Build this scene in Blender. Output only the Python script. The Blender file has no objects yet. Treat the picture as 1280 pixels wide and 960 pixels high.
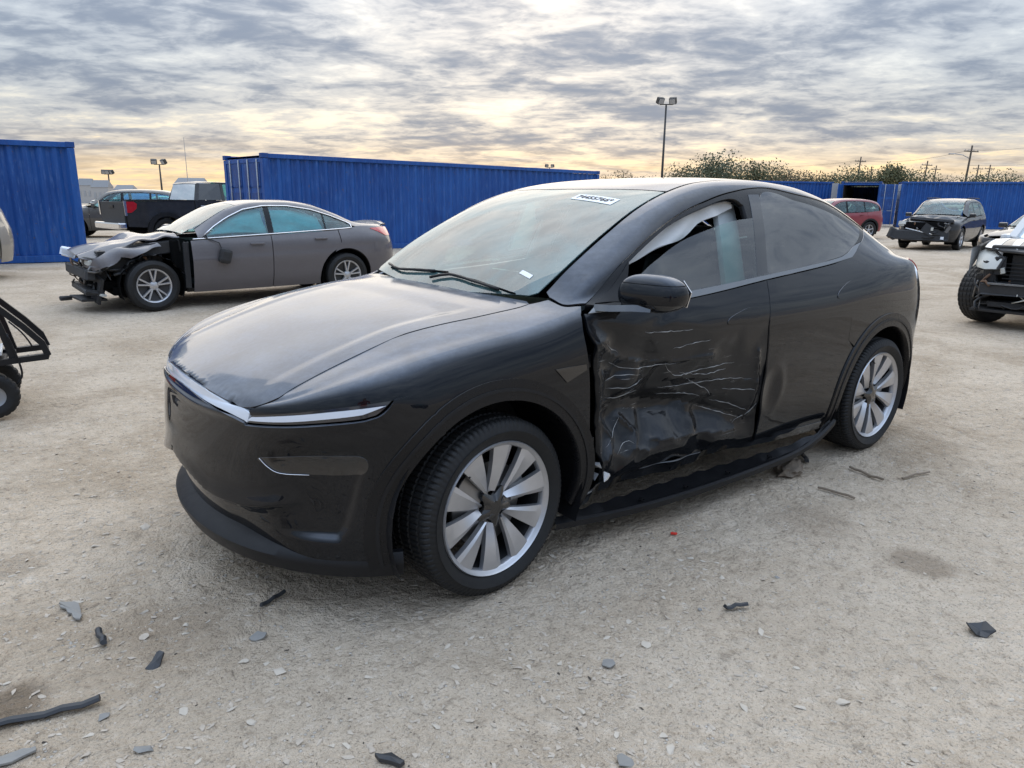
import bpy, bmesh, math, random
import numpy as np
from mathutils import Vector, Matrix, geometry, noise as mnoise
random.seed(7); rng = np.random.default_rng(7)
scene = bpy.context.scene
COL = scene.collection
R_ = math.radians

# ---------------------------------------------------------------- camera
cam_data = bpy.data.cameras.new('camera'); cam = bpy.data.objects.new('camera', cam_data); COL.objects.link(cam)
CAM_F, CAM_POS, CAM_YPR = 902.62, (-1.5067, -2.981, 1.4947), (-0.6559, -0.2502, 0.0115)
cam_data.sensor_width = 36; cam_data.lens = 36*CAM_F/1280; cam_data.clip_end = 5000; cam_data.clip_start = .05
def cam_axes(yaw, pitch, roll):
    fwd = Vector((-math.sin(yaw)*math.cos(pitch), math.cos(yaw)*math.cos(pitch), math.sin(pitch)))
    right = Vector((math.cos(yaw), math.sin(yaw), 0)); up = right.cross(fwd)
    r = right*math.cos(roll)+up*math.sin(roll); u = -right*math.sin(roll)+up*math.cos(roll)
    return r, u, fwd
_r, _u, _f = cam_axes(*CAM_YPR)
cam.matrix_world = Matrix(((_r.x, _u.x, -_f.x, CAM_POS[0]), (_r.y, _u.y, -_f.y, CAM_POS[1]), (_r.z, _u.z, -_f.z, CAM_POS[2]), (0, 0, 0, 1)))
scene.camera = cam
scene.render.resolution_x = 1024; scene.render.resolution_y = 768

# ---------------------------------------------------------------- light: dusk under broken cloud
SUN_AZ = R_(51)          # compass angle of the glow, measured from +X towards +Y
SUN_EL = R_(24)
vs = scene.view_settings
vs.view_transform = 'Standard'; vs.look = 'None'; vs.exposure = 0.48; vs.gamma = 1.0; vs.use_curve_mapping = False
sun_d = bpy.data.lights.new('sun', 'SUN'); sun = bpy.data.objects.new('sun', sun_d); COL.objects.link(sun)
sun_d.energy = 1.1; sun_d.angle = R_(75); sun_d.color = (1.0, .87, .70)
sdir = Vector((math.cos(SUN_AZ)*math.cos(SUN_EL), math.sin(SUN_AZ)*math.cos(SUN_EL), math.sin(SUN_EL)))
sun.rotation_euler = sdir.to_track_quat('Z', 'Y').to_euler()
sun.location = sdir*50

class NT:
    """tiny node-tree writer"""
    def __init__(s, tree): s.t = tree; s.n = tree.nodes; s.l = tree.links
    def node(s, typ, **kw):
        n = s.n.new(typ)
        for k, v in kw.items():
            if k.startswith('i_'):
                key = k[2:]; key = int(key) if key.isdigit() else key.replace('_', ' ')
                s.set(n.inputs[key], v)
            else: setattr(n, k, v)
        return n
    def set(s, sock, v):
        if isinstance(v, bpy.types.NodeSocket): s.l.new(v, sock)
        elif isinstance(v, bpy.types.Node): s.l.new(v.outputs[0], sock)
        else: sock.default_value = v
    def math(s, op, a, b=None, c=None, clamp=False):
        n = s.n.new('ShaderNodeMath'); n.operation = op; n.use_clamp = clamp
        s.set(n.inputs[0], a)
        if b is not None: s.set(n.inputs[1], b)
        if c is not None: s.set(n.inputs[2], c)
        return n.outputs[0]
    def vmath(s, op, a, b=None):
        n = s.n.new('ShaderNodeVectorMath'); n.operation = op; s.set(n.inputs[0], a)
        if b is not None: s.set(n.inputs[1], b)
        return n.outputs['Value'] if op in ('DOT_PRODUCT', 'LENGTH') else n.outputs[0]
    def mix(s, f, a, b, blend='MIX'):
        n = s.n.new('ShaderNodeMix'); n.data_type = 'RGBA'; n.blend_type = blend; n.clamp_factor = True
        s.set(n.inputs[0], f); s.set(n.inputs[6], a); s.set(n.inputs[7], b)
        return n.outputs[2]
    def ramp(s, f, stops, interp='LINEAR'):
        n = s.n.new('ShaderNodeValToRGB'); r = n.color_ramp; r.interpolation = interp
        while len(r.elements) < len(stops): r.elements.new(.5)
        for e, (p, c) in zip(r.elements, stops):
            e.position = p; e.color = (c, c, c, 1) if isinstance(c, (int, float)) else (*c, 1)
        s.set(n.inputs[0], f)
        return n.outputs[0]
    def noise(s, vec, scale, detail=4, rough=.55, dist=0, lac=2.0):
        n = s.n.new('ShaderNodeTexNoise'); s.set(n.inputs['Vector'], vec); n.inputs['Scale'].default_value = scale
        n.inputs['Detail'].default_value = detail; n.inputs['Roughness'].default_value = rough; n.inputs['Distortion'].default_value = dist
        n.inputs['Lacunarity'].default_value = lac
        return n.outputs[0]
    def smooth(s, v, a, b):
        n = s.n.new('ShaderNodeMapRange'); n.interpolation_type = 'SMOOTHSTEP'; n.clamp = True
        s.set(n.inputs[0], v); n.inputs[1].default_value = a; n.inputs[2].default_value = b
        return n.outputs[0]

def build_world():
    w = bpy.data.worlds.new('World'); scene.world = w; w.use_nodes = True
    t = NT(w.node_tree); t.n.clear()
    tc = t.n.new('ShaderNodeTexCoord'); d = tc.outputs['Generated']
    sep = t.n.new('ShaderNodeSeparateXYZ'); t.l.new(d, sep.inputs[0])
    x, y, z = sep.outputs
    sky = t.n.new('ShaderNodeTexSky'); sky.sky_type = 'NISHITA'; sky.sun_disc = False
    sky.sun_elevation = SUN_EL; sky.sun_rotation = math.pi/2-SUN_AZ
    sky.air_density = 1.5; sky.dust_density = 2.0
    zz = t.math('MAXIMUM', z, 0.0)
    den = t.math('ADD', zz, 0.13)
    px = t.math('DIVIDE', x, den); py = t.math('DIVIDE', y, den)
    # rotate into the direction of view so that the cloud rows lie across it
    ca, sa = math.cos(R_(51)), math.sin(R_(51))
    along = t.math('ADD', t.math('MULTIPLY', px, ca), t.math('MULTIPLY', py, sa))
    across = t.math('ADD', t.math('MULTIPLY', px, -sa), t.math('MULTIPLY', py, ca))
    comb = t.n.new('ShaderNodeCombineXYZ'); t.set(comb.inputs[0], t.math('MULTIPLY', along, 1.0)); t.set(comb.inputs[1], t.math('MULTIPLY', across, .75))
    p = comb.outputs[0]
    p2 = t.vmath('ADD', p, (13.1, 4.7, 2.0))
    big = t.noise(p2, .80, 4, .55, .25)
    mid = t.noise(p2, 3.0, 5, .60, .35)
    fine = t.noise(p2, 10.0, 4, .62, .5)
    dens = t.math('ADD', t.math('ADD', t.math('MULTIPLY', big, .70), t.math('MULTIPLY', mid, .90)), t.math('MULTIPLY', fine, .36))
    # 0 = open gap, 1 = thick cloud
    thick = t.smooth(dens, .70, 1.24)
    az = t.math('ADD', t.math('MULTIPLY', x, ca), t.math('MULTIPLY', y, sa))          # towards the glow
    hz = t.math('SQRT', t.math('ADD', t.math('MULTIPLY', x, x), t.math('MULTIPLY', y, y)))
    azn = t.math('DIVIDE', az, t.math('MAXIMUM', hz, .02))
    glow_az = t.smooth(azn, .35, 1.02)
    low = t.math('SUBTRACT', 1.0, t.smooth(z, .01, .155))
    verylow = t.math('SUBTRACT', 1.0, t.smooth(z, .0, .09))
    warm = t.math('MULTIPLY', low, t.math('ADD', t.math('MULTIPLY', glow_az, .85), .15))
    warm2 = t.math('MULTIPLY', verylow, t.math('ADD', t.math('MULTIPLY', glow_az, .9), .1))
    gap_c = t.mix(warm, (.45, .49, .54, 1), (.84, .72, .52, 1))
    gap_c = t.mix(warm2, gap_c, (.95, .68, .33, 1))
    mid_c = t.mix(warm, (.345, .39, .46, 1), (.52, .51, .50, 1))
    dark_c = t.mix(warm, (.21, .255, .335, 1), (.28, .30, .35, 1))
    c1 = t.mix(t.smooth(thick, .0, .42), gap_c, mid_c)
    c2 = t.mix(t.smooth(thick, .40, 1.0), c1, dark_c)
    # near the horizon the deck dissolves into haze
    hazec = t.mix(glow_az, (.47, .42, .40, 1), (.93, .66, .32, 1))
    band = t.math('SUBTRACT', 1.0, t.smooth(z, .0, .085))
    streak = t.noise(t.vmath('MULTIPLY', d, (3.0, 3.0, 46.0)), 1.3, 5, .6, .3)
    band = t.math('MULTIPLY', band, t.smooth(streak, .25, .60))
    c3 = t.mix(t.math('MULTIPLY', band, .88), c2, hazec)
    back = t.smooth(t.math('MULTIPLY', azn, -1.0), -.55, .75)
    c3 = t.mix(t.math('MULTIPLY', back, .75), c3, t.mix(1.0, c3, (.90, 1.0, 1.14, 1), 'MULTIPLY'))
    lift = t.math('ADD', .82, t.math('MULTIPLY', zz, t.math('ADD', .2, t.math('MULTIPLY', zz, 3.4))))
    c3 = t.mix(1.0, c3, t.vmath('MULTIPLY', (1.0, 1.0, 1.0), t.node('ShaderNodeCombineXYZ', i_0=lift, i_1=lift, i_2=lift).outputs[0]), 'MULTIPLY')
    bg1 = t.node('ShaderNodeBackground'); t.set(bg1.inputs[0], c3); bg1.inputs[1].default_value = 1.0
    bg2 = t.node('ShaderNodeBackground'); t.set(bg2.inputs[0], t.mix(t.math('SUBTRACT', 1.0, t.math('MULTIPLY', thick, .9)), (0, 0, 0, 1), t.mix(.65, sky.outputs[0], (0, 0, 0, 1)))); bg2.inputs[1].default_value = 0.05
    add = t.n.new('ShaderNodeAddShader'); t.l.new(bg1.outputs[0], add.inputs[0]); t.l.new(bg2.outputs[0], add.inputs[1])
    out = t.n.new('ShaderNodeOutputWorld'); t.l.new(add.outputs[0], out.inputs[0])
build_world()
# ---------------------------------------------------------------- materials
MATS = {}
def principled(t, **kw):
    b = t.n.new('ShaderNodeBsdfPrincipled')
    for k, v in kw.items():
        t.set(b.inputs[k.replace('_', ' ')], v)
    o = t.n.new('ShaderNodeOutputMaterial'); t.l.new(b.outputs[0], o.inputs[0])
    return b
def new_mat(name):
    m = bpy.data.materials.new(name); m.use_nodes = True; t = NT(m.node_tree); t.n.clear(); MATS[name] = m
    return m, t
def col4(c): return (*c, 1.0)
def mat_simple(name, c, rough=.5, metal=0.0, coat=0.0, var=.12, scale=9.0, spec=.5, bump=0.0, bscale=60.0, coat_r=.05):
    m, t = new_mat(name)
    tc = t.n.new('ShaderNodeTexCoord').outputs['Object']
    n = t.noise(tc, scale, 5, .6)
    cc = t.mix(n, col4([max(0, v*(1-var)) for v in c]), col4([min(1, v*(1+var)) for v in c]))
    b = principled(t, Base_Color=cc, Metallic=metal, Coat_Weight=coat, Coat_Roughness=coat_r)
    b.inputs['Specular IOR Level'].default_value = spec
    t.set(b.inputs['Roughness'], t.math('ADD', rough*.8, t.math('MULTIPLY', t.noise(tc, scale*3, 4), rough*.4)))
    if bump:
        bp = t.n.new('ShaderNodeBump'); bp.inputs['Strength'].default_value = bump; bp.inputs['Distance'].default_value = .01
        t.set(bp.inputs['Height'], t.noise(tc, bscale, 6, .65)); t.l.new(bp.outputs[0], b.inputs['Normal'])
    return m
def mat_paint(name, c, dust=(.30, .29, .27), amount=.12, up=.25, rough=.12, metal=.0, coat_ior=1.45, up0=.05, up1=.62):
    """clear-coated car paint under a film of dust (more of it where the panel faces up)"""
    m, t = new_mat(name)
    tcn = t.n.new('ShaderNodeTexCoord'); tc = tcn.outputs['Object']
    geo = t.n.new('ShaderNodeNewGeometry'); sep = t.n.new('ShaderNodeSeparateXYZ'); t.l.new(geo.outputs['Normal'], sep.inputs[0])
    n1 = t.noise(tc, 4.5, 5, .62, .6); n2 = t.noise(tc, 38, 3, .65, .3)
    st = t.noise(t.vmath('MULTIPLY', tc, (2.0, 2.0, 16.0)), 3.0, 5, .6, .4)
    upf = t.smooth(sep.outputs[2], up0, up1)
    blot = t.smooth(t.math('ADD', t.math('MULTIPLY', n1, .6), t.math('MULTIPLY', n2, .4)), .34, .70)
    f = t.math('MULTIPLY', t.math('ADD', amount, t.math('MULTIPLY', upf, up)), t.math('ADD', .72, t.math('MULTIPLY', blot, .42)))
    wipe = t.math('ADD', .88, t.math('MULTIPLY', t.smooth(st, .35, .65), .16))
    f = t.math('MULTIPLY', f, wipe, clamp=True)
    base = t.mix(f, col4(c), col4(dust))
    b = principled(t, Base_Color=base, Metallic=metal, Coat_Weight=1.0)
    t.set(b.inputs['Roughness'], .35); b.inputs['Coat IOR'].default_value = coat_ior
    t.set(b.inputs['Coat Roughness'], t.math('ADD', rough*.15, t.math('MULTIPLY', f, .22)))
    t.set(b.inputs['Coat Weight'], t.math('SUBTRACT', 1.0, t.math('MULTIPLY', f, .55)))
    b.inputs['Specular IOR Level'].default_value = .03
    bp = t.n.new('ShaderNodeBump'); bp.inputs['Strength'].default_value = .015; bp.inputs['Distance'].default_value = .02
    t.set(bp.inputs['Height'], t.noise(tc, 7, 3)); t.l.new(bp.outputs[0], b.inputs['Coat Normal'])
    return m
def mat_glass(name, tint, refl=.10, rough=.02, dust=.0, dustc=(.6, .62, .6)):
    """car glass: tinted see-through sheet with a mirror layer (and road dust)"""
    m, t = new_mat(name)
    tc = t.n.new('ShaderNodeTexCoord').outputs['Object']
    tr = t.node('ShaderNodeBsdfTransparent'); tr.inputs[0].default_value = col4(tint)
    gl = t.node('ShaderNodeBsdfGlossy'); gl.inputs['Roughness'].default_value = rough; gl.inputs[0].default_value = (1, 1, 1, 1)
    fr = t.n.new('ShaderNodeFresnel'); fr.inputs[0].default_value = 1.5
    fac = t.math('ADD', t.math('MULTIPLY', fr.outputs[0], 1.0), refl, clamp=True)
    mx = t.n.new('ShaderNodeMixShader'); t.set(mx.inputs[0], fac); t.l.new(tr.outputs[0], mx.inputs[1]); t.l.new(gl.outputs[0], mx.inputs[2])
    last = mx
    if dust:
        df = t.node('ShaderNodeBsdfDiffuse'); df.inputs[0].default_value = col4(dustc)
        f = t.math('MULTIPLY', t.math('ADD', .35, t.math('MULTIPLY', t.smooth(t.noise(tc, 3.5, 6, .6, .5), .3, .7), .9)), dust)
        m2 = t.n.new('ShaderNodeMixShader'); t.set(m2.inputs[0], f); t.l.new(mx.outputs[0], m2.inputs[1]); t.l.new(df.outputs[0], m2.inputs[2]); last = m2
    o = t.n.new('ShaderNodeOutputMaterial'); t.l.new(last.outputs[0], o.inputs[0])
    return m

# ---------------------------------------------------------------- object helpers
def link(o, parent=None):
    COL.objects.link(o)
    if parent is not None: o.parent = parent
    return o
def tag(o, label=None, cat=None, group=None, kind=None):
    if label: o['label'] = label
    if cat: o['category'] = cat
    if group: o['group'] = group
    if kind: o['kind'] = kind
    return o
def empty(name, loc=(0, 0, 0), rz=0, label=None, cat=None, group=None):
    o = bpy.data.objects.new(name, None); o.empty_display_size = .1; o.location = loc; o.rotation_euler = (0, 0, rz)
    link(o); return tag(o, label, cat, group)
def mesh_obj(name, V, F, mat, parent=None, smooth=False, normals=None, autosmooth=None):
    me = bpy.data.meshes.new(name)
    me.from_pydata([tuple(map(float, v)) for v in V], [], [tuple(map(int, f)) for f in F])
    me.update()
    if mat is not None: me.materials.append(mat)
    if smooth or normals is not None: me.polygons.foreach_set('use_smooth', [True]*len(me.polygons))
    if normals is not None: me.normals_split_custom_set([tuple(map(float, n)) for n in normals])
    if autosmooth is not None and normals is None:
        me.set_sharp_from_angle(angle=R_(autosmooth))
    o = bpy.data.objects.new(name, me)
    return link(o, parent)
def copy_tree(o, parent=None):
    c = o.copy(); COL.objects.link(c); c.parent = parent
    if parent is not None: c.matrix_parent_inverse = o.matrix_parent_inverse.copy()
    for ch in list(o.children): copy_tree(ch, c)
    return c
class MB:
    """mesh collector"""
    def __init__(s): s.v = []; s.f = []; s.sm = []
    def add(s, V, F):
        n = len(s.v); s.v += [tuple(map(float, p)) for p in V]; s.f += [tuple(i+n for i in f) for f in F]; return s
    def box(s, c, size, rot=None, bev=0.0):
        x, y, z = [d/2 for d in size]
        if bev <= 0:
            V = [(-x, -y, -z), (x, -y, -z), (x, y, -z), (-x, y, -z), (-x, -y, z), (x, -y, z), (x, y, z), (-x, y, z)]
            F = [(0, 3, 2, 1), (4, 5, 6, 7), (0, 1, 5, 4), (1, 2, 6, 5), (2, 3, 7, 6), (3, 0, 4, 7)]
        else:
            b = min(bev, x*.9, y*.9, z*.9)
            bm = bmesh.new(); bmesh.ops.create_cube(bm, size=1)
            for v in bm.verts: v.co = Vector((v.co.x*2*x, v.co.y*2*y, v.co.z*2*z))
            bmesh.ops.bevel(bm, geom=bm.edges[:], offset=b, segments=2, profile=.6, affect='EDGES')
            bm.verts.ensure_lookup_table(); bm.verts.index_update()
            V = [v.co.copy() for v in bm.verts]; F = [[v.index for v in f.verts] for f in bm.faces]; bm.free()
        M = rot if rot is not None else Matrix.Identity(3)
        c = Vector(c)
        return s.add([M @ Vector(p)+c for p in V], F)
    def tube(s, pts, r, n=8, caps=True):
        pts = [Vector(p) for p in pts]; rs = r if isinstance(r, (list, tuple)) else [r]*len(pts)
        V = []; F = []; up = None
        for i, p in enumerate(pts):
            d = (pts[min(i+1, len(pts)-1)]-pts[max(i-1, 0)]).normalized()
            if up is None: up = d.orthogonal().normalized()
            up = (up-d*up.dot(d)); up = up.normalized() if up.length > 1e-6 else d.orthogonal().normalized()
            sd = d.cross(up)
            for k in range(n):
                a = 2*math.pi*k/n; V.append(p+(up*math.cos(a)+sd*math.sin(a))*rs[i])
        for i in range(len(pts)-1):
            for k in range(n):
                a = i*n+k; b = i*n+(k+1) % n; F.append((a, b, b+n, a+n))
        if caps: F.append(tuple(range(n-1, -1, -1))); F.append(tuple(range((len(pts)-1)*n, len(pts)*n)))
        return s.add(V, F)
    def sweep(s, pts, prof, ups=None, closed=True):
        """sweep a 2D profile (list of (a,b)) : a along side, b along up"""
        pts = [Vector(p) for p in pts]; n = len(prof); V = []; F = []
        for i, p in enumerate(pts):
            d = (pts[min(i+1, len(pts)-1)]-pts[max(i-1, 0)]).normalized()
            up = Vector(ups[i]) if ups else Vector((0, 0, 1)); up = (up-d*up.dot(d)).normalized(); sd = d.cross(up)
            for a, b in prof: V.append(p+sd*a+up*b)
        m = n if closed else n-1
        for i in range(len(pts)-1):
            for k in range(m):
                a = i*n+k; b = i*n+(k+1) % n; F.append((a, b, b+n, a+n))
        if closed: F.append(tuple(range(n-1, -1, -1))); F.append(tuple(range((len(pts)-1)*n, len(pts)*n)))
        return s.add(V, F)
    def lathe(s, prof, n=48, axis='Y', c=(0, 0, 0), close=False):
        """prof: (r, h) ; axis through c"""
        V = []; F = []; m = len(prof)
        for i in range(n):
            a = 2*math.pi*i/n; ca, sa = math.cos(a), math.sin(a)
            for r, h in prof:
                if axis == 'Y': V.append((c[0]+r*ca, c[1]+h, c[2]+r*sa))
                elif axis == 'X': V.append((c[0]+h, c[1]+r*ca, c[2]+r*sa))
                else: V.append((c[0]+r*ca, c[1]+r*sa, c[2]+h))
        for i in range(n):
            j = (i+1) % n
            for k in range(m if close else m-1):
                l = (k+1) % m
                F.append((i*m+k, i*m+l, j*m+l, j*m+k))
        return s.add(V, F)
    def prism(s, poly, h0, h1, axis='Z'):
        n = len(poly); V = []
        for h in (h0, h1):
            for a, b in poly: V.append((a, b, h) if axis == 'Z' else ((a, h, b) if axis == 'Y' else (h, a, b)))
        F = [tuple(range(n-1, -1, -1)), tuple(range(n, 2*n))]+[(i, (i+1) % n, (i+1) % n+n, i+n) for i in range(n)]
        return s.add(V, F)
    def build(s, name, mat, parent=None, smooth=False, angle=None, fix=True):
        o = mesh_obj(name, s.v, s.f, mat, parent, smooth or angle is not None)
        if fix:
            bm = bmesh.new(); bm.from_mesh(o.data); bmesh.ops.recalc_face_normals(bm, faces=bm.faces[:]); bm.to_mesh(o.data); bm.free()
        if angle is not None: o.data.set_sharp_from_angle(angle=R_(angle))
        return o

# ---------------------------------------------------------------- panels cut out of a smooth surface
def catmull(pts, res, closed=False):
    P = [np.array(p, float) for p in pts]; n = len(P); out = []
    rngi = range(n) if closed else range(n-1)
    for i in rngi:
        p0 = P[(i-1) % n] if closed or i > 0 else 2*P[i]-P[i+1]
        p1, p2 = P[i], P[(i+1) % n]
        p3 = P[(i+2) % n] if closed or i+2 < n else 2*p2-p1
        k = max(1, int(np.linalg.norm(p2-p1)/res))
        for j in range(k):
            t = j/k
            out.append(.5*((2*p1)+(-p0+p2)*t+(2*p0-5*p1+4*p2-p3)*t*t+(-p0+3*p1-3*p2+p3)*t**3))
    if not closed: out.append(P[-1])
    return out
def densify(pts, res):
    out = []; n = len(pts)
    for i in range(n):
        a = np.array(pts[i], float); b = np.array(pts[(i+1) % n], float); k = max(1, int(np.ceil(np.linalg.norm(b-a)/res)))
        for j in range(k): out.append(a+(b-a)*j/k)
    return np.array(out)
def inpoly(q, poly):
    x, y = q[:, 0], q[:, 1]; r = np.zeros(len(q), bool); n = len(poly)
    for i in range(n):
        x1, y1 = poly[i]; x2, y2 = poly[(i+1) % n]
        if y1 == y2: continue
        c = ((y1 > y) != (y2 > y)) & (x < (x2-x1)*(y-y1)/(y2-y1)+x1)
        r ^= c
    return r
def dist_poly(q, poly):
    d = np.full(len(q), 1e9)
    for i in range(len(poly)):
        a = poly[i]; b = poly[(i+1) % len(poly)]; ab = b-a; l = (ab@ab)+1e-12
        t = np.clip(((q-a)@ab)/l, 0, 1); pr = a+t[:, None]*ab
        d = np.minimum(d, np.hypot(*(q-pr).T))
    return d
def tri_poly(loop, res, holes=()):
    loop = densify(loop, res); hs = [densify(h, res) for h in holes]
    lo, hi = loop.min(0), loop.max(0)
    gx = np.arange(lo[0]+res*.5, hi[0], res); gy = np.arange(lo[1]+res*.5, hi[1], res*.87)
    G = np.array([(a+(j % 2)*res*.5, b) for j, b in enumerate(gy) for a in gx]) if len(gx) and len(gy) else np.zeros((0, 2))
    if len(G):
        k = inpoly(G, loop)
        for h in hs: k &= ~inpoly(G, h)
        G = G[k]
    if len(G):
        d = dist_poly(G, loop)
        for h in hs: d = np.minimum(d, dist_poly(G, h))
        G = G[d > res*.45]
    pts = [loop]+hs+[G]; V = np.concatenate([p for p in pts if len(p)])
    E = []; o = 0
    for L in [loop]+hs:
        E += [(o+i, o+(i+1) % len(L)) for i in range(len(L))]; o += len(L)
    r = geometry.delaunay_2d_cdt([Vector(v) for v in V], E, [], 0, 1e-7, False)
    V2 = np.array([tuple(v) for v in r[0]]); T = np.array([f for f in r[2] if len(f) == 3])
    c = V2[T].mean(1); k = inpoly(c, loop)
    for h in hs: k &= ~inpoly(c, h)
    return V2, T[k]
def panel_arrays(ev, loop, res=.03, thick=.012, holes=(), scale=(1, 1), norim=None):
    """ev(a,b)->P,N ; returns verts, faces, per-corner normals"""
    sc = np.array(scale)
    V2, T = tri_poly(np.array(loop, float)*sc, res, [np.array(h, float)*sc for h in holes])
    A = V2/sc
    P, Nn = ev(A[:, 0], A[:, 1])
    # orient
    fn = np.cross(P[T[:, 1]]-P[T[:, 0]], P[T[:, 2]]-P[T[:, 0]])
    if (fn*Nn[T[:, 0]]).sum() < 0: T = T[:, ::-1]
    V = [tuple(p) for p in P]; F = [tuple(t) for t in T]; LN = [Nn[i] for t in T for i in t]
    if thick:
        cnt = {}
        for t in T:
            for i in range(3):
                e = (t[i], t[(i+1) % 3]); cnt[e] = cnt.get(e, 0)+1
        bd = [e for e in cnt if (e[1], e[0]) not in cnt]
        if norim is not None: bd = [e for e in bd if not (norim(A[e[0]]) and norim(A[e[1]]))]
        idx = {}
        def inner(i):
            if i not in idx:
                idx[i] = len(V); V.append(tuple(P[i]-Nn[i]*thick))
            return idx[i]
        for a, b in bd:
            ia, ib = inner(a), inner(b); F.append((b, a, ia, ib))
            e = P[b]-P[a]; n = np.cross(e, Nn[a]); n = n/(np.linalg.norm(n)+1e-12)
            n1 = n*.8+Nn[a]*.6; n1 /= np.linalg.norm(n1)
            LN += [n1, n1, n, n]
    return V, F, LN
def panel(name, ev, loop, mat, parent, res=.03, thick=.012, holes=(), scale=(1, 1), norim=None):
    V, F, LN = panel_arrays(ev, loop, res, thick, holes, scale, norim)
    return mesh_obj(name, V, F, mat, parent, normals=LN)
def panel_both(name, ev_l, ev_r, loop, mat, parent, norim=None, **k):
    """left and right half joined into one mesh"""
    V, F, LN = panel_arrays(ev_l, loop, norim=norim, **k); V2, F2, LN2 = panel_arrays(ev_r, loop, norim=norim, **k)
    n = len(V)
    return mesh_obj(name, V+V2, F+[tuple(i+n for i in f) for f in F2], mat, parent, normals=LN+LN2)
def ev_surf(S, side, off=0.0, dent=None):
    """side +1 = car's right (y>0), -1 = left"""
    sg = np.array([1, side, 1.0])
    def raw(u, t):
        p = S.P(u, t)
        if off: p = p+S.N(u, t)*off
        if dent is not None: p = dent(p, u, t)
        return p
    def ev(u, t):
        u = np.asarray(u, float); t = np.asarray(t, float)
        P = raw(u, t); e = 3e-3; tm = S.n-1
        ua = np.clip(u-e, 0, 99); ta, tb = np.clip(t-e*3, 0, tm), np.clip(t+e*3, 0, tm)
        du = raw(u+e, t)-raw(ua, t); dt = raw(u, tb)-raw(u, ta)
        n = np.cross(dt, du); n[u < 1e-4, 1] = 0; n /= np.maximum(np.linalg.norm(n, axis=1, keepdims=True), 1e-12)
        return P*sg, n*sg
    return ev
def ev_height(fn, off=0.0):
    """z = fn(x, y) over the plan"""
    def ev(x, y):
        x = np.asarray(x, float); y = np.asarray(y, float); e = 3e-3
        z = fn(x, y); zx = (fn(x+e, y)-fn(x-e, y))/(2*e); zy = (fn(x, y+e)-fn(x, y-e))/(2*e)
        n = np.stack([-zx, -zy, np.ones_like(z)], 1); n /= np.linalg.norm(n, axis=1, keepdims=True)
        return np.stack([x, y, z], 1)+n*off, n
    return ev
def sstep(x, a, b):
    t = np.clip((x-a)/(b-a), 0, 1); return t*t*(3-2*t)
import numpy as np
# ---------------------------------------------------------------- smooth car body surfaces
XS = np.arange(-1.6, 4.8, 0.01)
def _pchip(xk, yk, x):
    xk = np.asarray(xk, float); yk = np.asarray(yk, float)
    h = np.diff(xk); d = np.diff(yk)/h; n = len(xk); m = np.zeros(n)
    if n == 2: m[:] = d[0]
    else:
        for i in range(1, n-1):
            if d[i-1]*d[i] > 0:
                w1 = 2*h[i]+h[i-1]; w2 = h[i]+2*h[i-1]
                m[i] = (w1+w2)/(w1/d[i-1]+w2/d[i])
        m[0] = d[0]; m[-1] = d[-1]
    i = np.clip(np.searchsorted(xk, x)-1, 0, n-2)
    t = (x-xk[i])/h[i]
    lo = x < xk[0]; hi = x > xk[-1]
    r = (2*t**3-3*t**2+1)*yk[i]+(t**3-2*t**2+t)*h[i]*m[i]+(-2*t**3+3*t**2)*yk[i+1]+(t**3-t**2)*h[i]*m[i+1]
    r = np.where(lo, yk[0]+m[0]*(x-xk[0]), r); r = np.where(hi, yk[-1]+m[-1]*(x-xk[-1]), r)
    return r
def _smooth(a, sig):
    n = int(sig/0.01*3)
    if n < 1: return a
    k = np.exp(-0.5*(np.arange(-n, n+1)*0.01/sig)**2); k /= k.sum()
    l = a[0]+(a[0]-a[1])*np.arange(n, 0, -1); r = a[-1]+(a[-1]-a[-2])*np.arange(1, n+1)
    return np.convolve(np.concatenate([l, a, r]), k, 'valid')
def curve(pts, sig=0.08):
    pts = sorted(pts)
    return _smooth(_pchip([p[0] for p in pts], [p[1] for p in pts], XS), sig)
def card_basis(n):
    # uniform natural cubic spline: y(t) = sum_k B_k(t) y_k ; second derivative map
    A = np.eye(n); Bm = np.zeros((n, n))
    for i in range(1, n-1):
        A[i, i-1] = 1; A[i, i] = 4; A[i, i+1] = 1
        Bm[i, i-1] = 6; Bm[i, i] = -12; Bm[i, i+1] = 6
    return np.linalg.solve(A, Bm)
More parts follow.
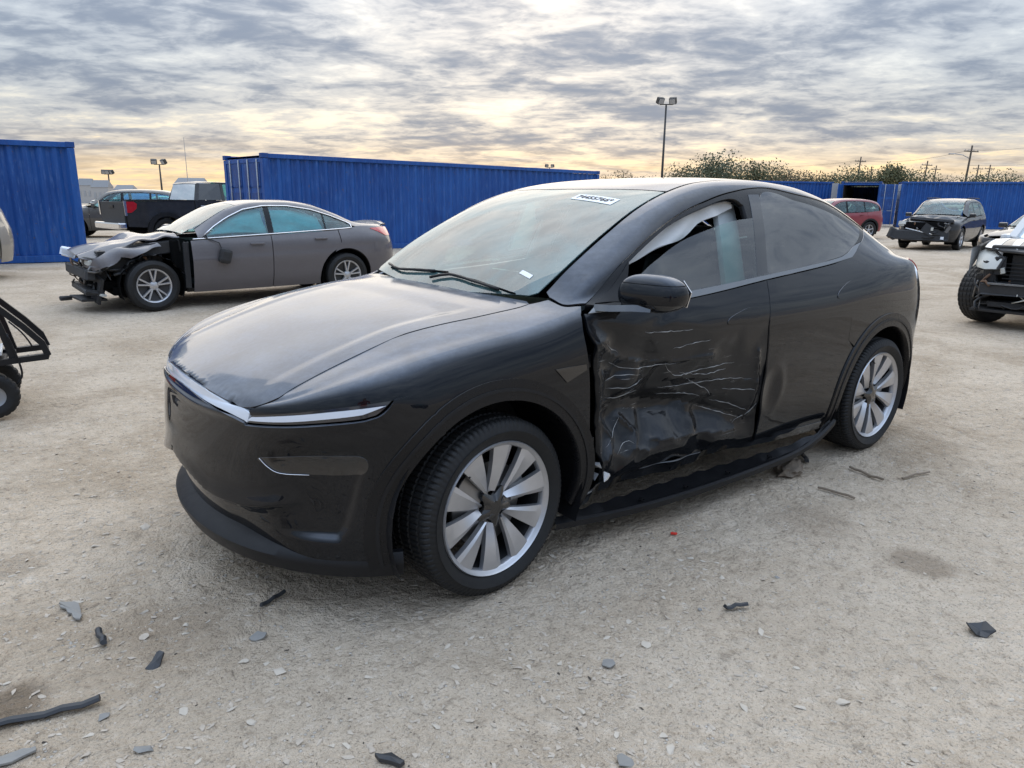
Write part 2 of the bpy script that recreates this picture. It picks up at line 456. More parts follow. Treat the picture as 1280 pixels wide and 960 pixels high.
class Surf:
    """rows: list of dict(xn,L,p,w=[(x,w)..],z=[(x,z)..]) ; u: 0 nose centre .. 1 corner .. 2 at xj, then metres"""
    def __init__(s, rows, xj, x2, xr, Lr=None, sig=0.08):
        s.n = len(rows); s.xj = xj; s.x2 = x2
        s.M = card_basis(s.n)
        s.xn = np.array([r['xn'] for r in rows], float); s.L = np.array([r['L'] for r in rows], float)
        s.p = np.array([r['p'] for r in rows], float); s.xr = np.array(xr, float)
        s.W = np.stack([curve(r['w'], r.get('sig', sig)) for r in rows]); s.Z = np.stack([curve(r['z'], r.get('sig', sig)) for r in rows])
        s.dent = None
    def basis(s, t):
        t = np.clip(t, 0, s.n-1-1e-9); i = np.floor(t).astype(int); f = t-i
        B = np.zeros((len(t), s.n)); r = np.arange(len(t))
        B[r, i] += 1-f; B[r, i+1] += f
        B += (((1-f)**3-(1-f))/6)[:, None]*s.M[i]+((f**3-f)/6)[:, None]*s.M[i+1]
        return B
    def rowpts(s, u):
        """points of every row at u (N,n,3)"""
        u = np.asarray(u, float)[:, None]; ub = s.x2-s.xj+2
        ph = np.clip(u, 0, 1)*(np.pi/2); c, sn = np.cos(ph), np.sin(ph); X1 = (s.xn+s.L)[None]
        x = np.where(u < 2, X1+(u-1)*(s.xj-X1), s.xj+(u-2)); f = np.ones_like(x)
        k = u[:, 0] < 1
        if k.any():
            r = (np.abs(c[k])**s.p[None]+np.abs(sn[k])**s.p[None])**(-1/s.p[None])
            x[k] = s.xn[None]+s.L[None]*(1-r*c[k]); f[k] = r*sn[k]
        k = u[:, 0] > ub
        if k.any():
            ph2 = np.clip(u[k]-ub, 0, 1)*(np.pi/2); c2, s2 = np.cos(ph2), np.sin(ph2); r2 = (np.abs(c2)**2.4+np.abs(s2)**2.4)**(-1/2.4)
            x[k] = s.x2+(s.xr[None]-s.x2)*r2*s2; f[k] = (r2*c2)*np.ones((1, s.n))
        q = np.clip((x-XS[0])*100.0, 0, len(XS)-1.001); i = q.astype(int); g = q-i; rk = np.arange(s.n)[None]
        w = s.W[rk, i]*(1-g)+s.W[rk, i+1]*g; z = s.Z[rk, i]*(1-g)+s.Z[rk, i+1]*g
        return np.stack([x, w*f, z], -1)
    def P(s, u, t, raw=False):
        u = np.atleast_1d(np.asarray(u, float)); t = np.atleast_1d(np.asarray(t, float))
        p = np.einsum('nk,nkc->nc', s.basis(t), s.rowpts(u))
        if s.dent is not None and not raw: p = s.dent(p)
        return p
    def N(s, u, t, raw=False):
        e = 2e-3; tm = s.n-1
        ua, ub_ = np.clip(u-e, 0, 99), u+e; ta, tb = np.clip(t-e*3, 0, tm), np.clip(t+e*3, 0, tm)
        du = s.P(ub_, t, raw)-s.P(ua, t, raw); dt = s.P(u, tb, raw)-s.P(u, ta, raw)
        n = np.cross(dt, du); l = np.linalg.norm(n, axis=1, keepdims=True)
        return n/np.maximum(l, 1e-12)       # outward for +y half
    def u_of_x(s, x):                       # side region only
        return x-s.xj+2
    def t_of_z(s, u, z):
        R = s.rowpts(u); lo = np.zeros(len(u)); hi = np.full(len(u), s.n-1.0)
        for _ in range(34):
            m = (lo+hi)/2; zz = np.einsum('nk,nk->n', s.basis(m), R[:, :, 2])
            b = zz < z; lo = np.where(b, m, lo); hi = np.where(b, hi, m)
        return (lo+hi)/2
    def row_xyz(s, k, x):
        return np.interp(x, XS, s.W[k]), np.interp(x, XS, s.Z[k])
    def inv_xz(s, x, z):
        """(u, t) of side-view points: nearest node of a coarse grid, then Newton steps"""
        x = np.asarray(x, float); z = np.asarray(z, float); um = s.x2-s.xj+2.98
        if not hasattr(s, 'grid'):
            U, T = np.meshgrid(np.linspace(0, um, 140), np.linspace(0, s.n-1, 46), indexing='ij')
            s.grid = (U.ravel(), T.ravel(), s.P(U.ravel(), T.ravel(), True))
        U, T, G = s.grid
        k = np.argmin((G[:, 0][None]-x[:, None])**2+(G[:, 2][None]-z[:, None])**2, axis=1)
        u = U[k].copy(); t = T[k].copy()
        for _ in range(7):
            e = 1e-4; P = s.P(u, t, True); a = (s.P(u+e, t, True)-P)/e; b = (s.P(u, np.clip(t-e, 0, s.n-1), True)-P)/(np.clip(t-e, 0, s.n-1)-t-1e-15)[:, None]
            rx, rz = x-P[:, 0], z-P[:, 2]; det = a[:, 0]*b[:, 2]-a[:, 2]*b[:, 0]; det = np.where(np.abs(det) < 1e-7, 1e-7, det)
            du = (rx*b[:, 2]-rz*b[:, 0])/det; dt = (a[:, 0]*rz-a[:, 2]*rx)/det
            u = np.clip(u+np.clip(du, -.06, .06), 0, um); t = np.clip(t+np.clip(dt, -.3, .3), 1e-3, s.n-1)
        return np.stack([u, t], 1)
# ================================================================ setting
def _g(px, py):
    d = _f+_r*((px-640)/CAM_F)-_u*((py-480)/CAM_F); q = Vector(CAM_POS)+d*(-CAM_POS[2]/d.z); return q.x, q.y
STAINS = [(*_g(-5, 885), .16, .75), (*_g(1150, 706), .16, .45), (*_g(15, 705), .22, .35), (*_g(1010, 655), .3, .22), (*_g(230, 770), .25, .2)]   # oil and damp patches
def setting_mats():
    m, t = new_mat('ground')
    tc = t.n.new('ShaderNodeTexCoord').outputs['Object']
    warp = tc
    big = t.noise(tc, .16, 2, .6, .6); mid = t.noise(warp, 1.1, 5, .65, .5); fin = t.noise(tc, 17, 5, .72, .2); grit = t.noise(tc, 95, 2, .7)
    c = t.mix(t.smooth(mid, .30, .72), (.385, .300, .210, 1), (.600, .495, .375, 1))
    c = t.mix(t.math('MULTIPLY', t.smooth(big, .40, .64), .55), c, (.585, .490, .380, 1))
    c = t.mix(t.math('MULTIPLY', t.smooth(fin, .52, .70), .50), c, (.185, .145, .105, 1))
    c = t.mix(t.math('MULTIPLY', t.smooth(fin, .47, .30), .45), c, (.700, .610, .500, 1))
    damp = t.smooth(t.noise(t.vmath('ADD', tc, (3.3, 8.2, 0)), .55, 6, .6, .9), .66, .76)
    c = t.mix(t.math('MULTIPLY', damp, .55), c, (.165, .125, .085, 1))
    vor = t.n.new('ShaderNodeTexVoronoi'); vor.inputs['Scale'].default_value = 42; t.set(vor.inputs['Vector'], tc); vor.inputs['Randomness'].default_value = 1
    chip = t.math('MULTIPLY', t.smooth(vor.outputs['Distance'], .26, .18), t.smooth(t.noise(tc, 7, 3), .50, .62))
    c = t.mix(t.math('MULTIPLY', chip, .55), c, (.58, .56, .52, 1))
    c = t.mix(t.math('MULTIPLY', t.smooth(grit, .54, .70), .55), c, (.14, .115, .088, 1))
    for (sx, sy, sr, sf) in STAINS:
        dd = t.vmath('LENGTH', t.vmath('SUBTRACT', tc, (sx, sy, 0)))
        dd = t.math('ADD', dd, t.math('MULTIPLY', t.math('SUBTRACT', mid, .5), sr*1.6))
        c = t.mix(t.math('MULTIPLY', t.math('SUBTRACT', 1.0, t.smooth(dd, sr*.35, sr)), sf), c, (.150, .108, .070, 1))
    b = principled(t, Base_Color=c, Roughness=.95); b.inputs['Specular IOR Level'].default_value = .15
    h = t.math('ADD', t.math('MULTIPLY', t.noise(tc, 6, 5, .68, .6), .9), t.math('ADD', t.math('MULTIPLY', fin, .60), t.math('MULTIPLY', t.noise(tc, 48, 3, .6), .30)))
    h = t.math('ADD', h, t.math('MULTIPLY', chip, .12))
    bp = t.n.new('ShaderNodeBump'); bp.inputs['Strength'].default_value = 1.0; bp.inputs['Distance'].default_value = .055
    t.set(bp.inputs['Height'], h); t.l.new(bp.outputs[0], b.inputs['Normal'])
    # container paint: blue with chalking, streaks of rust and scuffs
    for nm, c0, c1 in (('container_blue', (.006, .055, .235), (.012, .090, .330)), ('container_blue_dark', (.005, .040, .175), (.009, .062, .24))):
        m, t = new_mat(nm)
        tc = t.n.new('ShaderNodeTexCoord').outputs['Object']
        n = t.noise(tc, .7, 6, .6, .5); st = t.noise(t.vmath('MULTIPLY', tc, (5, 5, .5)), 1.5, 6, .65, .3)
        c = t.mix(t.smooth(t.math('ADD', t.math('MULTIPLY', n, .5), t.math('MULTIPLY', st, .5)), .36, .64), col4(c0), col4(c1))
        c = t.mix(t.math('MULTIPLY', t.smooth(t.noise(t.vmath('MULTIPLY', tc, (9, 9, 1.2)), 2, 6, .7), .50, .72), .60), c, (.075, .165, .40, 1))
        c = t.mix(t.math('MULTIPLY', t.smooth(t.noise(tc, 9, 6, .75, .5), .60, .70), .85), c, (.13, .075, .045, 1))
        b = principled(t, Base_Color=c, Roughness=.48); b.inputs['Specular IOR Level'].default_value = .4
        bp = t.n.new('ShaderNodeBump'); bp.inputs['Strength'].default_value = .25; bp.inputs['Distance'].default_value = .05
        t.set(bp.inputs['Height'], t.noise(tc, 2.2, 4)); t.l.new(bp.outputs[0], b.inputs['Normal'])
    mat_simple('container_inside', (.105, .095, .085), .8, var=.3)
    mat_simple('galv', (.36, .37, .38), .5, metal=.5, var=.15)
    mat_simple('pole_dark', (.035, .034, .032), .6)
    mat_simple('wood_pole', (.075, .058, .043), .9, var=.3)
    mat_simple('bark', (.06, .048, .036), .9, var=.3)
    mat_simple('pebble', (.45, .38, .30), .9, var=.35, scale=30)
    mat_simple('stone_pale', (.50, .435, .35), .9, var=.2, scale=20)
    mat_simple('shard_grey', (.225, .215, .195), .7, var=.2, scale=14)
    mat_simple('shard_dark', (.030, .031, .033), .5, var=.3, scale=20)
    mat_simple('twig', (.20, .155, .11), .9, var=.3)
    mat_simple('bag_brown', (.16, .125, .09), .85, var=.35)
    mat_simple('red_bit', (.60, .035, .02), .5)
    mat_simple('roof_grey', (.25, .25, .25), .8); mat_simple('wall_grey', (.40, .385, .365), .85, var=.15)
    mat_simple('tarp_blue', (.05, .22, .50), .55)
    for i, c in enumerate([(.105, .110, .062), (.145, .130, .078), (.095, .106, .068), (.165, .135, .085)]):
        m, t = new_mat('leaf_%d' % i)
        oi = t.n.new('ShaderNodeTexCoord').outputs['Object']; n = t.noise(oi, 1.1, 4, .6)
        cc = t.mix(t.smooth(n, .3, .7), col4([v*.65 for v in c]), col4([v*1.5 for v in c]))
        b = principled(t, Base_Color=cc, Roughness=.8); b.inputs['Specular IOR Level'].default_value = .2
setting_mats()

def vnoise(x, y, s, seed=0): return mnoise.noise(Vector((x*s+seed*17.3, y*s-seed*9.1, seed*3.7)))
def ground_h(x, y):
    d = math.hypot(x-.5, y+.5)
    near = 1/(1+(d/14)**2)
    h = .030*vnoise(x, y, .35, 1)+.016*vnoise(x, y, 1.2, 2)
    h += near*(.0075*vnoise(x, y, 4.2, 3)+.0045*vnoise(x, y, 11, 4)+.0026*vnoise(x, y, 27, 5))
    # wheel ruts crossing in front of and behind the car
    for (a, b, c) in ((.30, .95, 2.6), (.30, .95, 4.2), (-.62, .78, 7.0), (-.62, .78, 8.6)):
        q = a*x+b*y+c if a > 0 else a*x+b*y+c
        h -= .024*math.exp(-(q/.19)**2)*(.6+.4*vnoise(x, y, .5, 8))+.0
        h += .011*math.exp(-((abs(q)-.34)/.11)**2)
    # ripple tread marks behind the car on the right
    if 3.2 < x < 8 and -4 < y < 1:
        h += .006*math.sin(26*(x*.35+y))*math.exp(-((x-5)/1.6)**2-((y+1.2)/1.2)**2)
    # keep the patch under the tyres level
    k = min([math.hypot(x-a, y-b) for a, b in ((0, -.82), (2.89, -.82), (0, .82), (2.89, .82))])
    return h*min(1, max(.0, (k-.10)/.45))
def build_ground():
    cx, cy = 0.4, -1.6
    rad = [0]; r = .05; 
    while r < 900: rad.append(r); r *= 1.0+min(.032, .012+.004*r) if r < 14 else 1.045
    rad.append(1500.0)
    na = 420; V = [(cx, cy, ground_h(cx, cy))]; F = []
    for i, rr in enumerate(rad[1:]):
        for k in range(na):
            a = 2*math.pi*k/na; x = cx+rr*math.cos(a); y = cy+rr*math.sin(a)
            V.append((x, y, ground_h(x, y) if rr < 70 else 0.0))
    for k in range(na): F.append((0, 1+k, 1+(k+1) % na))
    for i in range(len(rad)-2):
        o = 1+i*na
        for k in range(na): F.append((o+k, o+na+k, o+na+(k+1) % na, o+(k+1) % na))
    o = mesh_obj('ground', V, F, MATS['ground'], smooth=True); tag(o, kind='structure')
    return o
build_ground()

# ---------------------------------------------------------------- containers
def corrugated(length, height, pitch, depth, flip=1):
    """sheet in the XZ plane (x 0..length), corrugation in y"""
    n = max(2, int(round(length/pitch))); p = length/n; prof = []
    for i in range(n):
        x = i*p; prof += [(x, 0), (x+p*.26, 0), (x+p*.5, depth*flip), (x+p*.76, depth*flip)]
    prof.append((length, 0)); V = []; F = []
    for x, y in prof: V += [(x, y, 0), (x, y, height)]
    for i in range(len(prof)-1): F.append((2*i, 2*i+2, 2*i+3, 2*i+1))
    return V, F
def container(name, loc, ang, length, height, label, doors='start', open_doors=False, pitch=.278, mat='container_blue', width=2.44, group='blue shipping containers around the yard'):
    """local x along the length, visible long side at y=0, body at y 0..width; local start end at x=0"""
    c = empty(name, loc, ang, label, 'container', group); M = MATS[mat]; b = .16; tp = .12
    for y, fl, nm in ((.045, 1, 'side_panel'), (width-.045, -1, 'side_panel')):
        V, F = corrugated(length-.30, height-b-tp, pitch, .055, fl)
        mesh_obj(nm, [(x+.15, y+yy, z+b) for x, yy, z in V], F, M, c)
    for y in (.05, width-.05):
        MB().box((length/2, y, b/2), (length-.3, .10, b-.006), bev=.01).build('bottom_rail', M, c)
        MB().box((length/2, y, height-tp/2), (length-.3, .09, tp-.006), bev=.01).build('top_rail', M, c)
    for x in (.08, length-.08):
        for y in (.08, width-.08):
            MB().box((x, y, height/2), (.15, .15, height-.25), bev=.015).build('corner_post', M, c)
            for z in (.06, height-.055): MB().box((x, y, z), (.178, .166, .122), bev=.01).build('corner_casting', MATS['container_blue_dark'], c)
    V, F = corrugated(length-.12, width-.1, .30, .02, 1); mesh_obj('roof_panel', [(x+.06, z+.05, height-.05+yy) for x, yy, z in V], F, M, c)
    MB().box((length/2, width/2, .13), (length-.2, width-.2, .03)).build('floor', MATS['container_inside'], c)
    if open_doors:
        V, F = corrugated(length-.3, height-.35, .28, .03, 1)
        mesh_obj('inner_lining', [(x+.2, .10+yy, z+.16) for x, yy, z in V]+[(x+.2, width-.10-yy, z+.16) for x, yy, z in V], F+[tuple(i+len(V) for i in f) for f in F], MATS['container_inside'], c)
    def leaf(par_name, x0, y0, direction):
        """door leaf: frame sheet with recessed panels, lock rods and handles; spans +direction from hinge"""
        d = bpy.data.objects.new(par_name, None); link(d, c); d.location = (x0, y0, 0); d.rotation_euler = (0, 0, direction)
        w = width/2-.12; h = height-.36
        MB().box((w/2, 0, .18+h/2), (w, .045, h), bev=.008).build('leaf', M, d)
        for k in range(3):
            MB().box((w/2, -.030, .18+h*(k+.5)/3), (w-.24, .022, h/3-.14), bev=.009).build('door_panel', MATS['container_blue_dark'], d)
        for xx in (w*.30, w*.80):
            rd = MB().tube([(xx, -.065, .16), (xx, -.065, h+.22)], .017, 8).build('lock_rod', MATS['galv'], d, smooth=True)
            for z in (.35, 1.0, 1.75, 2.3):
                if z < h: MB().box((xx, -.055, z), (.09, .03, .06), bev=.006).build('rod_guide', MATS['container_blue_dark'], rd)
            MB().box((xx-.14, -.085, 1.05), (.34, .02, .035), bev=.004).build('handle', MATS['galv'], rd)
    if doors:
        MB().box((.06, width/2, height-.17), (.10, width-.3, .11), bev=.01).build('door_header', M, c)
        MB().box((.06, width/2, .11), (.10, width-.3, .10), bev=.01).build('door_sill', M, c)
        if open_doors: leaf('door', .0, width-.10, R_(open_doors[0])); leaf('door', .0, .10, R_(open_doors[1]))
        else: leaf('door', .055, width-.11, R_(-90)); leaf('door', .055, width/2-.0, R_(-90))
    V, F = corrugated(width-.3, height-b-tp, .28, .04, 1); mesh_obj('end_panel', [(length-.05-yy, x+.15, z+b) for x, yy, z in V], F, M, c)
    return c
a1 = math.atan2(18.05-16.48, 18.85-5.23)
container('shipping_container', (5.23, 16.48, 0), a1, 13.7, 2.59, 'long blue container with closed doors at its left end, behind the grey sedan')
a2 = R_(-6.5)
container('shipping_container', (1.0-12.19*math.cos(a2), 16.34-12.19*math.sin(a2), 0), a2, 12.19, 2.62, 'blue container cut off by the left picture edge', doors=None)
container('shipping_container', (48.2, 20.3, 0), math.atan2(-4.2, 2.1)+R_(3), 12.19, 2.9, 'blue container standing behind the wrecked black SUV', pitch=.25)
# open one: its mouth faces the camera
oc = (46.6, 23.6)
container('shipping_container', (47.4, 21.2, 0), R_(25), 12.19, 2.9, 'blue container with open doors and dark brown inside', open_doors=(170, -75), pitch=.25)
container('shipping_container', (36.6, 29.6, 0), math.atan2(24.4-29.6, 47.2-36.6), 11.8, 2.9, 'blue container left of the open one, seen over the black roof', pitch=.25, doors=None)
container('shipping_container', (54.5, 10.2, 0), R_(-60), 12.19, 2.9, 'blue container at the far right end of the row', pitch=.25, doors='start', mat='container_blue_dark')
bd = empty('leaning_board', (46.9, 24.1, 0), R_(-60), 'narrow pale upright board beside the open container', 'board')
MB().box((0, 0, 1.40), (.42, .06, 2.8), bev=.01).build('board', MATS['wall_grey'], bd); MB().box((0, .1, .05), (.5, .2, .1), bev=.01).build('foot', MATS['wall_grey'], bd)

# ---------------------------------------------------------------- poles, wires, far buildings
C0 = Vector(CAM_POS)
def at(px, py, D):
    """point at horizontal distance D from the viewpoint in the direction of a pixel of the 1280x960 photograph (used to survey the far things)"""
    d = _f+_r*((px-640)/CAM_F)-_u*((py-480)/CAM_F); h = math.hypot(d.x, d.y); return C0+d*(D/h)
def lamp_pole(px, top_y, D, label, heads=2, r=.11, mat='pole_dark', size=.8):
    p = at(px, 252, D); h = at(px, top_y, D).z
    o = empty('lamp_pole', (p.x, p.y, 0), R_(-38), label, 'lamp pole', 'floodlight poles around the yard')
    MB().tube([(0, 0, 0), (0, 0, h*.5), (0, 0, h)], [r*1.25, r, r*.75], 10).build('pole', MATS[mat], o, smooth=True)
    MB().box((0, 0, .12), (.5, .5, .24), bev=.04).build('base', MATS['galv'], o)
    MB().box((0, 0, h+.02), (1.5*size, .09, .09)).build('cross_arm', MATS[mat], o)
    for s_ in ((-1, 1) if heads == 2 else (-1, 0, 1)):
        hd = bpy.data.objects.new('flood_light', None); link(hd, o); hd.location = (s_*.72*size, -.1, h+.42*size); hd.rotation_euler = (R_(28), 0, R_(s_*-25))
        MB().box((0, 0, 0), (.85*size, .50*size, .72*size), bev=.10*size).build('housing', MATS[mat], hd)
        MB().box((0, -.27*size, 0), (.66*size, .03, .55*size), bev=.01).build('lens', MATS['lamp_dark'] if 'lamp_dark' in MATS else MATS['galv'], hd)
        MB().tube([(0, .05, -.36*size), (0, .1, -.46*size)], .05, 8).build('bracket', MATS[mat], hd)
lamp_pole(825.5, 131, 72, 'tall dark floodlight pole rising behind the black roof')
lamp_pole(204, 206, 110, 'far floodlight pole above the black pickup truck', r=.12, size=.9)
lamp_pole(139.5, 218, 125, 'far floodlight pole above the dark parked SUV', heads=3, r=.12, size=.8)
lamp_pole(686, 209.5, 150, 'far floodlight pole peeking over the long blue container', size=.8, r=.12)
ant = at(237, 250, 115); ah = at(237, 172, 115).z
o = empty('radio_mast', (ant.x, ant.y, 0), 0, 'thin radio mast rising behind the black pickup truck', 'mast')
MB().tube([(0, 0, 0), (0, 0, ah)], [.06, .03], 6).build('pole', MATS['galv'], o); MB().box((0, 0, .1), (.6, .6, .2), bev=.03).build('base', MATS['galv'], o)
WP = []
for i, (px, ty, D, lean, arm, lab) in enumerate([(1201, 182, 140, .035, True, 'leaning wooden utility pole with a street lamp arm'), (1066, 196, 170, .05, False, 'wooden utility pole above the open container'),
        (1149, 201, 185, .05, False, 'wooden utility pole, taller of two left of the lamp arm'), (1162, 207, 210, .03, False, 'wooden utility pole, shorter of two left of the lamp arm'),
        (1214.5, 206, 200, .02, False, 'wooden utility pole just right of the lamp arm pole'), (1229, 206, 205, .02, False, 'wooden utility pole furthest to the right'), (1084, 208, 215, 0, False, 'short utility pole right of the open container')]):
    p = at(px, 254, D); h = at(px, ty, D).z
    o = empty('utility_pole', (p.x, p.y, 0), R_(-38), lab, 'utility pole', 'utility poles beyond the trees'); o.rotation_euler.y = lean
    MB().tube([(0, 0, -.3), (0, 0, h)], [.20, .13], 8).build('pole', MATS['wood_pole'], o, smooth=True)
    MB().box((0, 0, h-.9), (2.3, .12, .14)).build('cross_arm', MATS['wood_pole'], o)
    for q in (-1, -.4, .4, 1): MB().tube([(q, 0, h-.83), (q, 0, h-.6)], .05, 6).build('insulator', MATS['galv'], o)
    if arm:
        MB().tube([(0, 0, h-2.0), (-1.2, 0, h-1.5), (-2.8, 0, h-1.35)], .06, 6).build('lamp_arm', MATS['galv'], o, smooth=True)
        MB().box((-3.1, 0, h-1.42), (.8, .3, .16), bev=.06).build('street_lamp', MATS['galv'], o)
    WP.append((o.location.copy(), h))
def wire(a, b, ha, hb, sag, label):
    pts = [Vector((a.x+(b.x-a.x)*f, a.y+(b.y-a.y)*f, ha+(hb-ha)*f-sag*4*f*(1-f))) for f in [i/14 for i in range(15)]]
    tag(MB().tube(pts, .022, 4).build('overhead_wire', MATS['pole_dark']), label, 'wire', 'overhead wires')
e1_ = at(1330, 250, 160); e0_ = at(900, 250, 190)
wire(WP[1][0], WP[0][0], WP[1][1]-.7, WP[0][1]-.7, .9, 'overhead wire between the open container pole and the lamp arm pole')
wire(WP[0][0], e1_, WP[0][1]-.7, 12.5, .6, 'upper overhead wire leaving the lamp arm pole to the right')
wire(WP[0][0], e1_, WP[0][1]-3.0, 9.6, .6, 'lower overhead wire leaving the lamp arm pole to the right')
wire(e0_, WP[1][0], 10.5, WP[1][1]-.7, 1.0, 'overhead wire running left from the open container pole over the trees')
def house(px0, px1, ty, D, label, roof='roof_grey', wall='wall_grey'):
    p = at((px0+px1)/2, 252, D); w = (at(px1, 250, D)-at(px0, 250, D)).length; h = at(px0, ty, D).z
    o = empty('building', (p.x, p.y, 0), CAM_YPR[0], label, 'building', 'low buildings on the horizon')
    MB().box((0, 0, h*.36), (w, w*.6, h*.72)).build('wall', MATS[wall], o)
    m = MB(); m.add([(-w*.52, -w*.33, h*.72), (w*.52, -w*.33, h*.72), (w*.52, w*.33, h*.72), (-w*.52, w*.33, h*.72), (-w*.44, 0, h), (w*.44, 0, h)], [(0, 1, 5, 4), (2, 3, 4, 5), (1, 2, 5), (3, 0, 4), (0, 3, 2, 1)]); m.build('roof', MATS[roof], o)
    for k in range(3):
        f = MB().box(((-.3+.3*k)*w, -w*.3-.02, h*.4), (w*.12, .05, h*.22)).build('window', MATS['galv'], o)
house(100, 122, 223, 150, 'grey low building right of the left container'); house(118, 142, 225, 120, 'grey building with dark roof above the dark parked SUV'); house(222, 262, 222, 135, 'long flat building behind the pickup cab')
house(146, 172, 231, 170, 'pale building left of the blue tarpaulin')
p = at(187, 252, 70); o = empty('covered_car', (p.x, p.y, 0), R_(-30), 'vehicle under a blue tarpaulin behind the pickup bed', 'tarpaulin')
m = MB(); rr = random.Random(3); V = []; n = 10
for i in range(n+1):
    for j in range(7):
        a = math.pi*j/6; x = -2.2+4.4*i/n; k = .55+.45*math.sin(math.pi*min(1, max(0, i/n)))**.5
        V.append((x, -1.0*math.cos(a)*(.9+.1*rr.random()), max(0, 1.95*math.sin(a)**.6*k*(.93+.12*rr.random()))))
m.add(V, [(i*7+j, i*7+j+1, (i+1)*7+j+1, (i+1)*7+j) for i in range(n) for j in range(6)]); m.build('tarpaulin', MATS['tarp_blue'], o, smooth=True)
MB().tube([(-2.2, -1.02, .9), (0, -1.02, 1.0), (2.2, -1.02, .9)], .03, 6).build('rope', MATS['galv'], o)

# ---------------------------------------------------------------- trees
def tree(px, top_y, D, wid, kind, seed, label):
    rr = random.Random(seed); p = at(px, 254, D); h = at(px, top_y, D).z
    o = empty('tree', (p.x, p.y, 0), rr.uniform(0, 6), label, 'tree', 'trees behind the containers')
    tr = MB(); tr.tube([(0, 0, -.1), (rr.uniform(-.2, .2), rr.uniform(-.2, .2), h*.4), (rr.uniform(-.4, .4), rr.uniform(-.4, .4), h*.75)], [h*.028, h*.020, h*.008], 7)
    cl = []
    for k in range(9):
        a = rr.uniform(0, 6.283); q = rr.uniform(.25, 1)*wid*.5; z = h*rr.uniform(.30, .88)
        c = Vector((q*math.cos(a)*(1.15-.5*(z/h)), q*math.sin(a)*(1.15-.5*(z/h)), z)); cl.append((c, wid*rr.uniform(.20, .34)))
        tr.tube([(0, 0, h*rr.uniform(.22, .5)), tuple(c*.55+Vector((0, 0, h*.2))), tuple(c)], [h*.011, h*.007, h*.003], 5)
    cl.append((Vector((0, 0, h*.86)), wid*.22))
    tr.build('trunk', MATS['bark'], o, smooth=True)
    V = []; F = []
    for c, r in cl:
        for _ in range(380):
            v = Vector((rr.gauss(0, 1), rr.gauss(0, 1), rr.gauss(0, .8))); v = v.normalized()*r*rr.random()**.45; q = c+v; s_ = h*rr.uniform(.014, .032)
            n1 = Vector((rr.gauss(0, 1), rr.gauss(0, 1), rr.gauss(0, 1))).normalized(); n2 = n1.orthogonal().normalized(); n3 = n1.cross(n2); b_ = len(V)
            V += [q-n2*s_, q-n3*s_*.7, q+n2*s_, q+n3*s_*.7+n1*s_*.3]; F += [(b_, b_+1, b_+2), (b_, b_+2, b_+3)]
    mesh_obj('crown', V, F, MATS['leaf_%d' % kind], o)
TX = [(757, 215, 150, 7), (776, 213, 140, 8), (800, 212, 150, 8), (850, 205, 130, 7), (868, 206, 140, 7), (887, 197, 120, 8), (905, 207, 135, 7), (921, 210, 140, 6), (943, 202, 125, 7), (962, 208, 135, 7), (982, 206, 130, 7), (1003, 208, 140, 7),
      (1022, 209, 130, 7), (1042, 212, 135, 7), (1062, 209, 130, 7.5), (1082, 208, 125, 8), (1102, 206, 130, 7), (1116, 203, 120, 5), (1136, 209, 125, 8), (1158, 213, 130, 7), (1178, 214, 130, 7), (1220, 214, 130, 7), (1236, 211, 125, 7), (1262, 214, 130, 6), (1277, 217, 130, 6)]
ordn = ['first', 'second', 'third', 'fourth', 'fifth', 'sixth', 'seventh', 'eighth', 'ninth', 'tenth', 'eleventh', 'twelfth', 'thirteenth', 'fourteenth', 'fifteenth', 'sixteenth', 'seventeenth', 'eighteenth', 'nineteenth', 'twentieth', 'twenty-first', 'twenty-second', 'twenty-third', 'twenty-fourth', 'twenty-fifth']
for i, (px, ty, D, w) in enumerate(TX):
    lab = '%s tree from the left in the row behind the blue containers' % ordn[i]
    if i == 5: lab = 'tallest tree in the row, just right of the floodlight pole'
    tree(px, ty+9+[4, -2, 6, 1, 7, -3, 5, 8, 0, 6, 2, 7, 3, 8, 1, 4, 6, -2, 3, 8, 5, 2, 6, 0, 4][i], D, w*1.2, [1, 3, 2, 1, 0, 2, 1, 3, 0, 1, 3, 0, 1, 2, 0, 0, 2, 0, 0, 1, 2, 0, 2, 1, 0][i], 100+i, lab)

# ---------------------------------------------------------------- gravel and litter
def gxy(px, py):
    d = _f+_r*((px-640)/CAM_F)-_u*((py-480)/CAM_F); t = -C0.z/d.z; q = C0+d*t; return q.x, q.y
def rock_mesh(rr, sx, sy, sz, n=9):
    bm = bmesh.new()
    for _ in range(n):
        v = Vector((rr.gauss(0, 1), rr.gauss(0, 1), rr.gauss(0, 1))).normalized(); bm.verts.new((v.x*sx*rr.uniform(.75, 1.1), v.y*sy*rr.uniform(.75, 1.1), v.z*sz*rr.uniform(.7, 1.1)))
    r = bmesh.ops.convex_hull(bm, input=bm.verts[:]); bmesh.ops.delete(bm, geom=[g for g in r['geom_interior'] if isinstance(g, bmesh.types.BMVert)], context='VERTS')
    bm.verts.index_update(); V = [tuple(v.co) for v in bm.verts]; F = [tuple(v.index for v in f.verts) for f in bm.faces]; bm.free(); return V, F
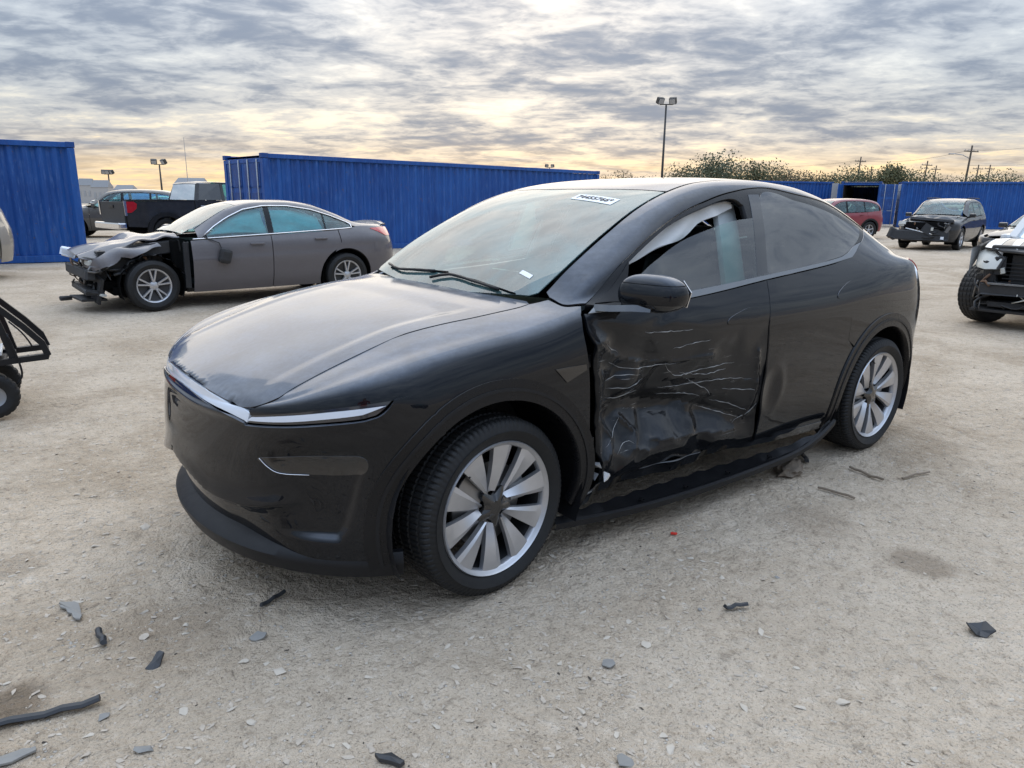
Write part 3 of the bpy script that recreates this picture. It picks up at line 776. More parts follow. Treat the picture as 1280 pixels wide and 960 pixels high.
def gravel():
    rr = random.Random(5); lib = [rock_mesh(rr, 1, rr.uniform(.6, 1), rr.uniform(.25, .6), 8) for _ in range(24)]
    for nm, mat, cnt, s0, s1, seed in (('gravel', 'pebble', 26000, .0028, .014, 1), ('pale_gravel', 'stone_pale', 4200, .0030, .015, 2), ('dark_chips', 'bark', 1500, .002, .009, 3)):
        rr = random.Random(seed); V = []; F = []
        for _ in range(cnt):
            # spread over the ground around the car, more of it close by
            d = 1.1+9.5*rr.random()**1.5; a = R_(rr.uniform(-5, 108)); x = CAM_POS[0]+d*math.cos(a); y = CAM_POS[1]+d*math.sin(a)
            if vnoise(x, y, .9, 21)+rr.uniform(-.5, .5) < -.15: continue
            s_ = s0+(s1-s0)*rr.random()**2.6; v, f = lib[rr.randrange(24)]; A = rr.uniform(0, 6.283); ca, sa = math.cos(A), math.sin(A); z0 = ground_h(x, y)
            b_ = len(V); st_ = rr.uniform(1, 1.9)
            V += [(x+s_*(p[0]*st_*ca-p[1]*sa), y+s_*(p[0]*st_*sa+p[1]*ca), z0+s_*(p[2]*.8+.15)) for p in v]; F += [tuple(i+b_ for i in g) for g in f]
        o = mesh_obj(nm, V, F, MATS[mat]); tag(o, 'fine loose %s strewn over the dirt yard' % nm.replace('_', ' '), 'gravel', kind='stuff')
gravel()
def litter(name, cat, px, py, poly, mat, label, th=.006, tilt=(0, 0), lift=.004, curl=0.0):
    """flat broken piece lying on the dirt, outline given in metres around its middle"""
    x, y = gxy(px, py); m = MB(); n = len(poly); rr = random.Random(int(px*7+py))
    cx_ = sum(p[0] for p in poly)/n; cy_ = sum(p[1] for p in poly)/n
    pts = []
    for i in range(n):
        a, b = poly[i], poly[(i+1) % n]; pts += [a, ((a[0]+b[0])/2+rr.uniform(-.006, .006), (a[1]+b[1])/2+rr.uniform(-.006, .006))]
    k = len(pts); z = lambda p: curl*((p[0]-cx_)**2)+rr.uniform(0, .003)
    top = [(p[0], p[1], th+z(p)) for p in pts]; V = top+[(p[0]*1.02, p[1]*1.02, t[2]-th) for p, t in zip(pts, top)]+[(cx_, cy_, th*1.6)]
    F = [(i, (i+1) % k, 2*k) for i in range(k)]+[(i, i+k, (i+1) % k+k, (i+1) % k) for i in range(k)]+[tuple(range(2*k-1, k-1, -1))]
    o = m.add(V, F).build(name, MATS[mat]); o.location = (x, y, ground_h(x, y)+lift); o.rotation_euler = (tilt[0], tilt[1], CAM_YPR[0]); return tag(o, label, cat)
def stick(px0, py0, px1, py1, r, mat, name, cat, label, lift=.01, flat=1.0):
    a = gxy(px0, py0); b = gxy(px1, py1); rr = random.Random(int(px0*3+py1)); n = 6; pts = []
    for i in range(n+1):
        f = i/n; x = a[0]+(b[0]-a[0])*f+rr.uniform(-1, 1)*r*.3; y = a[1]+(b[1]-a[1])*f+rr.uniform(-1, 1)*r*.3; pts.append((x, y, ground_h(x, y)+lift+rr.uniform(0, r)))
    m = MB(); m.sweep(catmull(pts, .05), [(-r, -r*flat*.6), (-r, r*flat*.4), (-r*.3, r*flat), (r*.6, r*flat*.8), (r, r*flat*.1), (r*.4, -r*flat*.6)]); o = m.build(name, MATS[mat]); return tag(o, label, cat)
def stone(px, py, s_, mat, label, sq=.5, st_=1.3):
    x, y = gxy(px, py); rr = random.Random(int(px*13+py*7)); v, f = rock_mesh(rr, s_*st_, s_, s_*sq, 14); o = mesh_obj('stone', v, f, MATS[mat]); o.location = (x, y, ground_h(x, y)+s_*sq*.4); o.rotation_euler = (rr.uniform(-.2, .2), rr.uniform(-.2, .2), rr.uniform(0, 6)); return tag(o, label, 'stone')
litter('plastic_shard', 'shard', 90, 764, [(-.075, .052), (-.025, .058), (.012, .028), (.045, -.02), (.066, -.062), (.03, -.045), (-.01, -.01), (-.05, .018), (-.06, .036)], 'shard_grey', 'large grey leaf shaped plastic shard left of the front bumper', curl=.9)
stick(123, 791, 131, 809, .011, 'shard_dark', 'rubber_bit', 'debris', 'short black rubber stub below the grey leaf shaped shard')
stick(327, 763, 356, 744, .007, 'shard_dark', 'plastic_strip', 'debris', 'thin dark strip lying below the front lip', flat=1.4)
stick(-12, 909, 125, 882, .014, 'shard_dark', 'trim_strip', 'debris', 'long black trim strip at the lower left edge', flat=.8)
litter('plastic_shard', 'shard', 12, 948, [(-.06, -.03), (.02, .028), (.05, .034), (.06, .02), (.02, -.02), (-.04, -.05)], 'shard_grey', 'grey rounded shard in the lower left corner', curl=1.5)
litter('plastic_shard', 'shard', 196, 829, [(-.022, -.030), (-.012, .030), (.010, .034), (.018, -.012), (.006, -.036)], 'shard_dark', 'upright dark splinter beside pale pebbles at lower left', th=.012, tilt=(.5, .2))
litter('plastic_shard', 'shard', 322, 798, [(-.025, -.010), (-.005, .022), (.028, .016), (.026, -.006), (.0, -.020)], 'shard_grey', 'small grey chip lying below the front lip', tilt=(.3, 0))
litter('metal_scrap', 'scrap', 488, 956, [(-.045, .018), (.0, .022), (.04, -.008), (.03, -.022), (-.03, .0)], 'shard_dark', 'black scrap cut by the bottom picture edge', th=.012)
litter('plastic_shard', 'shard', 760, 832, [(-.022, -.015), (-.014, .016), (.018, .018), (.022, -.006), (.002, -.024)], 'shard_grey', 'slate grey chip in front of the crushed door', th=.004)
stick(905, 764, 934, 761, .010, 'shard_dark', 'rubber_bit', 'debris', 'short black ribbed rubber bar right of the front wheel', flat=.8)
litter('metal_scrap', 'scrap', 1226, 792, [(-.040, .030), (-.012, .034), (.030, .030), (.036, -.020), (.0, -.030), (-.034, -.022)], 'shard_dark', 'curled dark scrap plate at the right', curl=14, tilt=(.25, -.1))
litter('plastic_shard', 'shard', 838, 849, [(-.012, -.02), (-.018, .0), (.0, .02), (.02, .016), (.016, -.008)], 'shard_grey', 'grey chip of two, right of the crushed door reflection', th=.004) if False else None
stick(1062, 584, 1104, 601, .008, 'twig', 'twig', 'twig', 'long bare twig near the rear wheel'); stick(1022, 612, 1068, 625, .007, 'twig', 'twig', 'twig', 'bare twig in front of the crumpled brown bag'); stick(1128, 597, 1162, 591, .006, 'twig', 'twig', 'twig', 'pale twig furthest right near the rear wheel')
stick(1000, 566, 1009, 578, .013, 'shard_dark', 'rubber_bit', 'debris', 'small black lump behind the crumpled brown bag')
litter('red_chip', 'chip', 842, 669, [(-.014, -.005), (-.004, .012), (.014, .004), (.006, -.010)], 'red_bit', 'tiny red plastic chip below the sill', th=.006)
bx, by = gxy(986, 590); rr = random.Random(9); bm = bmesh.new(); bmesh.ops.create_icosphere(bm, subdivisions=3, radius=1)
for v in bm.verts:
    n_ = mnoise.noise(v.co*2.1)*.35+mnoise.noise(v.co*5.3)*.22; v.co = v.co*(1+n_); v.co = Vector((v.co.x*.115, v.co.y*.07, max(-.03, v.co.z*.045)))
me = bpy.data.meshes.new('crumpled_bag'); bm.to_mesh(me); bm.free(); me.materials.append(MATS['bag_brown']); o = bpy.data.objects.new('crumpled_bag', me); link(o); o.location = (bx, by, ground_h(bx, by)+.03); o.rotation_euler = (0, 0, .4); tag(o, 'crumpled brown bag lying near the sill strip', 'bag')
for (px, py, s_, mt_, lb) in [(930, 888, .016, 'stone_pale', 'pale flat stone below the black rubber bar'), (829, 925, .013, 'stone_pale', 'small pale stone just above a larger one at the bottom'), (840, 941, .019, 'stone_pale', 'larger pale flat stone at the bottom, right of centre'), (808, 807, .019, 'stone_pale', 'pale stone between the slate chip and the rubber bar'),
        (786, 777, .012, 'stone_pale', 'small pale stone below the front wheel on the right'), (181, 657, .024, 'stone_pale', 'pale stone left of the bumper, upper of the left group'), (120, 680, .02, 'stone_pale', 'pale stone at left, above the grey leaf shard'), (350, 842, .019, 'stone_pale', 'pale squarish stone below the front lip'),
        (305, 828, .017, 'stone_pale', 'pale stone left of the squarish one'), (230, 889, .016, 'stone_pale', 'pale sliver stone right of the black trim strip'), (180, 938, .024, 'shard_grey', 'flat grey stone near the lower left corner'), (180, 797, .02, 'pebble', 'brown grey stone left of the dark splinter'), (129, 898, .02, 'shard_grey', 'dark grey stone at the end of the black trim strip'),
        (315, 905, .014, 'stone_pale', 'pale thin stone above the bottom edge at left'), (375, 928, .013, 'pebble', 'round pebble above the bottom edge'), (545, 912, .013, 'stone_pale', 'pale pebble above the bottom edge in the middle'), (780, 955, .03, 'shard_grey', 'grey flat stone cut by the bottom edge, right of centre'), (903, 722, .014, 'stone_pale', 'pale pebble right of the tyre below the red chip'),
        (971, 724, .010, 'shard_grey', 'dark round pebble near the rubber bar'), (1052, 880, .018, 'stone_pale', 'pale chip stone at lower right'), (875, 762, .012, 'shard_grey', 'grey pebble left of the rubber bar'), (952, 793, .018, 'stone_pale', 'pale crooked stone below the rubber bar'), (1263, 876, .012, 'stone_pale', 'pale stone at the right edge'), (690, 696, .015, 'stone_pale', 'pale stone right of the front tyre')]:
    stone(px, py, s_, mt_, lb, .35)
def hero_surface():
    R = []
    def row(xn, L, p, w, z, **k): R.append(dict(xn=xn, L=L, p=p, w=w, z=z, **k))
    row(-.86, .68, 2.1, [(-.9,.935),(-.3,.935),(.3,.88),(.8,.845),(2.0,.845),(2.6,.88),(3.3,.90),(3.8,.86)],
        [(-.9,.20),(0,.20),(2.2,.205),(2.9,.23),(3.4,.26),(3.9,.29)])
    row(-.905, .72, 2.05, [(-.9,.94),(-.3,.945),(.3,.925),(.9,.905),(2.0,.905),(2.6,.93),(3.3,.925),(3.8,.88)],
        [(-.9,.34),(0,.33),(2.2,.33),(2.9,.35),(3.4,.38),(3.9,.42)])
    row(-.915, .74, 2.0, [(-.9,.94),(-.3,.952),(.3,.948),(.9,.94),(2.0,.94),(2.7,.955),(3.3,.935),(3.8,.89)],
        [(-.9,.48),(0,.48),(2.2,.49),(3.9,.53)])
    row(-.905, .70, 2.05, [(-.9,.935),(-.3,.955),(.3,.957),(.9,.953),(2.0,.953),(2.8,.962),(3.3,.935),(3.8,.88)],
        [(-.9,.61),(-.3,.63),(.3,.64),(2.2,.66),(3.9,.70)])
    row(-.878, .60, 2.3, [(-.9,.92),(-.45,.935),(-.2,.95),(.3,.955),(.9,.955),(2.0,.955),(2.8,.958),(3.3,.935),(3.8,.88)],
        [(-.9,.712),(-.6,.75),(-.3,.79),(.3,.82),(1.2,.82),(2.2,.85),(2.9,.90),(3.9,.92)])
    row(-.862, .52, 2.4, [(-.9,.87),(-.5,.885),(-.2,.905),(.2,.922),(.45,.933),(.9,.945),(1.6,.943),(2.2,.938),(2.75,.93),(3.2,.895),(3.6,.84),(3.9,.75)],
        [(-.9,.757),(-.82,.772),(-.72,.812),(-.58,.865),(-.40,.915),(-.19,.952),(.12,.975),(.45,.985),(1.0,.97),(1.6,.985),(2.2,1.01),(2.75,1.07),(3.2,1.12),(3.6,1.115),(3.9,1.08)])
    row(-.856, .43, 2.5, [(-.9,.77),(-.5,.79),(-.2,.825),(.2,.86),(.45,.895),(.8,.900),(1.14,.893),(1.7,.874),(2.3,.852),(2.6,.845),(2.9,.84),(3.2,.81),(3.6,.74),(3.9,.66)],
        [(-.9,.773),(-.82,.785),(-.72,.822),(-.58,.885),(-.40,.938),(-.19,.985),(.12,1.025),(.36,1.050),(.47,1.066),(.8,1.085),(1.14,1.106),(1.7,1.156),(2.3,1.196),(2.7,1.222),(3.0,1.205),(3.3,1.17),(3.6,1.14),(3.9,1.10)], sig=.05)
    row(-.853, .35, 2.6, [(-.9,.70),(-.5,.725),(-.2,.765),(.2,.80),(.42,.835),(.6,.850),(.8,.850),(1.14,.825),(1.7,.793),(2.3,.782),(2.6,.782),(2.9,.785),(3.2,.765),(3.6,.65),(3.9,.58)],
        [(-.9,.787),(-.82,.795),(-.72,.828),(-.58,.888),(-.40,.944),(-.19,.998),(.12,1.042),(.36,1.068),(.47,1.095),(.6,1.135),(.8,1.195),(1.14,1.285),(1.5,1.345),(1.9,1.365),(2.3,1.345),(2.7,1.305),(3.0,1.255),(3.3,1.19),(3.6,1.15),(3.9,1.11)], sig=.05)
    row(-.850, .29, 2.8, [(-.9,.64),(-.5,.665),(-.2,.71),(.2,.745),(.40,.775),(.55,.815),(.748,.798),(1.073,.735),(1.33,.706),(1.6,.690),(1.9,.684),(2.3,.684),(2.6,.690),(2.9,.70),(3.2,.70),(3.6,.61),(3.9,.54)],
        [(-.9,.801),(-.82,.805),(-.72,.832),(-.58,.889),(-.40,.948),(-.19,1.006),(.12,1.053),(.36,1.078),(.47,1.125),(.6,1.195),(.748,1.275),(1.073,1.447),(1.33,1.52),(1.593,1.556),(1.863,1.560),(2.219,1.535),(2.5,1.487),(2.75,1.415),(3.0,1.325),(3.25,1.235),(3.6,1.155),(3.9,1.115)], sig=.045)
    row(-.846, .20, 3.6, [(-.9,.608),(-.7,.606),(-.5,.610),(-.2,.655),(.2,.69),(.36,.70),(.5,.70),(.748,.675),(1.0,.642),(1.3,.610),(1.6,.592),(1.9,.585),(2.3,.585),(2.7,.590),(3.0,.60),(3.3,.60),(3.6,.55),(3.9,.48)],
        [(-.9,.815),(-.82,.814),(-.72,.836),(-.58,.890),(-.40,.952),(-.19,1.013),(.12,1.060),(.36,1.085),(.5,1.200),(.6,1.262),(.748,1.343),(1.0,1.463),(1.2,1.531),(1.45,1.585),(1.85,1.607),(2.2,1.59),(2.55,1.535),(2.9,1.43),(3.2,1.30),(3.45,1.205),(3.9,1.12)], sig=.045)
    return Surf(R, xj=.05, x2=3.15, xr=[3.76,3.84,3.88,3.89,3.88,3.82,3.74,3.70,3.66,3.64])
# panel outlines on the body surface (u along the car, t up the section)
HP = {'hoodline': [(0.4147, 4.877), (0.905, 9.0), (1.1489, 8.926), (1.368, 8.957), (1.589, 9.0), (1.8099, 8.833), (2.0352, 8.564), (2.1881, 8.734), (2.2779, 8.933)],
 'foot_f': [(2.3442, 8.438), (2.3583, 7.096), (2.415, 6.529)],
 'fender_rear': [(2.3841, 5.86), (2.373, 5.099), (2.383, 4.527), (2.3917, 3.985), (2.3965, 3.436), (2.4054, 2.627)],
 'seam_arch': [(1.3294, 3.973), (1.2174, 4.192), (1.1112, 4.332), (0.9674, 4.424), (0.8817, 4.452)],
 'hl_top': [(0.8752, 4.445), (0.7684, 4.529), (0.6446, 4.629), (0.5057, 4.667), (0.4152, 4.601)],
 'hl_bot': [(0.398, 4.211), (0.5086, 4.225), (0.6307, 4.231), (0.764, 4.183), (0.8044, 4.208), (0.8404, 4.313)],
 'bumper_top': [(0.3877, 4.075), (0.5066, 4.123), (0.6282, 4.15), (0.761, 4.117), (0.8064, 4.147), (0.8448, 4.248), (0.8779, 4.4)],
 'bar_low': [(0.3829, 4.183), (0.3099, 4.502), (0.1897, 4.924), (0.08, 5.562)],
 'foot_b': [(2.4427, 6.677), (2.371, 7.335), (2.3582, 8.553)],
 'seam_top': [(2.4457, 6.653), (2.6171, 7.579), (2.8094, 7.733), (2.9937, 7.722), (3.1341, 7.753), (3.284, 7.788), (3.4211, 7.845), (3.5651, 7.927), (3.7179, 8.043), (3.9046, 8.113), (4.202, 8.051), (4.5654, 8.22), (4.9011, 8.017)],
 'qglass_rear': [(4.9011, 8.017), (4.6953, 6.68), (4.5459, 5.965), (4.3785, 5.838), (4.3243, 5.818)],
 'mold_top': [(2.4836, 6.298), (2.6757, 6.056), (3.0155, 6.017), (3.6656, 5.93), (4.2969, 5.942), (4.4751, 6.051), (4.5911, 6.393)],
 'mold_bot': [(2.4199, 5.835), (2.6619, 5.759), (3.02, 5.802), (3.6478, 5.814), (4.3785, 5.838), (4.5459, 5.965), (4.6953, 6.68)],
 'door_front': [(2.4051, 5.878), (2.4137, 5.065), (2.4384, 4.494), (2.4716, 3.924), (2.5118, 3.125), (2.5556, 1.977), (2.5972, 0.755)],
 'door_split': [(3.6435, 5.806), (3.6081, 4.646), (3.6184, 3.657), (3.6216, 2.191), (3.67, 0.793)],
 'rdoor_rear': [(4.3228, 5.807), (4.3721, 5.33), (4.3808, 4.785), (4.3972, 4.091), (4.3926, 3.411)],
 'sail': [(2.4851, 6.417), (2.7214, 7.574), (2.6851, 6.888), (2.619, 6.145)],
 'open_f': [(2.7243, 7.529), (2.7974, 7.583), (2.9495, 7.605), (3.1201, 7.637), (3.3007, 7.669), (3.458, 7.724), (3.5514, 7.722), (3.6029, 7.596), (3.6165, 7.379), (3.5693, 5.947), (3.1556, 6.05), (2.6757, 6.056), (2.6639, 6.498)],
 'glass_f': [(2.607, 6.087), (2.7056, 6.699), (2.8015, 6.995), (2.9355, 7.125), (3.0902, 7.194), (3.1948, 7.203), (3.309, 7.209), (3.4916, 7.247), (3.735, 7.263), (3.754, 7.244), (3.6695, 5.895), (3.1516, 5.987), (2.6726, 5.991)],
 'bpost': [(3.6945, 7.82), (3.7825, 7.822), (3.6693, 5.97), (3.5783, 5.972)],
 'glass_r': [(3.7987, 7.811), (4.1211, 7.767), (4.32, 7.738), (4.4846, 7.702), (4.6721, 7.611), (4.7657, 7.581), (4.7336, 7.24), (4.596, 6.447), (4.4783, 6.079), (4.2998, 5.967), (3.6827, 5.961)],
 'tail': [(5.1891, 5.06), (5.3136, 4.861), (5.2567, 4.596), (5.1972, 4.748)],
 'handle_f': [(3.3042, 4.824), (3.4611, 4.855), (3.5083, 4.945)],
 'handle_r': [(4.2769, 4.917), (4.4361, 4.883), (4.5207, 4.973)],
 'chin': [(0.0, 2.339), (0.0, 2.215), (0.1358, 1.903), (0.222, 1.641), (0.3428, 1.583), (0.4287, 1.683), (0.541, 1.929)],
 'vent': [(0.4248, 3.044), (0.4467, 2.816), (0.4808, 2.654), (0.5585, 2.627), (0.7036, 2.682), (0.7244, 3.135), (0.6035, 3.187)],
 'side_cam': [(2.2138, 4.255), (2.3714, 4.263), (2.3748, 4.138), (2.2683, 3.941)],
 'lowcrease': [(0.7264, 3.122), (0.6909, 2.379), (0.6562, 1.363), (0.6391, 1.106)],
 'ledge': [(0.4228, 0.843), (0.644, 1.151), (0.6196, 0.967), (0.5796, 0.871), (0.5091, 0.835)]}
# ---------------------------------------------------------------- wheels (outer face towards -Y, hub at origin)
def tyre_mesh(R, r, w, nseg=144, slots=96, name='tyre', mat=None, parent=None, slot_d=.0065, fine=True):
    hw = w/2
    prof = [(r-.012, -hw*.72), (r+.004, -hw*.86), (r+.02, -hw*.95), ((R+r)/2, -hw*1.03), (R-.05, -hw*1.0), (R-.022, -hw*.93), (R-.010, -hw*.86)]
    tread = []
    gr = [-.62, -.22, .22, .62]
    ys = [-.80]
    for g in gr: ys += [g-.065, g-.05, g+.05, g+.065]
    ys += [.80]
    for yy in ys:
        ing = any(abs(yy-g) < .055 for g in gr)
        crown = R-.006*(yy/.8)**2*1.0
        tread.append((crown-(.007 if ing else 0), yy*hw))
    back = [(p[0], -p[1]) for p in reversed(prof)]
    full = prof+tread+back
    V = []; F = []; m = len(full); n = slots*4 if fine else nseg
    for i in range(n):
        a = 2*math.pi*i/n; k = i % 4
        for j, (rr, h) in enumerate(full):
            q = rr; aa = a
            if fine and len(prof)-2 <= j < len(prof)+len(tread)+2:
                ing = j >= len(prof) and (R-rr) > .0065+.006*(h/hw/.8)**2 and abs(h) < .7*hw
                if not ing and k == 0: q = rr-slot_d
                aa = a+(.02 if h > 0 else -.02)*(abs(h)/hw)*1.4
            V.append((q*math.cos(aa), h, q*math.sin(aa)))
    for i in range(n):
        j = (i+1) % n
        for k in range(m-1): F.append((i*m+k, j*m+k, j*m+k+1, i*m+k+1))
    o = mesh_obj(name, V, F, mat, parent, smooth=True, autosmooth=28)
    bm = bmesh.new(); bm.from_mesh(o.data); bmesh.ops.recalc_face_normals(bm, faces=bm.faces[:]); bm.to_mesh(o.data); bm.free()
    o.data.set_sharp_from_angle(angle=R_(28))
    return o
def hero_wheel(parent, loc, side, steer, spin):
    """five pairs of twisted blades, black star hub, brake disc and caliper behind"""
    w = bpy.data.objects.new('wheel', None); link(w, parent); w.location = loc
    w.rotation_euler = (0, 0, steer if side < 0 else steer+math.pi)
    sp = Matrix.Rotation(spin, 3, 'Y')
    tyre_mesh(.356, .262, .262, mat=MATS['tyre'], parent=w)
    yo = -.118
    b = MB(); b.lathe([(.258, .10), (.245, .09), (.236, .02), (.238, -.06), (.245, -.085)], 72)
    b.build('barrel', MATS['wheel_dark'], w, angle=40)
    b = MB(); b.lathe([(.244, yo+.035), (.246, yo+.014), (.250, yo+.008), (.258, yo+.004), (.264, yo-.004), (.2675, yo+.002), (.266, yo+.02)], 96)
    b.build('rim', MATS['alloy'], w, angle=35)
    def pol(r, a, y): return sp @ Vector((r*math.cos(R_(a)), y, r*math.sin(R_(a))))
    for k in range(5):
        base = 90+72*k
        for (i0, i1, o0, o1, tw) in ((4, 22, 6.5, 29, 1), (-16, 2, -29.5, -7.5, -1)):
            # each blade: a ridge line with one bright face and one face falling inwards
            n = 9; V = []; F = []
            for j in range(n+1):
                f = j/n; r = .066+(.2525-.066)*f
                def mixa(ai, ao):      # straight edge from hub to rim
                    qx = .066*math.cos(R_(ai))*(1-f)+.2525*math.cos(R_(ao))*f; qz = .066*math.sin(R_(ai))*(1-f)+.2525*math.sin(R_(ao))*f
                    return math.degrees(math.atan2(qz, qx)), math.hypot(qx, qz)
                (a0, r0), (a1, r1) = mixa(base+i0, base+o0), mixa(base+i1, base+o1)
                if a1-a0 > 180: a0 += 360
                if a0-a1 > 180: a1 += 360
                rm = (r0+r1)/2
                yb = yo+.028-.020*f-.006*math.sin(math.pi*f)
                ridge = a0+(a1-a0)*(.72 if tw > 0 else .22)
                fold = .020*(1-f)+.002
                ya, yc = (yb+fold, yb+.006) if tw > 0 else (yb+.006, yb+fold)
                for aa, yy, rr_ in ((a0, ya+.022, r0), (a0, ya, r0), (ridge, yb, rm), (a1, yc, r1), (a1, yc+.022, r1)): V.append(pol(rr_, aa, yy))
            for j in range(n):
                for q in range(4): F.append((j*5+q, j*5+q+1, (j+1)*5+q+1, (j+1)*5+q))
            F.append((0, 1, 2, 3, 4)); F.append(tuple(n*5+q for q in (4, 3, 2, 1, 0)))
            m = MB(); m.add(V, F); m.build('spoke', MATS['alloy'], w, angle=18)
    b = MB(); V = []; F = []
    # hub: five-lobed black star with a small cap
    nn = 60
    for i in range(nn):
        a = 360*i/nn; lob = .5+.5*math.cos(R_(5*(a-90-30)))
        r = .052+.034*lob**2
        V += [pol(r, a, yo+.045), pol(r, a, yo+.030), pol(r*.55, a, yo+.018), pol(.028, a, yo+.016)]
    for i in range(nn):
        j = (i+1) % nn
        for q in range(3): F.append((i*4+q, i*4+q+1, j*4+q+1, j*4+q))
    F.append(tuple(i*4+3 for i in range(nn)))
    b.add(V, F); b.build('hub_cap', MATS['black_gloss'], w, angle=30)
    b = MB(); b.lathe([(.06, yo+.06), (.06, yo+.05), (.168, yo+.075), (.170, yo+.078), (.170, yo+.098), (.168, yo+.10), (.06, yo+.10)], 64)
    b.build('brake_disc', MATS['steel'], w, angle=30)
    b = MB(); 
    for q in range(-3, 4):
        a = R_(20+q*7); b.box((.145*math.cos(a), yo+.070, .145*math.sin(a)), (.075, .035, .02), Matrix.Rotation(-a, 3, 'Y'), .004)
    b.build('brake_caliper', MATS['alloy_dull'], w)
    b = MB(); b.tube([sp @ Vector((.222*math.cos(R_(118)), yo+.03, .222*math.sin(R_(118)))), sp @ Vector((.205*math.cos(R_(118)), yo+.012, .205*math.sin(R_(118))))], .004, 8)
    b.build('valve', MATS['black_plastic'], w)
    return w
def simple_wheel(parent, loc, side, R, r, w, steer=0, spokes=5, double=True, mat=None, fine=False, spin=0.0):
    """background car wheel: tyre, rim, spokes, hub"""
    o = bpy.data.objects.new('wheel', None); link(o, parent); o.location = loc; o.rotation_euler = (0, 0, steer if side < 0 else steer+math.pi)
    mat = mat or MATS['alloy']
    tyre_mesh(R, r, w, nseg=48, slots=36, mat=MATS['tyre'], parent=o, fine=fine)
    yo = -w*.40
    b = MB(); b.lathe([(r-.002, w*.4), (r-.03, w*.36), (r-.035, 0), (r-.03, yo+.03), (r*.35, yo+.06), (.02, yo+.06)], 40); b.build('barrel', MATS['wheel_dark'], o, angle=40)
    b = MB(); b.lathe([(r-.030, yo+.03), (r-.022, yo+.004), (r-.006, yo-.004), (r+.002, yo+.004), (r+.002, yo+.02)], 48); b.build('rim', mat, o, angle=40)
    for k in range(spokes):
        offs = (-9, 9) if double else (0,)
        for d in offs:
            a0 = R_(90+spin+k*360/spokes+d*.75); a1 = R_(90+spin+k*360/spokes+d*1.25)
            p0 = Vector((.05*math.cos(a0), yo+.022, .05*math.sin(a0))); p1 = Vector(((r-.02)*math.cos(a1), yo+.008, (r-.02)*math.sin(a1)))
            m = MB(); hw = .014 if double else .024
            m.sweep([p0, (p0+p1)/2, p1], [(-hw, 0), (-hw*.6, .012), (hw*.6, .012), (hw, 0), (hw, -.018), (-hw, -.018)], ups=[(0, -1, 0)]*3)
            m.build('spoke', mat, o)
    b = MB(); b.lathe([(.001, yo+.006), (.03, yo+.008), (.055, yo+.018), (.062, yo+.05)], 24); b.build('hub_cap', mat, o, angle=40)
    return o
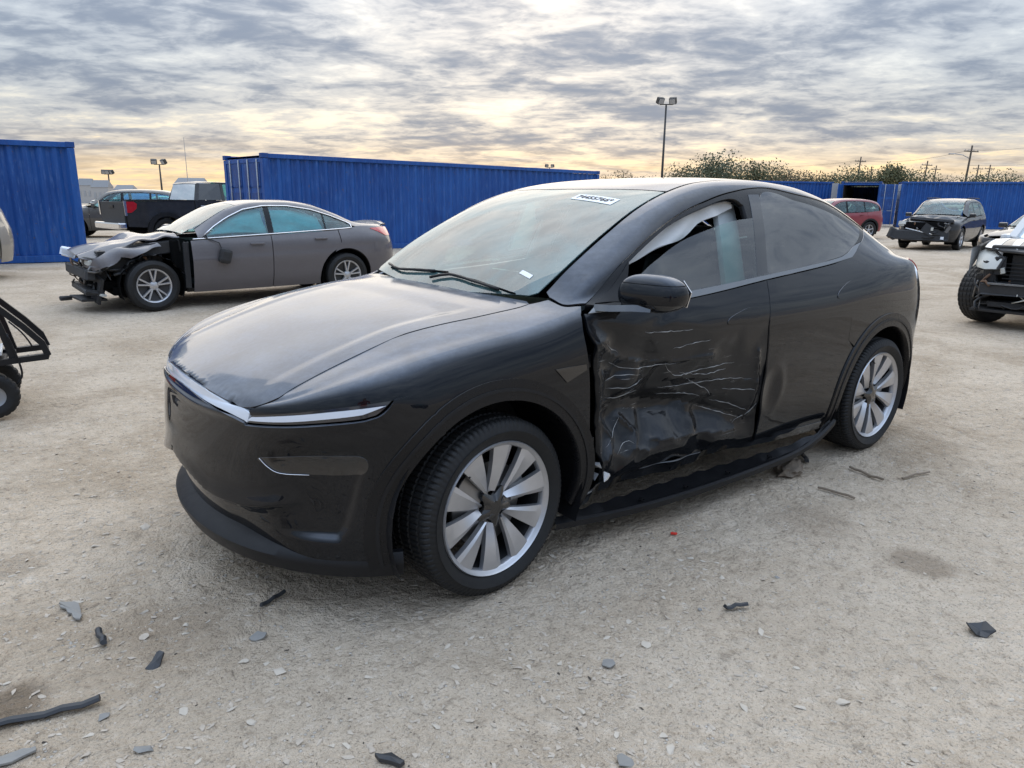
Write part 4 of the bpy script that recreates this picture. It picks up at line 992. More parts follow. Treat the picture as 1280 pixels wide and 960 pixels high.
# ================================================================ the damaged black SUV
def hero_mats():
    mat_paint('hero_paint', (.004, .005, .007), dust=(.26, .285, .33), amount=.002, up=.50, rough=.05, coat_ior=1.42, up0=.42, up1=.95)  # dust film; its bluish tint also stands in for sky reflected on top panels
    m, t = new_mat('hero_paint_scraped')          # crushed door: paint with scratches down to primer
    tc = t.n.new('ShaderNodeTexCoord').outputs['Object']
    n1 = t.noise(t.vmath('MULTIPLY', tc, (1.6, 1.6, 42.0)), 3.0, 6, .7, .35)
    n2 = t.noise(t.vmath('MULTIPLY', tc, (9.0, 9.0, 60.0)), 2.2, 5, .7, .8)
    reg = t.smooth(t.noise(tc, 3.2, 4, .6, .6), .40, .56)
    sep = t.n.new('ShaderNodeSeparateXYZ'); t.l.new(tc, sep.inputs[0])
    zone = t.math('MULTIPLY', t.smooth(sep.outputs[2], .30, .42), t.math('SUBTRACT', 1.0, t.smooth(sep.outputs[2], .80, .93)))
    zone = t.math('MULTIPLY', zone, t.math('SUBTRACT', 1.0, t.smooth(sep.outputs[0], 1.50, 1.72)))
    s1 = t.math('MULTIPLY', t.smooth(n1, .635, .70), t.math('MULTIPLY', reg, .5))
    s2 = t.math('MULTIPLY', t.smooth(n2, .665, .72), t.smooth(t.noise(tc, 4.1, 3), .50, .58))
    sc = t.math('MULTIPLY', t.math('MAXIMUM', s1, s2), zone, clamp=True)
    smear = t.math('MULTIPLY', t.math('MULTIPLY', t.smooth(t.noise(tc, 5.5, 5, .65, .8), .58, .78), .10), zone)
    dusty = t.math('ADD', smear, .006)
    c = t.mix(dusty, (.006, .007, .009, 1), (.26, .26, .25, 1)); c = t.mix(sc, c, (.62, .62, .60, 1))
    b = principled(t, Base_Color=c, Roughness=.35); b.inputs['Specular IOR Level'].default_value = .04; b.inputs['Coat IOR'].default_value = 1.40
    t.set(b.inputs['Coat Weight'], t.math('SUBTRACT', 1.0, sc)); t.set(b.inputs['Coat Roughness'], t.math('ADD', .02, t.math('MULTIPLY', smear, .6)))
    bp = t.n.new('ShaderNodeBump'); bp.inputs['Strength'].default_value = .12; bp.inputs['Distance'].default_value = .010
    t.set(bp.inputs['Height'], t.math('MULTIPLY', t.noise(tc, 16, 5, .6, .5), zone)); t.l.new(bp.outputs[0], b.inputs['Normal']); t.l.new(bp.outputs[0], b.inputs['Coat Normal'])
    mat_simple('black_gloss', (.005, .005, .006), .10, coat=1.0, var=.1)
    mat_simple('black_trim', (.007, .007, .008), .28, var=.2, spec=.3)
    mat_simple('black_plastic', (.010, .010, .011), .45, var=.25, spec=.3, bump=.08, bscale=160)
    mat_simple('black_void', (.004, .004, .004), .9, var=.1, spec=.1)
    mat_simple('satin_trim', (.20, .21, .22), .35, var=.08, metal=.3)
    mat_simple('tyre', (.013, .013, .013), .62, var=.35, scale=14, spec=.35, bump=.1, bscale=90)
    mat_simple('wheel_dark', (.018, .018, .019), .45, var=.2)
    mat_simple('alloy', (.50, .50, .51), .34, metal=.75, var=.10, scale=25, coat=.15)
    mat_simple('alloy_dull', (.30, .30, .30), .5, metal=.5)
    mat_simple('steel', (.30, .29, .28), .42, metal=.9, var=.25)
    mat_simple('lamp_lens', (.62, .66, .72), .12, coat=1.0, var=.06)
    mat_simple('lamp_white', (.70, .74, .80), .22, coat=1.0, var=.05)
    mat_simple('lamp_dark', (.03, .03, .035), .15, coat=1.0)
    mat_simple('red_lens', (.42, .010, .012), .12, coat=1.0)
    mat_simple('chrome', (.75, .75, .76), .12, metal=1.0, var=.05)
    mat_simple('cloth_white', (.72, .71, .68), .85, var=.08, bump=.3, bscale=40)
    mat_simple('interior_dark', (.020, .020, .021), .7, var=.2)
    mat_simple('interior_white', (.55, .58, .57), .6, var=.1)
    mat_simple('primer', (.46, .46, .45), .6, var=.4, scale=60)
    mat_simple('paper', (.80, .80, .79), .7, var=.04)
    mat_simple('ink', (.01, .01, .01), .7)
    mat_glass('glass_wind', (.46, .56, .55), .05, .012, dust=.20, dustc=(.30, .54, .55))
    mat_glass('glass_door', (.40, .62, .58), .08, .01, dust=.03)
    mat_glass('glass_dark', (.02, .022, .024), .11, .010, dust=.01)
    mat_simple('glass_roof', (.010, .011, .012), .08, coat=1.0, var=.1)
def build_hero():
    hero_mats()
    S = hero_surface()
    ub = S.x2-S.xj+2
    car = empty('damaged_suv', (1.4, 0, 0), 0, 'black electric crossover SUV with crushed front door and silver turbine wheels', 'car')
    INV = Matrix.Translation((-1.4, 0, 0))
    def fix(o):
        if o.parent is car: o.matrix_parent_inverse = INV.copy()
        return o
    P = HP
    sc = (1.0, .13)
    # ---- surface modifiers
    ch = np.array(P['chin']); zc_u = [0]+list(ch[:, 0]+1e-4); zq = S.P(ch[:, 0], ch[:, 1])[:, 2]; zc_z = [zq[0]+.005]+list(zq); ue_ = zc_u[-1]
    lowc = np.array(P['lowcrease'])[::-1]; ul_ = lowc[:, 0]; zl_ = S.P(lowc[:, 0], lowc[:, 1])[:, 2]
    def bumper_form(p, u, t, sk=1.0):
        q = p.copy(); z = p[:, 2]
        n = S.N(u, t)
        zc = np.interp(u, zc_u, zc_z)
        rec = (1-sstep(u, ue_-.30, ue_+.03))*.055*(1-sstep(z, zc-.045, zc+.006))
        rec += .012*(1-sstep(z, .27, .30))*0
        out = .013*np.exp(-((z-zc)/.045)**2)*(sstep(z, zc-.012, zc+.006))*(1-sstep(u, ue_-.09, ue_+.01))*sstep(u, -.2, .3)
        uc = np.interp(z, zl_, ul_)
        dz = sstep(z, .325, .362)*(1-sstep(z, .60, .70))
        step = .024*dz*(1-sstep(u, uc-.018, uc+.018))*sstep(u, ul_[0]-.22, ul_[0]-.04)
        crease = .006*np.exp(-((t-4.45)/.22)**2)*(u < 1.0)*(1-sstep(u, .7, 1.0))
        return q+n*(out-rec-step*sk+crease)[:, None]
    CP = np.array([(.30,1.15,0),(.40,1.06,0),(1.0,1.08,0),(1.75,1.15,0),(1.70,.95,0),(1.71,.7,.004),(1.71,.5,.008),(1.73,.3,.010),(1.80,1.0,0),(1.82,.7,0),(1.82,.4,0),(1.84,.15,0),(.30,.15,0),
        (.445,1.0,0),(.47,.92,-.006),(.61,.955,.034),(.70,.985,.010),(.80,.950,.020),(.95,.985,.002),(1.2,.925,.005),(1.45,.93,.002),
        (.475,.80,0),(.50,.70,.003),(.535,.5,.012),(.57,.30,.03),
        (.55,.86,.055),(.585,.72,.085),(.605,.58,.105),(.625,.44,.085),
        (.73,.735,.070),(.66,.80,.085),(.82,.80,.085),(.84,.68,.105),(.70,.645,.115),
        (.68,.885,.050),(.92,.835,.050),(1.22,.79,.040),(1.52,.75,.026),(1.05,.70,.085),(1.35,.66,.070),
        (.70,.555,.150),(.80,.585,.152),(.95,.555,.160),(1.12,.540,.145),(1.30,.495,.125),(1.48,.44,.085),(1.62,.385,.045),
        (.655,.375,.060),(.78,.355,.040),(.86,.395,.070),(.98,.365,.045),(1.15,.352,.036),(1.4,.335,.028),(1.6,.305,.024),
        (.76,.45,.105),(.72,.40,.060),(.60,.22,.075),(1.0,.22,.095),(1.4,.22,.075),(1.72,.18,.03)])
    CP[:, 2] *= 1.0+.22*np.exp(-((CP[:, 0]-.95)/.45)**2-((CP[:, 1]-.55)/.16)**2)
    rc = np.random.default_rng(11); ex = []
    for _ in range(24):
        x_, z_ = rc.uniform(.50, 1.66), rc.uniform(.26, .92); j_ = np.argsort(np.hypot(CP[:, 0]-x_, CP[:, 1]-z_))[:3]; w_ = 1/(np.hypot(CP[j_, 0]-x_, CP[j_, 1]-z_)+.02); d_ = (CP[j_, 2]*w_).sum()/w_.sum()
        if np.hypot(CP[:, 0]-x_, CP[:, 1]-z_).min() > .035: ex.append((x_, z_, d_+rc.uniform(-1, 1)*.065*d_))
    CP = np.concatenate([CP, np.array(ex)])
    r = geometry.delaunay_2d_cdt([Vector((a, b)) for a, b, _ in CP], [], [], 0, 1e-6, False)
    tv = np.array([tuple(v) for v in r[0]]); tt = np.array([f for f in r[2]])
    dd = np.array([CP[np.argmin(((CP[:, :2]-v)**2).sum(1)), 2] for v in tv])
    def pl(x, z):
        o = np.zeros(len(x))
        for a, b, c in tt:
            A, B, C = tv[a], tv[b], tv[c]
            den = (B[1]-C[1])*(A[0]-C[0])+(C[0]-B[0])*(A[1]-C[1])
            if abs(den) < 1e-12: continue
            l1 = ((B[1]-C[1])*(x-C[0])+(C[0]-B[0])*(z-C[1]))/den; l2 = ((C[1]-A[1])*(x-C[0])+(A[0]-C[0])*(z-C[1]))/den; l3 = 1-l1-l2
            k = (l1 >= -1e-9) & (l2 >= -1e-9) & (l3 >= -1e-9); o[k] = (l1*dd[a]+l2*dd[b]+l3*dd[c])[k]
        return o
    FOLDS = [([(.50, .94), (.60, .875), (.78, .822), (1.02, .800), (1.25, .80)], -.020, .030), ([(.63, .60), (.78, .635), (.95, .605), (1.2, .56), (1.5, .47), (1.64, .41)], .022, .035), ([(.66, .56), (.71, .47), (.655, .39)], -.020, .022), ([(.79, .55), (.87, .47), (.84, .40), (.92, .38)], -.018, .020),
        ([(.95, .425), (1.1, .405), (1.35, .385), (1.55, .36)], -.014, .024), ([(1.0, .715), (1.3, .675), (1.62, .62)], -.012, .026), ([(1.60, .78), (1.63, .58), (1.61, .42)], -.012, .018), ([(1.05, .65), (1.2, .60), (1.45, .575)], -.010, .020), ([(.56, .80), (.585, .62), (.60, .45), (.62, .33)], -.014, .016)]
    def crush(p, u, t):
        x, z = p[:, 0], p[:, 2]; d = 0
        for ox, oz, wt in ((0, 0, .2), (.022, 0, .12), (-.022, 0, .12), (0, .02, .12), (0, -.02, .12), (.016, .016, .08), (-.016, .016, .08), (.016, -.016, .08), (-.016, -.016, .08)): d = d+wt*pl(x+ox, z+oz)
        for ln, am, wd in FOLDS:
            dm = np.full(len(x), 9.0)
            for (a0, b0), (a1, b1) in zip(ln[:-1], ln[1:]):
                ex_, ez_ = a1-a0, b1-b0; tt2 = np.clip(((x-a0)*ex_+(z-b0)*ez_)/(ex_**2+ez_**2), 0, 1); dm = np.minimum(dm, np.hypot(x-a0-tt2*ex_, z-b0-tt2*ez_))
            d = d+am*np.exp(-dm/wd)
        d = d-.034*np.exp(-(np.hypot(x-.745, z-.735)/.085)**4)
        w = np.clip(d/.05, 0, 1)
        rip = .0018*np.sin(17*x+5*np.sin(7*z)+9*z)
        q = p.copy(); q[:, 1] -= d+w*rip
        return q
    def rear_ripple(p, u, t):
        x, z = p[:, 0], p[:, 2]; q = p.copy()
        rr = np.hypot((x-1.74)/.7, (z-.56))
        q[:, 1] -= .010*np.exp(-(rr/.08)**2)-.004*np.exp(-((rr-.13)/.04)**2)+.003*np.exp(-((x-2.1)/.5)**2-((z-.6)/.2)**2)
        return q
    L = ev_surf(S, -1); Rr = ev_surf(S, 1)
    Lb, Rb = ev_surf(S, -1, 0, bumper_form), ev_surf(S, 1, 0, lambda p, u, t: bumper_form(p, u, t, 0.0))
    Ld = ev_surf(S, -1, 0, crush)
    Lr = ev_surf(S, -1, 0, rear_ripple)
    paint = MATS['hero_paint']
    def arc(c, r, a0, a1, n=40):
        a = np.linspace(R_(a0), R_(a1), n); x = c[0]+r*np.cos(a); z = c[1]+r*np.sin(a)
        return [tuple(v) for v in S.inv_xz(x, z)]
    cr = lambda k, res=.03: [tuple(v) for v in catmull(P[k], res)]
    F0, R0 = (0, .356), (2.89, .356)
    # ---- fenders
    fz = S.P(np.array([P['fender_rear'][-1][0]]), np.array([P['fender_rear'][-1][1]]))[0]
    a_r = math.degrees(math.atan2(fz[2]-.356, fz[0]))
    se = S.P(np.array([P['seam_arch'][0][0]]), np.array([P['seam_arch'][0][1]]))[0]
    a_s = math.degrees(math.atan2(se[2]-.356, se[0]))
    fender = cr('hoodline')+cr('foot_f')+cr('fender_rear')+arc(F0, .495, a_r, a_s)+cr('seam_arch')+cr('hl_top')
    for ev, nm in ((L, 'front_fender'), (Rr, 'front_fender')):
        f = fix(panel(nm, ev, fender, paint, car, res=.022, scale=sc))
    # ---- bumper
    bl = [tuple(v) for v in catmull(P['bar_low'][::1], .03)][::-1]   # centre -> corner
    bl = [(0.0, bl[0][1]+.15)]+[v for v in bl if v[0] > .02]
    low_t = .40
    bump = bl+[tuple(v) for v in catmull(P['bumper_top'], .03)]+cr('seam_arch')[::-1]+arc(F0, .495, a_s+.3, 196)+[(.80, low_t), (0.0, low_t)]
    fix(panel_both('front_bumper', Lb, Rb, bump, paint, car, norim=lambda a: a[0] < 1e-4, res=.0105, scale=sc, thick=.015))
    # ---- light bar and headlights
    top9 = [(u, 8.93) for u in np.linspace(0, .60, 14)]
    hi = [v for v in [tuple(q) for q in catmull([(.02, 8.9), (.2, 8.9), (.40, 8.75)], .03)]]
    hl_in = P['hl_top'][-1]; uc_, tc_ = P['hoodline'][0]
    nose_top = [(0.0, 8.9), (.2*uc_, 8.9), (.42*uc_, 8.8), (.62*uc_, 8.9-.12*(8.9-tc_)), (.78*uc_, 8.9-.36*(8.9-tc_)), (.90*uc_, 8.9-.68*(8.9-tc_))]
    bar = [(0.0, bl[0][1]+.15)]+[(v[0], v[1]+.12) for v in bl[1:] if v[0] < P['hl_bot'][0][0]-.005]+[(P['hl_bot'][0][0]-.004, P['hl_bot'][0][1]), (hl_in[0]-.006, hl_in[1]+.10)]+[(a, b-.28) for a, b in nose_top[::-1][1:]]
    fix(panel_both('light_bar', ev_surf(S, -1, -.004), ev_surf(S, 1, -.004), bar, MATS['lamp_white'], car, norim=lambda a: a[0] < 1e-4, res=.02, scale=sc, thick=.03))
    hl = cr('hl_top')[::-1]+[tuple(v) for v in catmull(P['hl_bot'], .03)][::-1]
    ctr = np.array(hl).mean(0)
    for ev, sd in ((ev_surf(S, -1, -.006), -1), (ev_surf(S, 1, -.006), 1)):
        h = fix(panel('headlight', ev, hl, MATS['lamp_dark'], car, res=.02, scale=sc, thick=.02))
        # lit strip inside the lamp: runs along the whole lens, ends short of the dark tip
        tp = cr('hl_top')[::-1]; bt = [tuple(v) for v in catmull(P['hl_bot'], .03)]
        tp = [v for v in tp if v[0] < .86]; bt = [v for v in bt if v[0] < .80]
        strip = [(a, b-.10) for a, b in tp]+[(a, b+.10) for a, b in bt][::-1]
        lens = fix(panel('lens', ev_surf(S, sd, -.0015), strip, MATS['lamp_white'], h, res=.02, scale=sc, thick=.003))
    # ---- cladding round the wheels
    for c in (F0, R0):
        ring = arc(c, .507, -16, 196, 60)+arc(c, .428, 194, -14, 60)
        for sd in (-1, 1): fix(panel('arch_trim', ev_surf(S, sd, .007), ring, MATS['black_trim'], car, res=.02, scale=sc, thick=.05))
        for sd in (-1, 1):
            lip_ring = arc(c, .474, -16, 196, 60)+arc(c, .462, 195, -15, 60)
            fix(panel('arch_ridge', ev_surf(S, sd, .0115), lip_ring, MATS['black_plastic'], car, res=.02, scale=sc, thick=.006))
    # ---- doors
    def zrow(u0, u1, t, n=12): return [(u, t) for u in np.linspace(u0, u1, n)]
    mb = [tuple(v) for v in catmull(P['mold_bot'], .03)]
    i_sp = int(np.argmin([abs(v[0]-P['door_split'][0][0]) for v in mb])); i_rr = int(np.argmin([abs(v[0]-P['rdoor_rear'][0][0]) for v in mb]))
    df = cr('door_front'); ds = cr('door_split')
    fdoor = [(v[0], v[1]-.02) for v in mb[:i_sp] if v[0] > df[0][0]+.01]+[(v[0]-.003, v[1]) for v in ds]+zrow(ds[-1][0], df[-1][0]+.01, .55)+df[::-1]
    doorL = fix(panel('front_door', Ld, fdoor, MATS['hero_paint_scraped'], car, res=.0115, scale=sc, thick=.02)); doorL['label'] = 'crushed and scraped driver side front door'
    # scrapes: raised curls of paint and bare lines following the crushed skin
    rs = random.Random(4)
    SCR = [[(.60, .845), (.72, .80), (.90, .79), (1.05, .785)], [(.78, .955), (.92, .945), (1.08, .94)], [(.98, .86), (1.12, .872), (1.22, .878)], [(.95, .80), (1.02, .74), (1.10, .715), (1.28, .735), (1.45, .74)], [(1.08, .73), (1.25, .70), (1.40, .715)], [(1.0, .66), (1.18, .655), (1.40, .66), (1.58, .64)], [(1.02, .62), (1.2, .60), (1.30, .575)], [(1.15, .69), (1.3, .62), (1.36, .57)], [(.60, .76), (.68, .775), (.80, .765)], [(.62, .72), (.72, .715), (.86, .73)], [(.64, .67), (.76, .655), (.88, .66)], [(1.38, .545), (1.5, .51), (1.62, .46)], [(1.42, .60), (1.55, .585), (1.64, .575)], [(1.30, .52), (1.45, .47), (1.60, .42)], [(.66, .44), (.75, .50), (.80, .56)], [(.72, .40), (.80, .44), (.86, .41)], [(.56, .93), (.60, .90), (.64, .885)], [(1.55, .40), (1.62, .44), (1.66, .50)]]
    for ln in SCR:
        pq = np.array(catmull(ln, .02)); pq[:, 1] += np.array([rs.uniform(-.003, .003) for _ in pq]); e, _ = ev_surf(S, -1, .0012, crush)(*np.array(S.inv_xz(pq[:, 0], pq[:, 1])).T)
        r_ = [rs.uniform(.0005, .0022)*math.sin(math.pi*(.06+.9*i/(len(e)-1))) for i in range(len(e))]
        MB().tube(e, r_, 4).build('scrape', MATS['primer'], doorL, smooth=True)
    doorR = fix(panel('front_door', Rr, fdoor, paint, car, res=.035, scale=sc))
    rr = cr('rdoor_rear'); re = S.P(np.array([rr[-1][0]]), np.array([rr[-1][1]]))[0]
    a_d = math.degrees(math.atan2(re[2]-.356, re[0]-2.89))
    rdoor = [(v[0]+.003, v[1]) for v in ds][::-1]+[(v[0], v[1]-.02) for v in mb[i_sp+1:i_rr+1]]+rr+arc(R0, .512, a_d, 186)+zrow(S.inv_xz([2.385], [.30])[0][0], ds[-1][0]+.01, .55)
    rdL = fix(panel('rear_door', Lr, rdoor, paint, car, res=.02, scale=sc)); fix(panel('rear_door', Rr, rdoor, paint, car, res=.035, scale=sc))
    # handles flush in the skin: recess outline and flap
    for k, par in (('handle_f', doorL), ('handle_r', rdL)):
        a, b, c = [np.array(v) for v in P[k]]
        lo = [a+(-.01, -.10), (c[0]-.02, a[1]-.02), c+(.02, -.06), c+(.015, .14), (b[0]-.03, a[1]+.32), a+(-.01, .12)]
        hd = fix(panel('door_handle', ev_surf(S, -1, .0035, crush if k == 'handle_f' else None), [tuple(v) for v in catmull(lo, .02, True)], paint, par, res=.02, scale=sc, thick=.008))
    # ---- body side: A pillar, roof rail, C pillar, quarter, rear corner
    st = cr('seam_top'); qg = cr('qglass_rear')
    u_end = ub+.62
    rear_line = [(u_end, t) for t in np.linspace(.6, 8.0, 24)]
    r9 = [(u, 8.93) for u in np.linspace(ub+.2, P['foot_b'][-1][0]+.01, 60)]
    side = cr('foot_b')[::-1]+st+qg+rr+arc(R0, .495, a_d-2, -16)+[(S.inv_xz([3.40], [.27])[0][0]+.02, .6)]+[(u, .6) for u in np.linspace(ub+.28, u_end, 6)]+rear_line+[(u_end-.1, 8.6), (ub+.35, 8.9)]+r9
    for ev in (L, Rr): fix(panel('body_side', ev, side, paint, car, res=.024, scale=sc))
    # ---- window surround, glass
    opn = cr('open_f'); gr = [tuple(v) for v in catmull(P['glass_r'], .02, True)]; bp = P['bpost']; sail = P['sail']
    mt = [tuple(v) for v in catmull(P['mold_top'], .03)]
    sur = [(v[0], v[1]-.03) for v in st]+[(v[0], v[1]) for v in qg[:len(qg)//2]]+mt[::-1]
    for sd in (-1, 1):
        fix(panel('window_frame', ev_surf(S, sd, -.004), sur, MATS['black_trim'], car, res=.03, scale=sc, thick=.03, holes=[opn, [(a, b) for a, b in gr]]))
        mold = mt+mb[::-1]
        fix(panel('belt_moulding', ev_surf(S, sd, .003), [v for v in mt if v[0] > P['mold_bot'][0][0]+.02]+[(v[0], v[1]+.012) for v in mb][::-1], MATS['satin_trim'], car, res=.03, scale=sc, thick=.01))
        fix(panel('pillar_cover', ev_surf(S, sd, -.001), bp, MATS['black_gloss'], car, res=.03, scale=sc, thick=.01))
        fix(panel('sail_panel', ev_surf(S, sd, .001), sail, MATS['black_plastic'], car, res=.03, scale=sc, thick=.01))
        rg = fix(panel('rear_side_glass', ev_surf(S, sd, -.002), gr, MATS['glass_dark'], car, res=.03, scale=sc, thick=.004))
    gf = cr('glass_f')
    fix(panel('front_side_glass', ev_surf(S, -1, -.0025), gf, MATS['glass_door'], car, res=.03, scale=sc, thick=.004))
    fix(panel('front_side_glass', ev_surf(S, 1, -.002), opn, MATS['glass_door'], car, res=.03, scale=sc, thick=.004))
    # ---- upper sheets: hood, windscreen, roof, tail
    u9 = np.concatenate([np.linspace(0, 1, 160), np.linspace(1.01, ub+1, 500)]); r9p = S.P(u9, np.full(len(u9), 9.0))
    k9 = u9 < ub
    ye = lambda x: np.interp(x, r9p[k9, 0], r9p[k9, 1]); ze = lambda x: np.interp(x, r9p[k9, 0], r9p[k9, 2])
    hlu = np.array(nose_top+P['hoodline']); hlc = np.array(catmull(hlu*[1, .13], .02))/[1, .13]
    hE = S.P(hlc[:, 0], hlc[:, 1]); hE = hE[np.argsort(hE[:, 0])]; hE[:, 1] = np.maximum.accumulate(hE[:, 1])
    kx = [0]
    for i in range(1, len(hE)):
        if hE[i, 0]-hE[kx[-1], 0] > .006: kx.append(i)
    hg = np.arange(-.86, .50, .002); hy_ = _pchip(hE[kx, 0], hE[kx, 1], hg); hz_ = _pchip(hE[kx, 0], hE[kx, 2], hg)
    def gsm(a, n):
        k = np.exp(-.5*(np.arange(-3*n, 3*n+1)/n)**2); k /= k.sum(); return np.convolve(np.concatenate([a[0]+(a[0]-a[1])*np.arange(3*n, 0, -1), a, a[-1]+(a[-1]-a[-2])*np.arange(1, 3*n+1)]), k, 'valid')
    wn = sstep(hg, -.82, -.76); hy_ = hy_*(1-wn)+gsm(hy_, 9)*wn; hz_ = gsm(hz_, 9)
    hye = lambda x: np.interp(x, hg, hy_); hze = lambda x: np.interp(x, hg, hz_)
    hc = curve([(-1.1, .74), (-.862, .816), (-.80, .842), (-.70, .884), (-.5, .958), (-.2, 1.036), (.1, 1.082), (.3, 1.103), (.6, 1.13)], .03)
    def hood_z(x, y):
        yy = np.maximum(hye(x), .03); s = np.clip(np.abs(y)/yy, 0, 1.25); zc = np.interp(x, XS, hc)
        z = zc-(zc-hze(x))*(.7*s**2+.3*s**5)
        inn = sstep(s, .86, .76)*(1-sstep(x, .02, .14))*sstep(x, -.86, -.55)
        return z-.007*inn*1.0
    hl_pts = [(float(x)+.004, float(y)-.0105) for x, y in zip(hE[:, 0], hE[:, 1]) if x < .335]
    hl_pts = [q for q in hl_pts if q[1] > .004]
    rear = [(.285+.065*(y/.69)**2, y) for y in np.linspace(.665, -.665, 30)]
    hood_loop = [(a, -b) for a, b in hl_pts[::-1]]+[(hl_pts[0][0]-.001, 0.0)]+hl_pts+rear
    # thin the nose part
    hl2 = [hood_loop[0]]
    for q in hood_loop[1:]:
        if math.dist(q, hl2[-1]) > .012: hl2.append(q)
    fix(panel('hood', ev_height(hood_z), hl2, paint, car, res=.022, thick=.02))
    zt = curve([(0, .90), (.1, .975), (.25, 1.08), (.4, 1.180), (.6, 1.300), (.8, 1.405), (1.0, 1.495), (1.2, 1.560), (1.5, 1.612), (1.8, 1.626), (2.2, 1.614), (2.6, 1.565), (2.9, 1.485), (3.2, 1.365), (3.5, 1.245), (3.7, 1.19)], .06)
    eb = curve([(0, .86), (.1, .935), (.25, 1.03), (.36, 1.105), (.5, 1.2), (.6, 1.262), (.748, 1.343), (1.0, 1.463), (1.2, 1.531), (1.45, 1.585), (1.85, 1.607), (2.2, 1.59), (2.55, 1.535), (2.9, 1.43), (3.2, 1.30), (3.45, 1.205), (3.9, 1.12)], .045)
    yb = lambda x: np.where(x < .36, .70, ye(x))
    def top_z(x, y):
        s = np.clip(np.abs(y)/yb(x), 0, 1.1); zc = np.interp(x, XS, zt); e = np.interp(x, XS, eb)
        return zc-(zc-e)*(.6*s**2+.4*s**5)
    Tt = ev_height(top_z)
    def edge(x0, x1, n=40, ins=.010): return [(x, float(yb(np.array(x)))-ins) for x in np.linspace(x0, x1, n)]
    wb = lambda y: .262+.105*(y/.69)**2
    wt = lambda y: 1.165+.05*(y/.6)**2
    lft = [(a, -b) for a, b in edge(.385, 1.215)]
    wind = lft+[(wt(y), y) for y in np.linspace(-.58, .58, 24)]+[(a, -b) for a, b in lft[::-1]]+[(wb(y), y) for y in np.linspace(.66, -.66, 24)]
    wobj = fix(panel('windscreen', Tt, wind, MATS['glass_wind'], car, res=.04, thick=.005))
    # black ceramic border printed inside the glass
    def inset(y_in, x0, x1): return [(x, float(yb(np.array(x)))-y_in) for x in np.linspace(x0, x1, 24)]
    hole = [(a, -b) for a, b in inset(.050, .45, 1.10)]+[(1.10+.03*(y/.5)**2, y) for y in np.linspace(-.5, .5, 12)]+inset(.050, .45, 1.10)[::-1]+[(.345+.09*(y/.6)**2, y) for y in np.linspace(.58, -.58, 16)]
    fix(panel('windscreen_border', ev_height(top_z, -.006), wind, MATS['black_trim'], wobj, res=.05, thick=.0, holes=[hole]))
    ri = lambda x0, x1: [(a, -b) for a, b in edge(x0, x1, 50)]
    e1 = ri(1.235, 2.58)
    roof = e1+[(2.60+.03*(y/.5)**2*0, y) for y in np.linspace(-.56, .56, 10)]+[(a, -b) for a, b in e1[::-1]]+[(wt(y)+.012, y) for y in np.linspace(.57, -.57, 24)]
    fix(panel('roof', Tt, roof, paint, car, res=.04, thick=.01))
    e2 = ri(2.62, 3.40)
    fix(panel('rear_window', Tt, e2+[(3.42, y) for y in np.linspace(-.56, .56, 6)]+[(a, -b) for a, b in e2[::-1]], MATS['glass_dark'], car, res=.05, thick=.01))
    e3 = ri(3.43, 3.60)
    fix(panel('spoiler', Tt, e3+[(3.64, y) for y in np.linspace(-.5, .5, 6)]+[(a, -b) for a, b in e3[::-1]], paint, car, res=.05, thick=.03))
    tg = [(u_end+.01, t) for t in np.linspace(.6, 8.3, 20)]+[(ub+1.0, 8.3)]+[(ub+1.0, .6)]
    fix(panel_both('tailgate', L, Rr, tg, paint, car, res=.05, scale=sc, thick=.01))
    tl = [(ub+.16, 5.45), (ub+.55, 5.5), (ub+.90, 5.35), (ub+.9, 4.9), (ub+.5, 4.85), (ub+.27, 4.75)]
    for sd in (-1, 1): fix(panel('tail_lamp', ev_surf(S, sd, .004), tl, MATS['red_lens'], car, res=.03, scale=sc, thick=.012))
    # ---- lower lip of the bumper
    us = np.linspace(0, .815, 60); pts = S.P(us, np.full(60, .42)); nn = S.N(us, np.full(60, .42)); nn[0, 1] = 0
    f = 1-sstep(us, .35, .62)*.55
    def ring(i):
        n2 = nn[i].copy(); n2[2] = 0; n2 /= np.linalg.norm(n2); b = pts[i]; g = f[i]
        return [b-n2*(.075*g)+(0, 0, .055*g), b-n2*.012+(0, 0, .022), b+n2*(.010*g)+(0, 0, -.008), b+n2*(.008*g)+(0, 0, -.026), b-n2*.01+(0, 0, -.066), b-n2*.06+(0, 0, -.075)]
    V = []; Fc = []
    rings = [[q*np.array([1, -1, 1]) for q in ring(i)] for i in range(59, -1, -1)]+[ring(i) for i in range(1, 60)]
    for q in rings: V += q
    for i in range(len(rings)-1):
        for k in range(5): Fc.append((i*6+k, i*6+k+1, (i+1)*6+k+1, (i+1)*6+k))
    o = MB().add(V, Fc).build('front_lip', MATS['black_plastic'], car, angle=40); fix(o)
    # side vents in the bumper, with a thin bright edge
    for sd in (-1, 1):
        v = fix(panel('bumper_vent', ev_surf(S, sd, .0012, bumper_form), [tuple(q) for q in catmull(P['vent'], .02, True)], MATS['black_gloss'], car, res=.02, scale=sc, thick=.004))
        e, _ = ev_surf(S, sd, .005, bumper_form)(*np.array(catmull(P['vent'][:4], .02)).T)
        fix(MB().tube(e, .0016, 5).build('trim_edge', MATS['chrome'], v, smooth=True))
        sdc = fix(panel('side_camera', ev_surf(S, sd, .006), P['side_cam'], MATS['black_gloss'], car, res=.02, scale=sc, thick=.008))
    # ---- dark shell behind the panels, wheel housings, floor
    uu = np.linspace(0, ub+1, 150); tt_ = np.linspace(.3, 6.1, 30); U, T = np.meshgrid(uu, tt_, indexing='ij')
    Q = S.P(U.ravel(), T.ravel()); Nn = S.N(U.ravel(), T.ravel()); Nn[:, 2] *= .3
    dep = .05+.15*np.exp(-((Q[:, 0]-1.0)/.75)**6)+.05*(U.ravel() < .75)
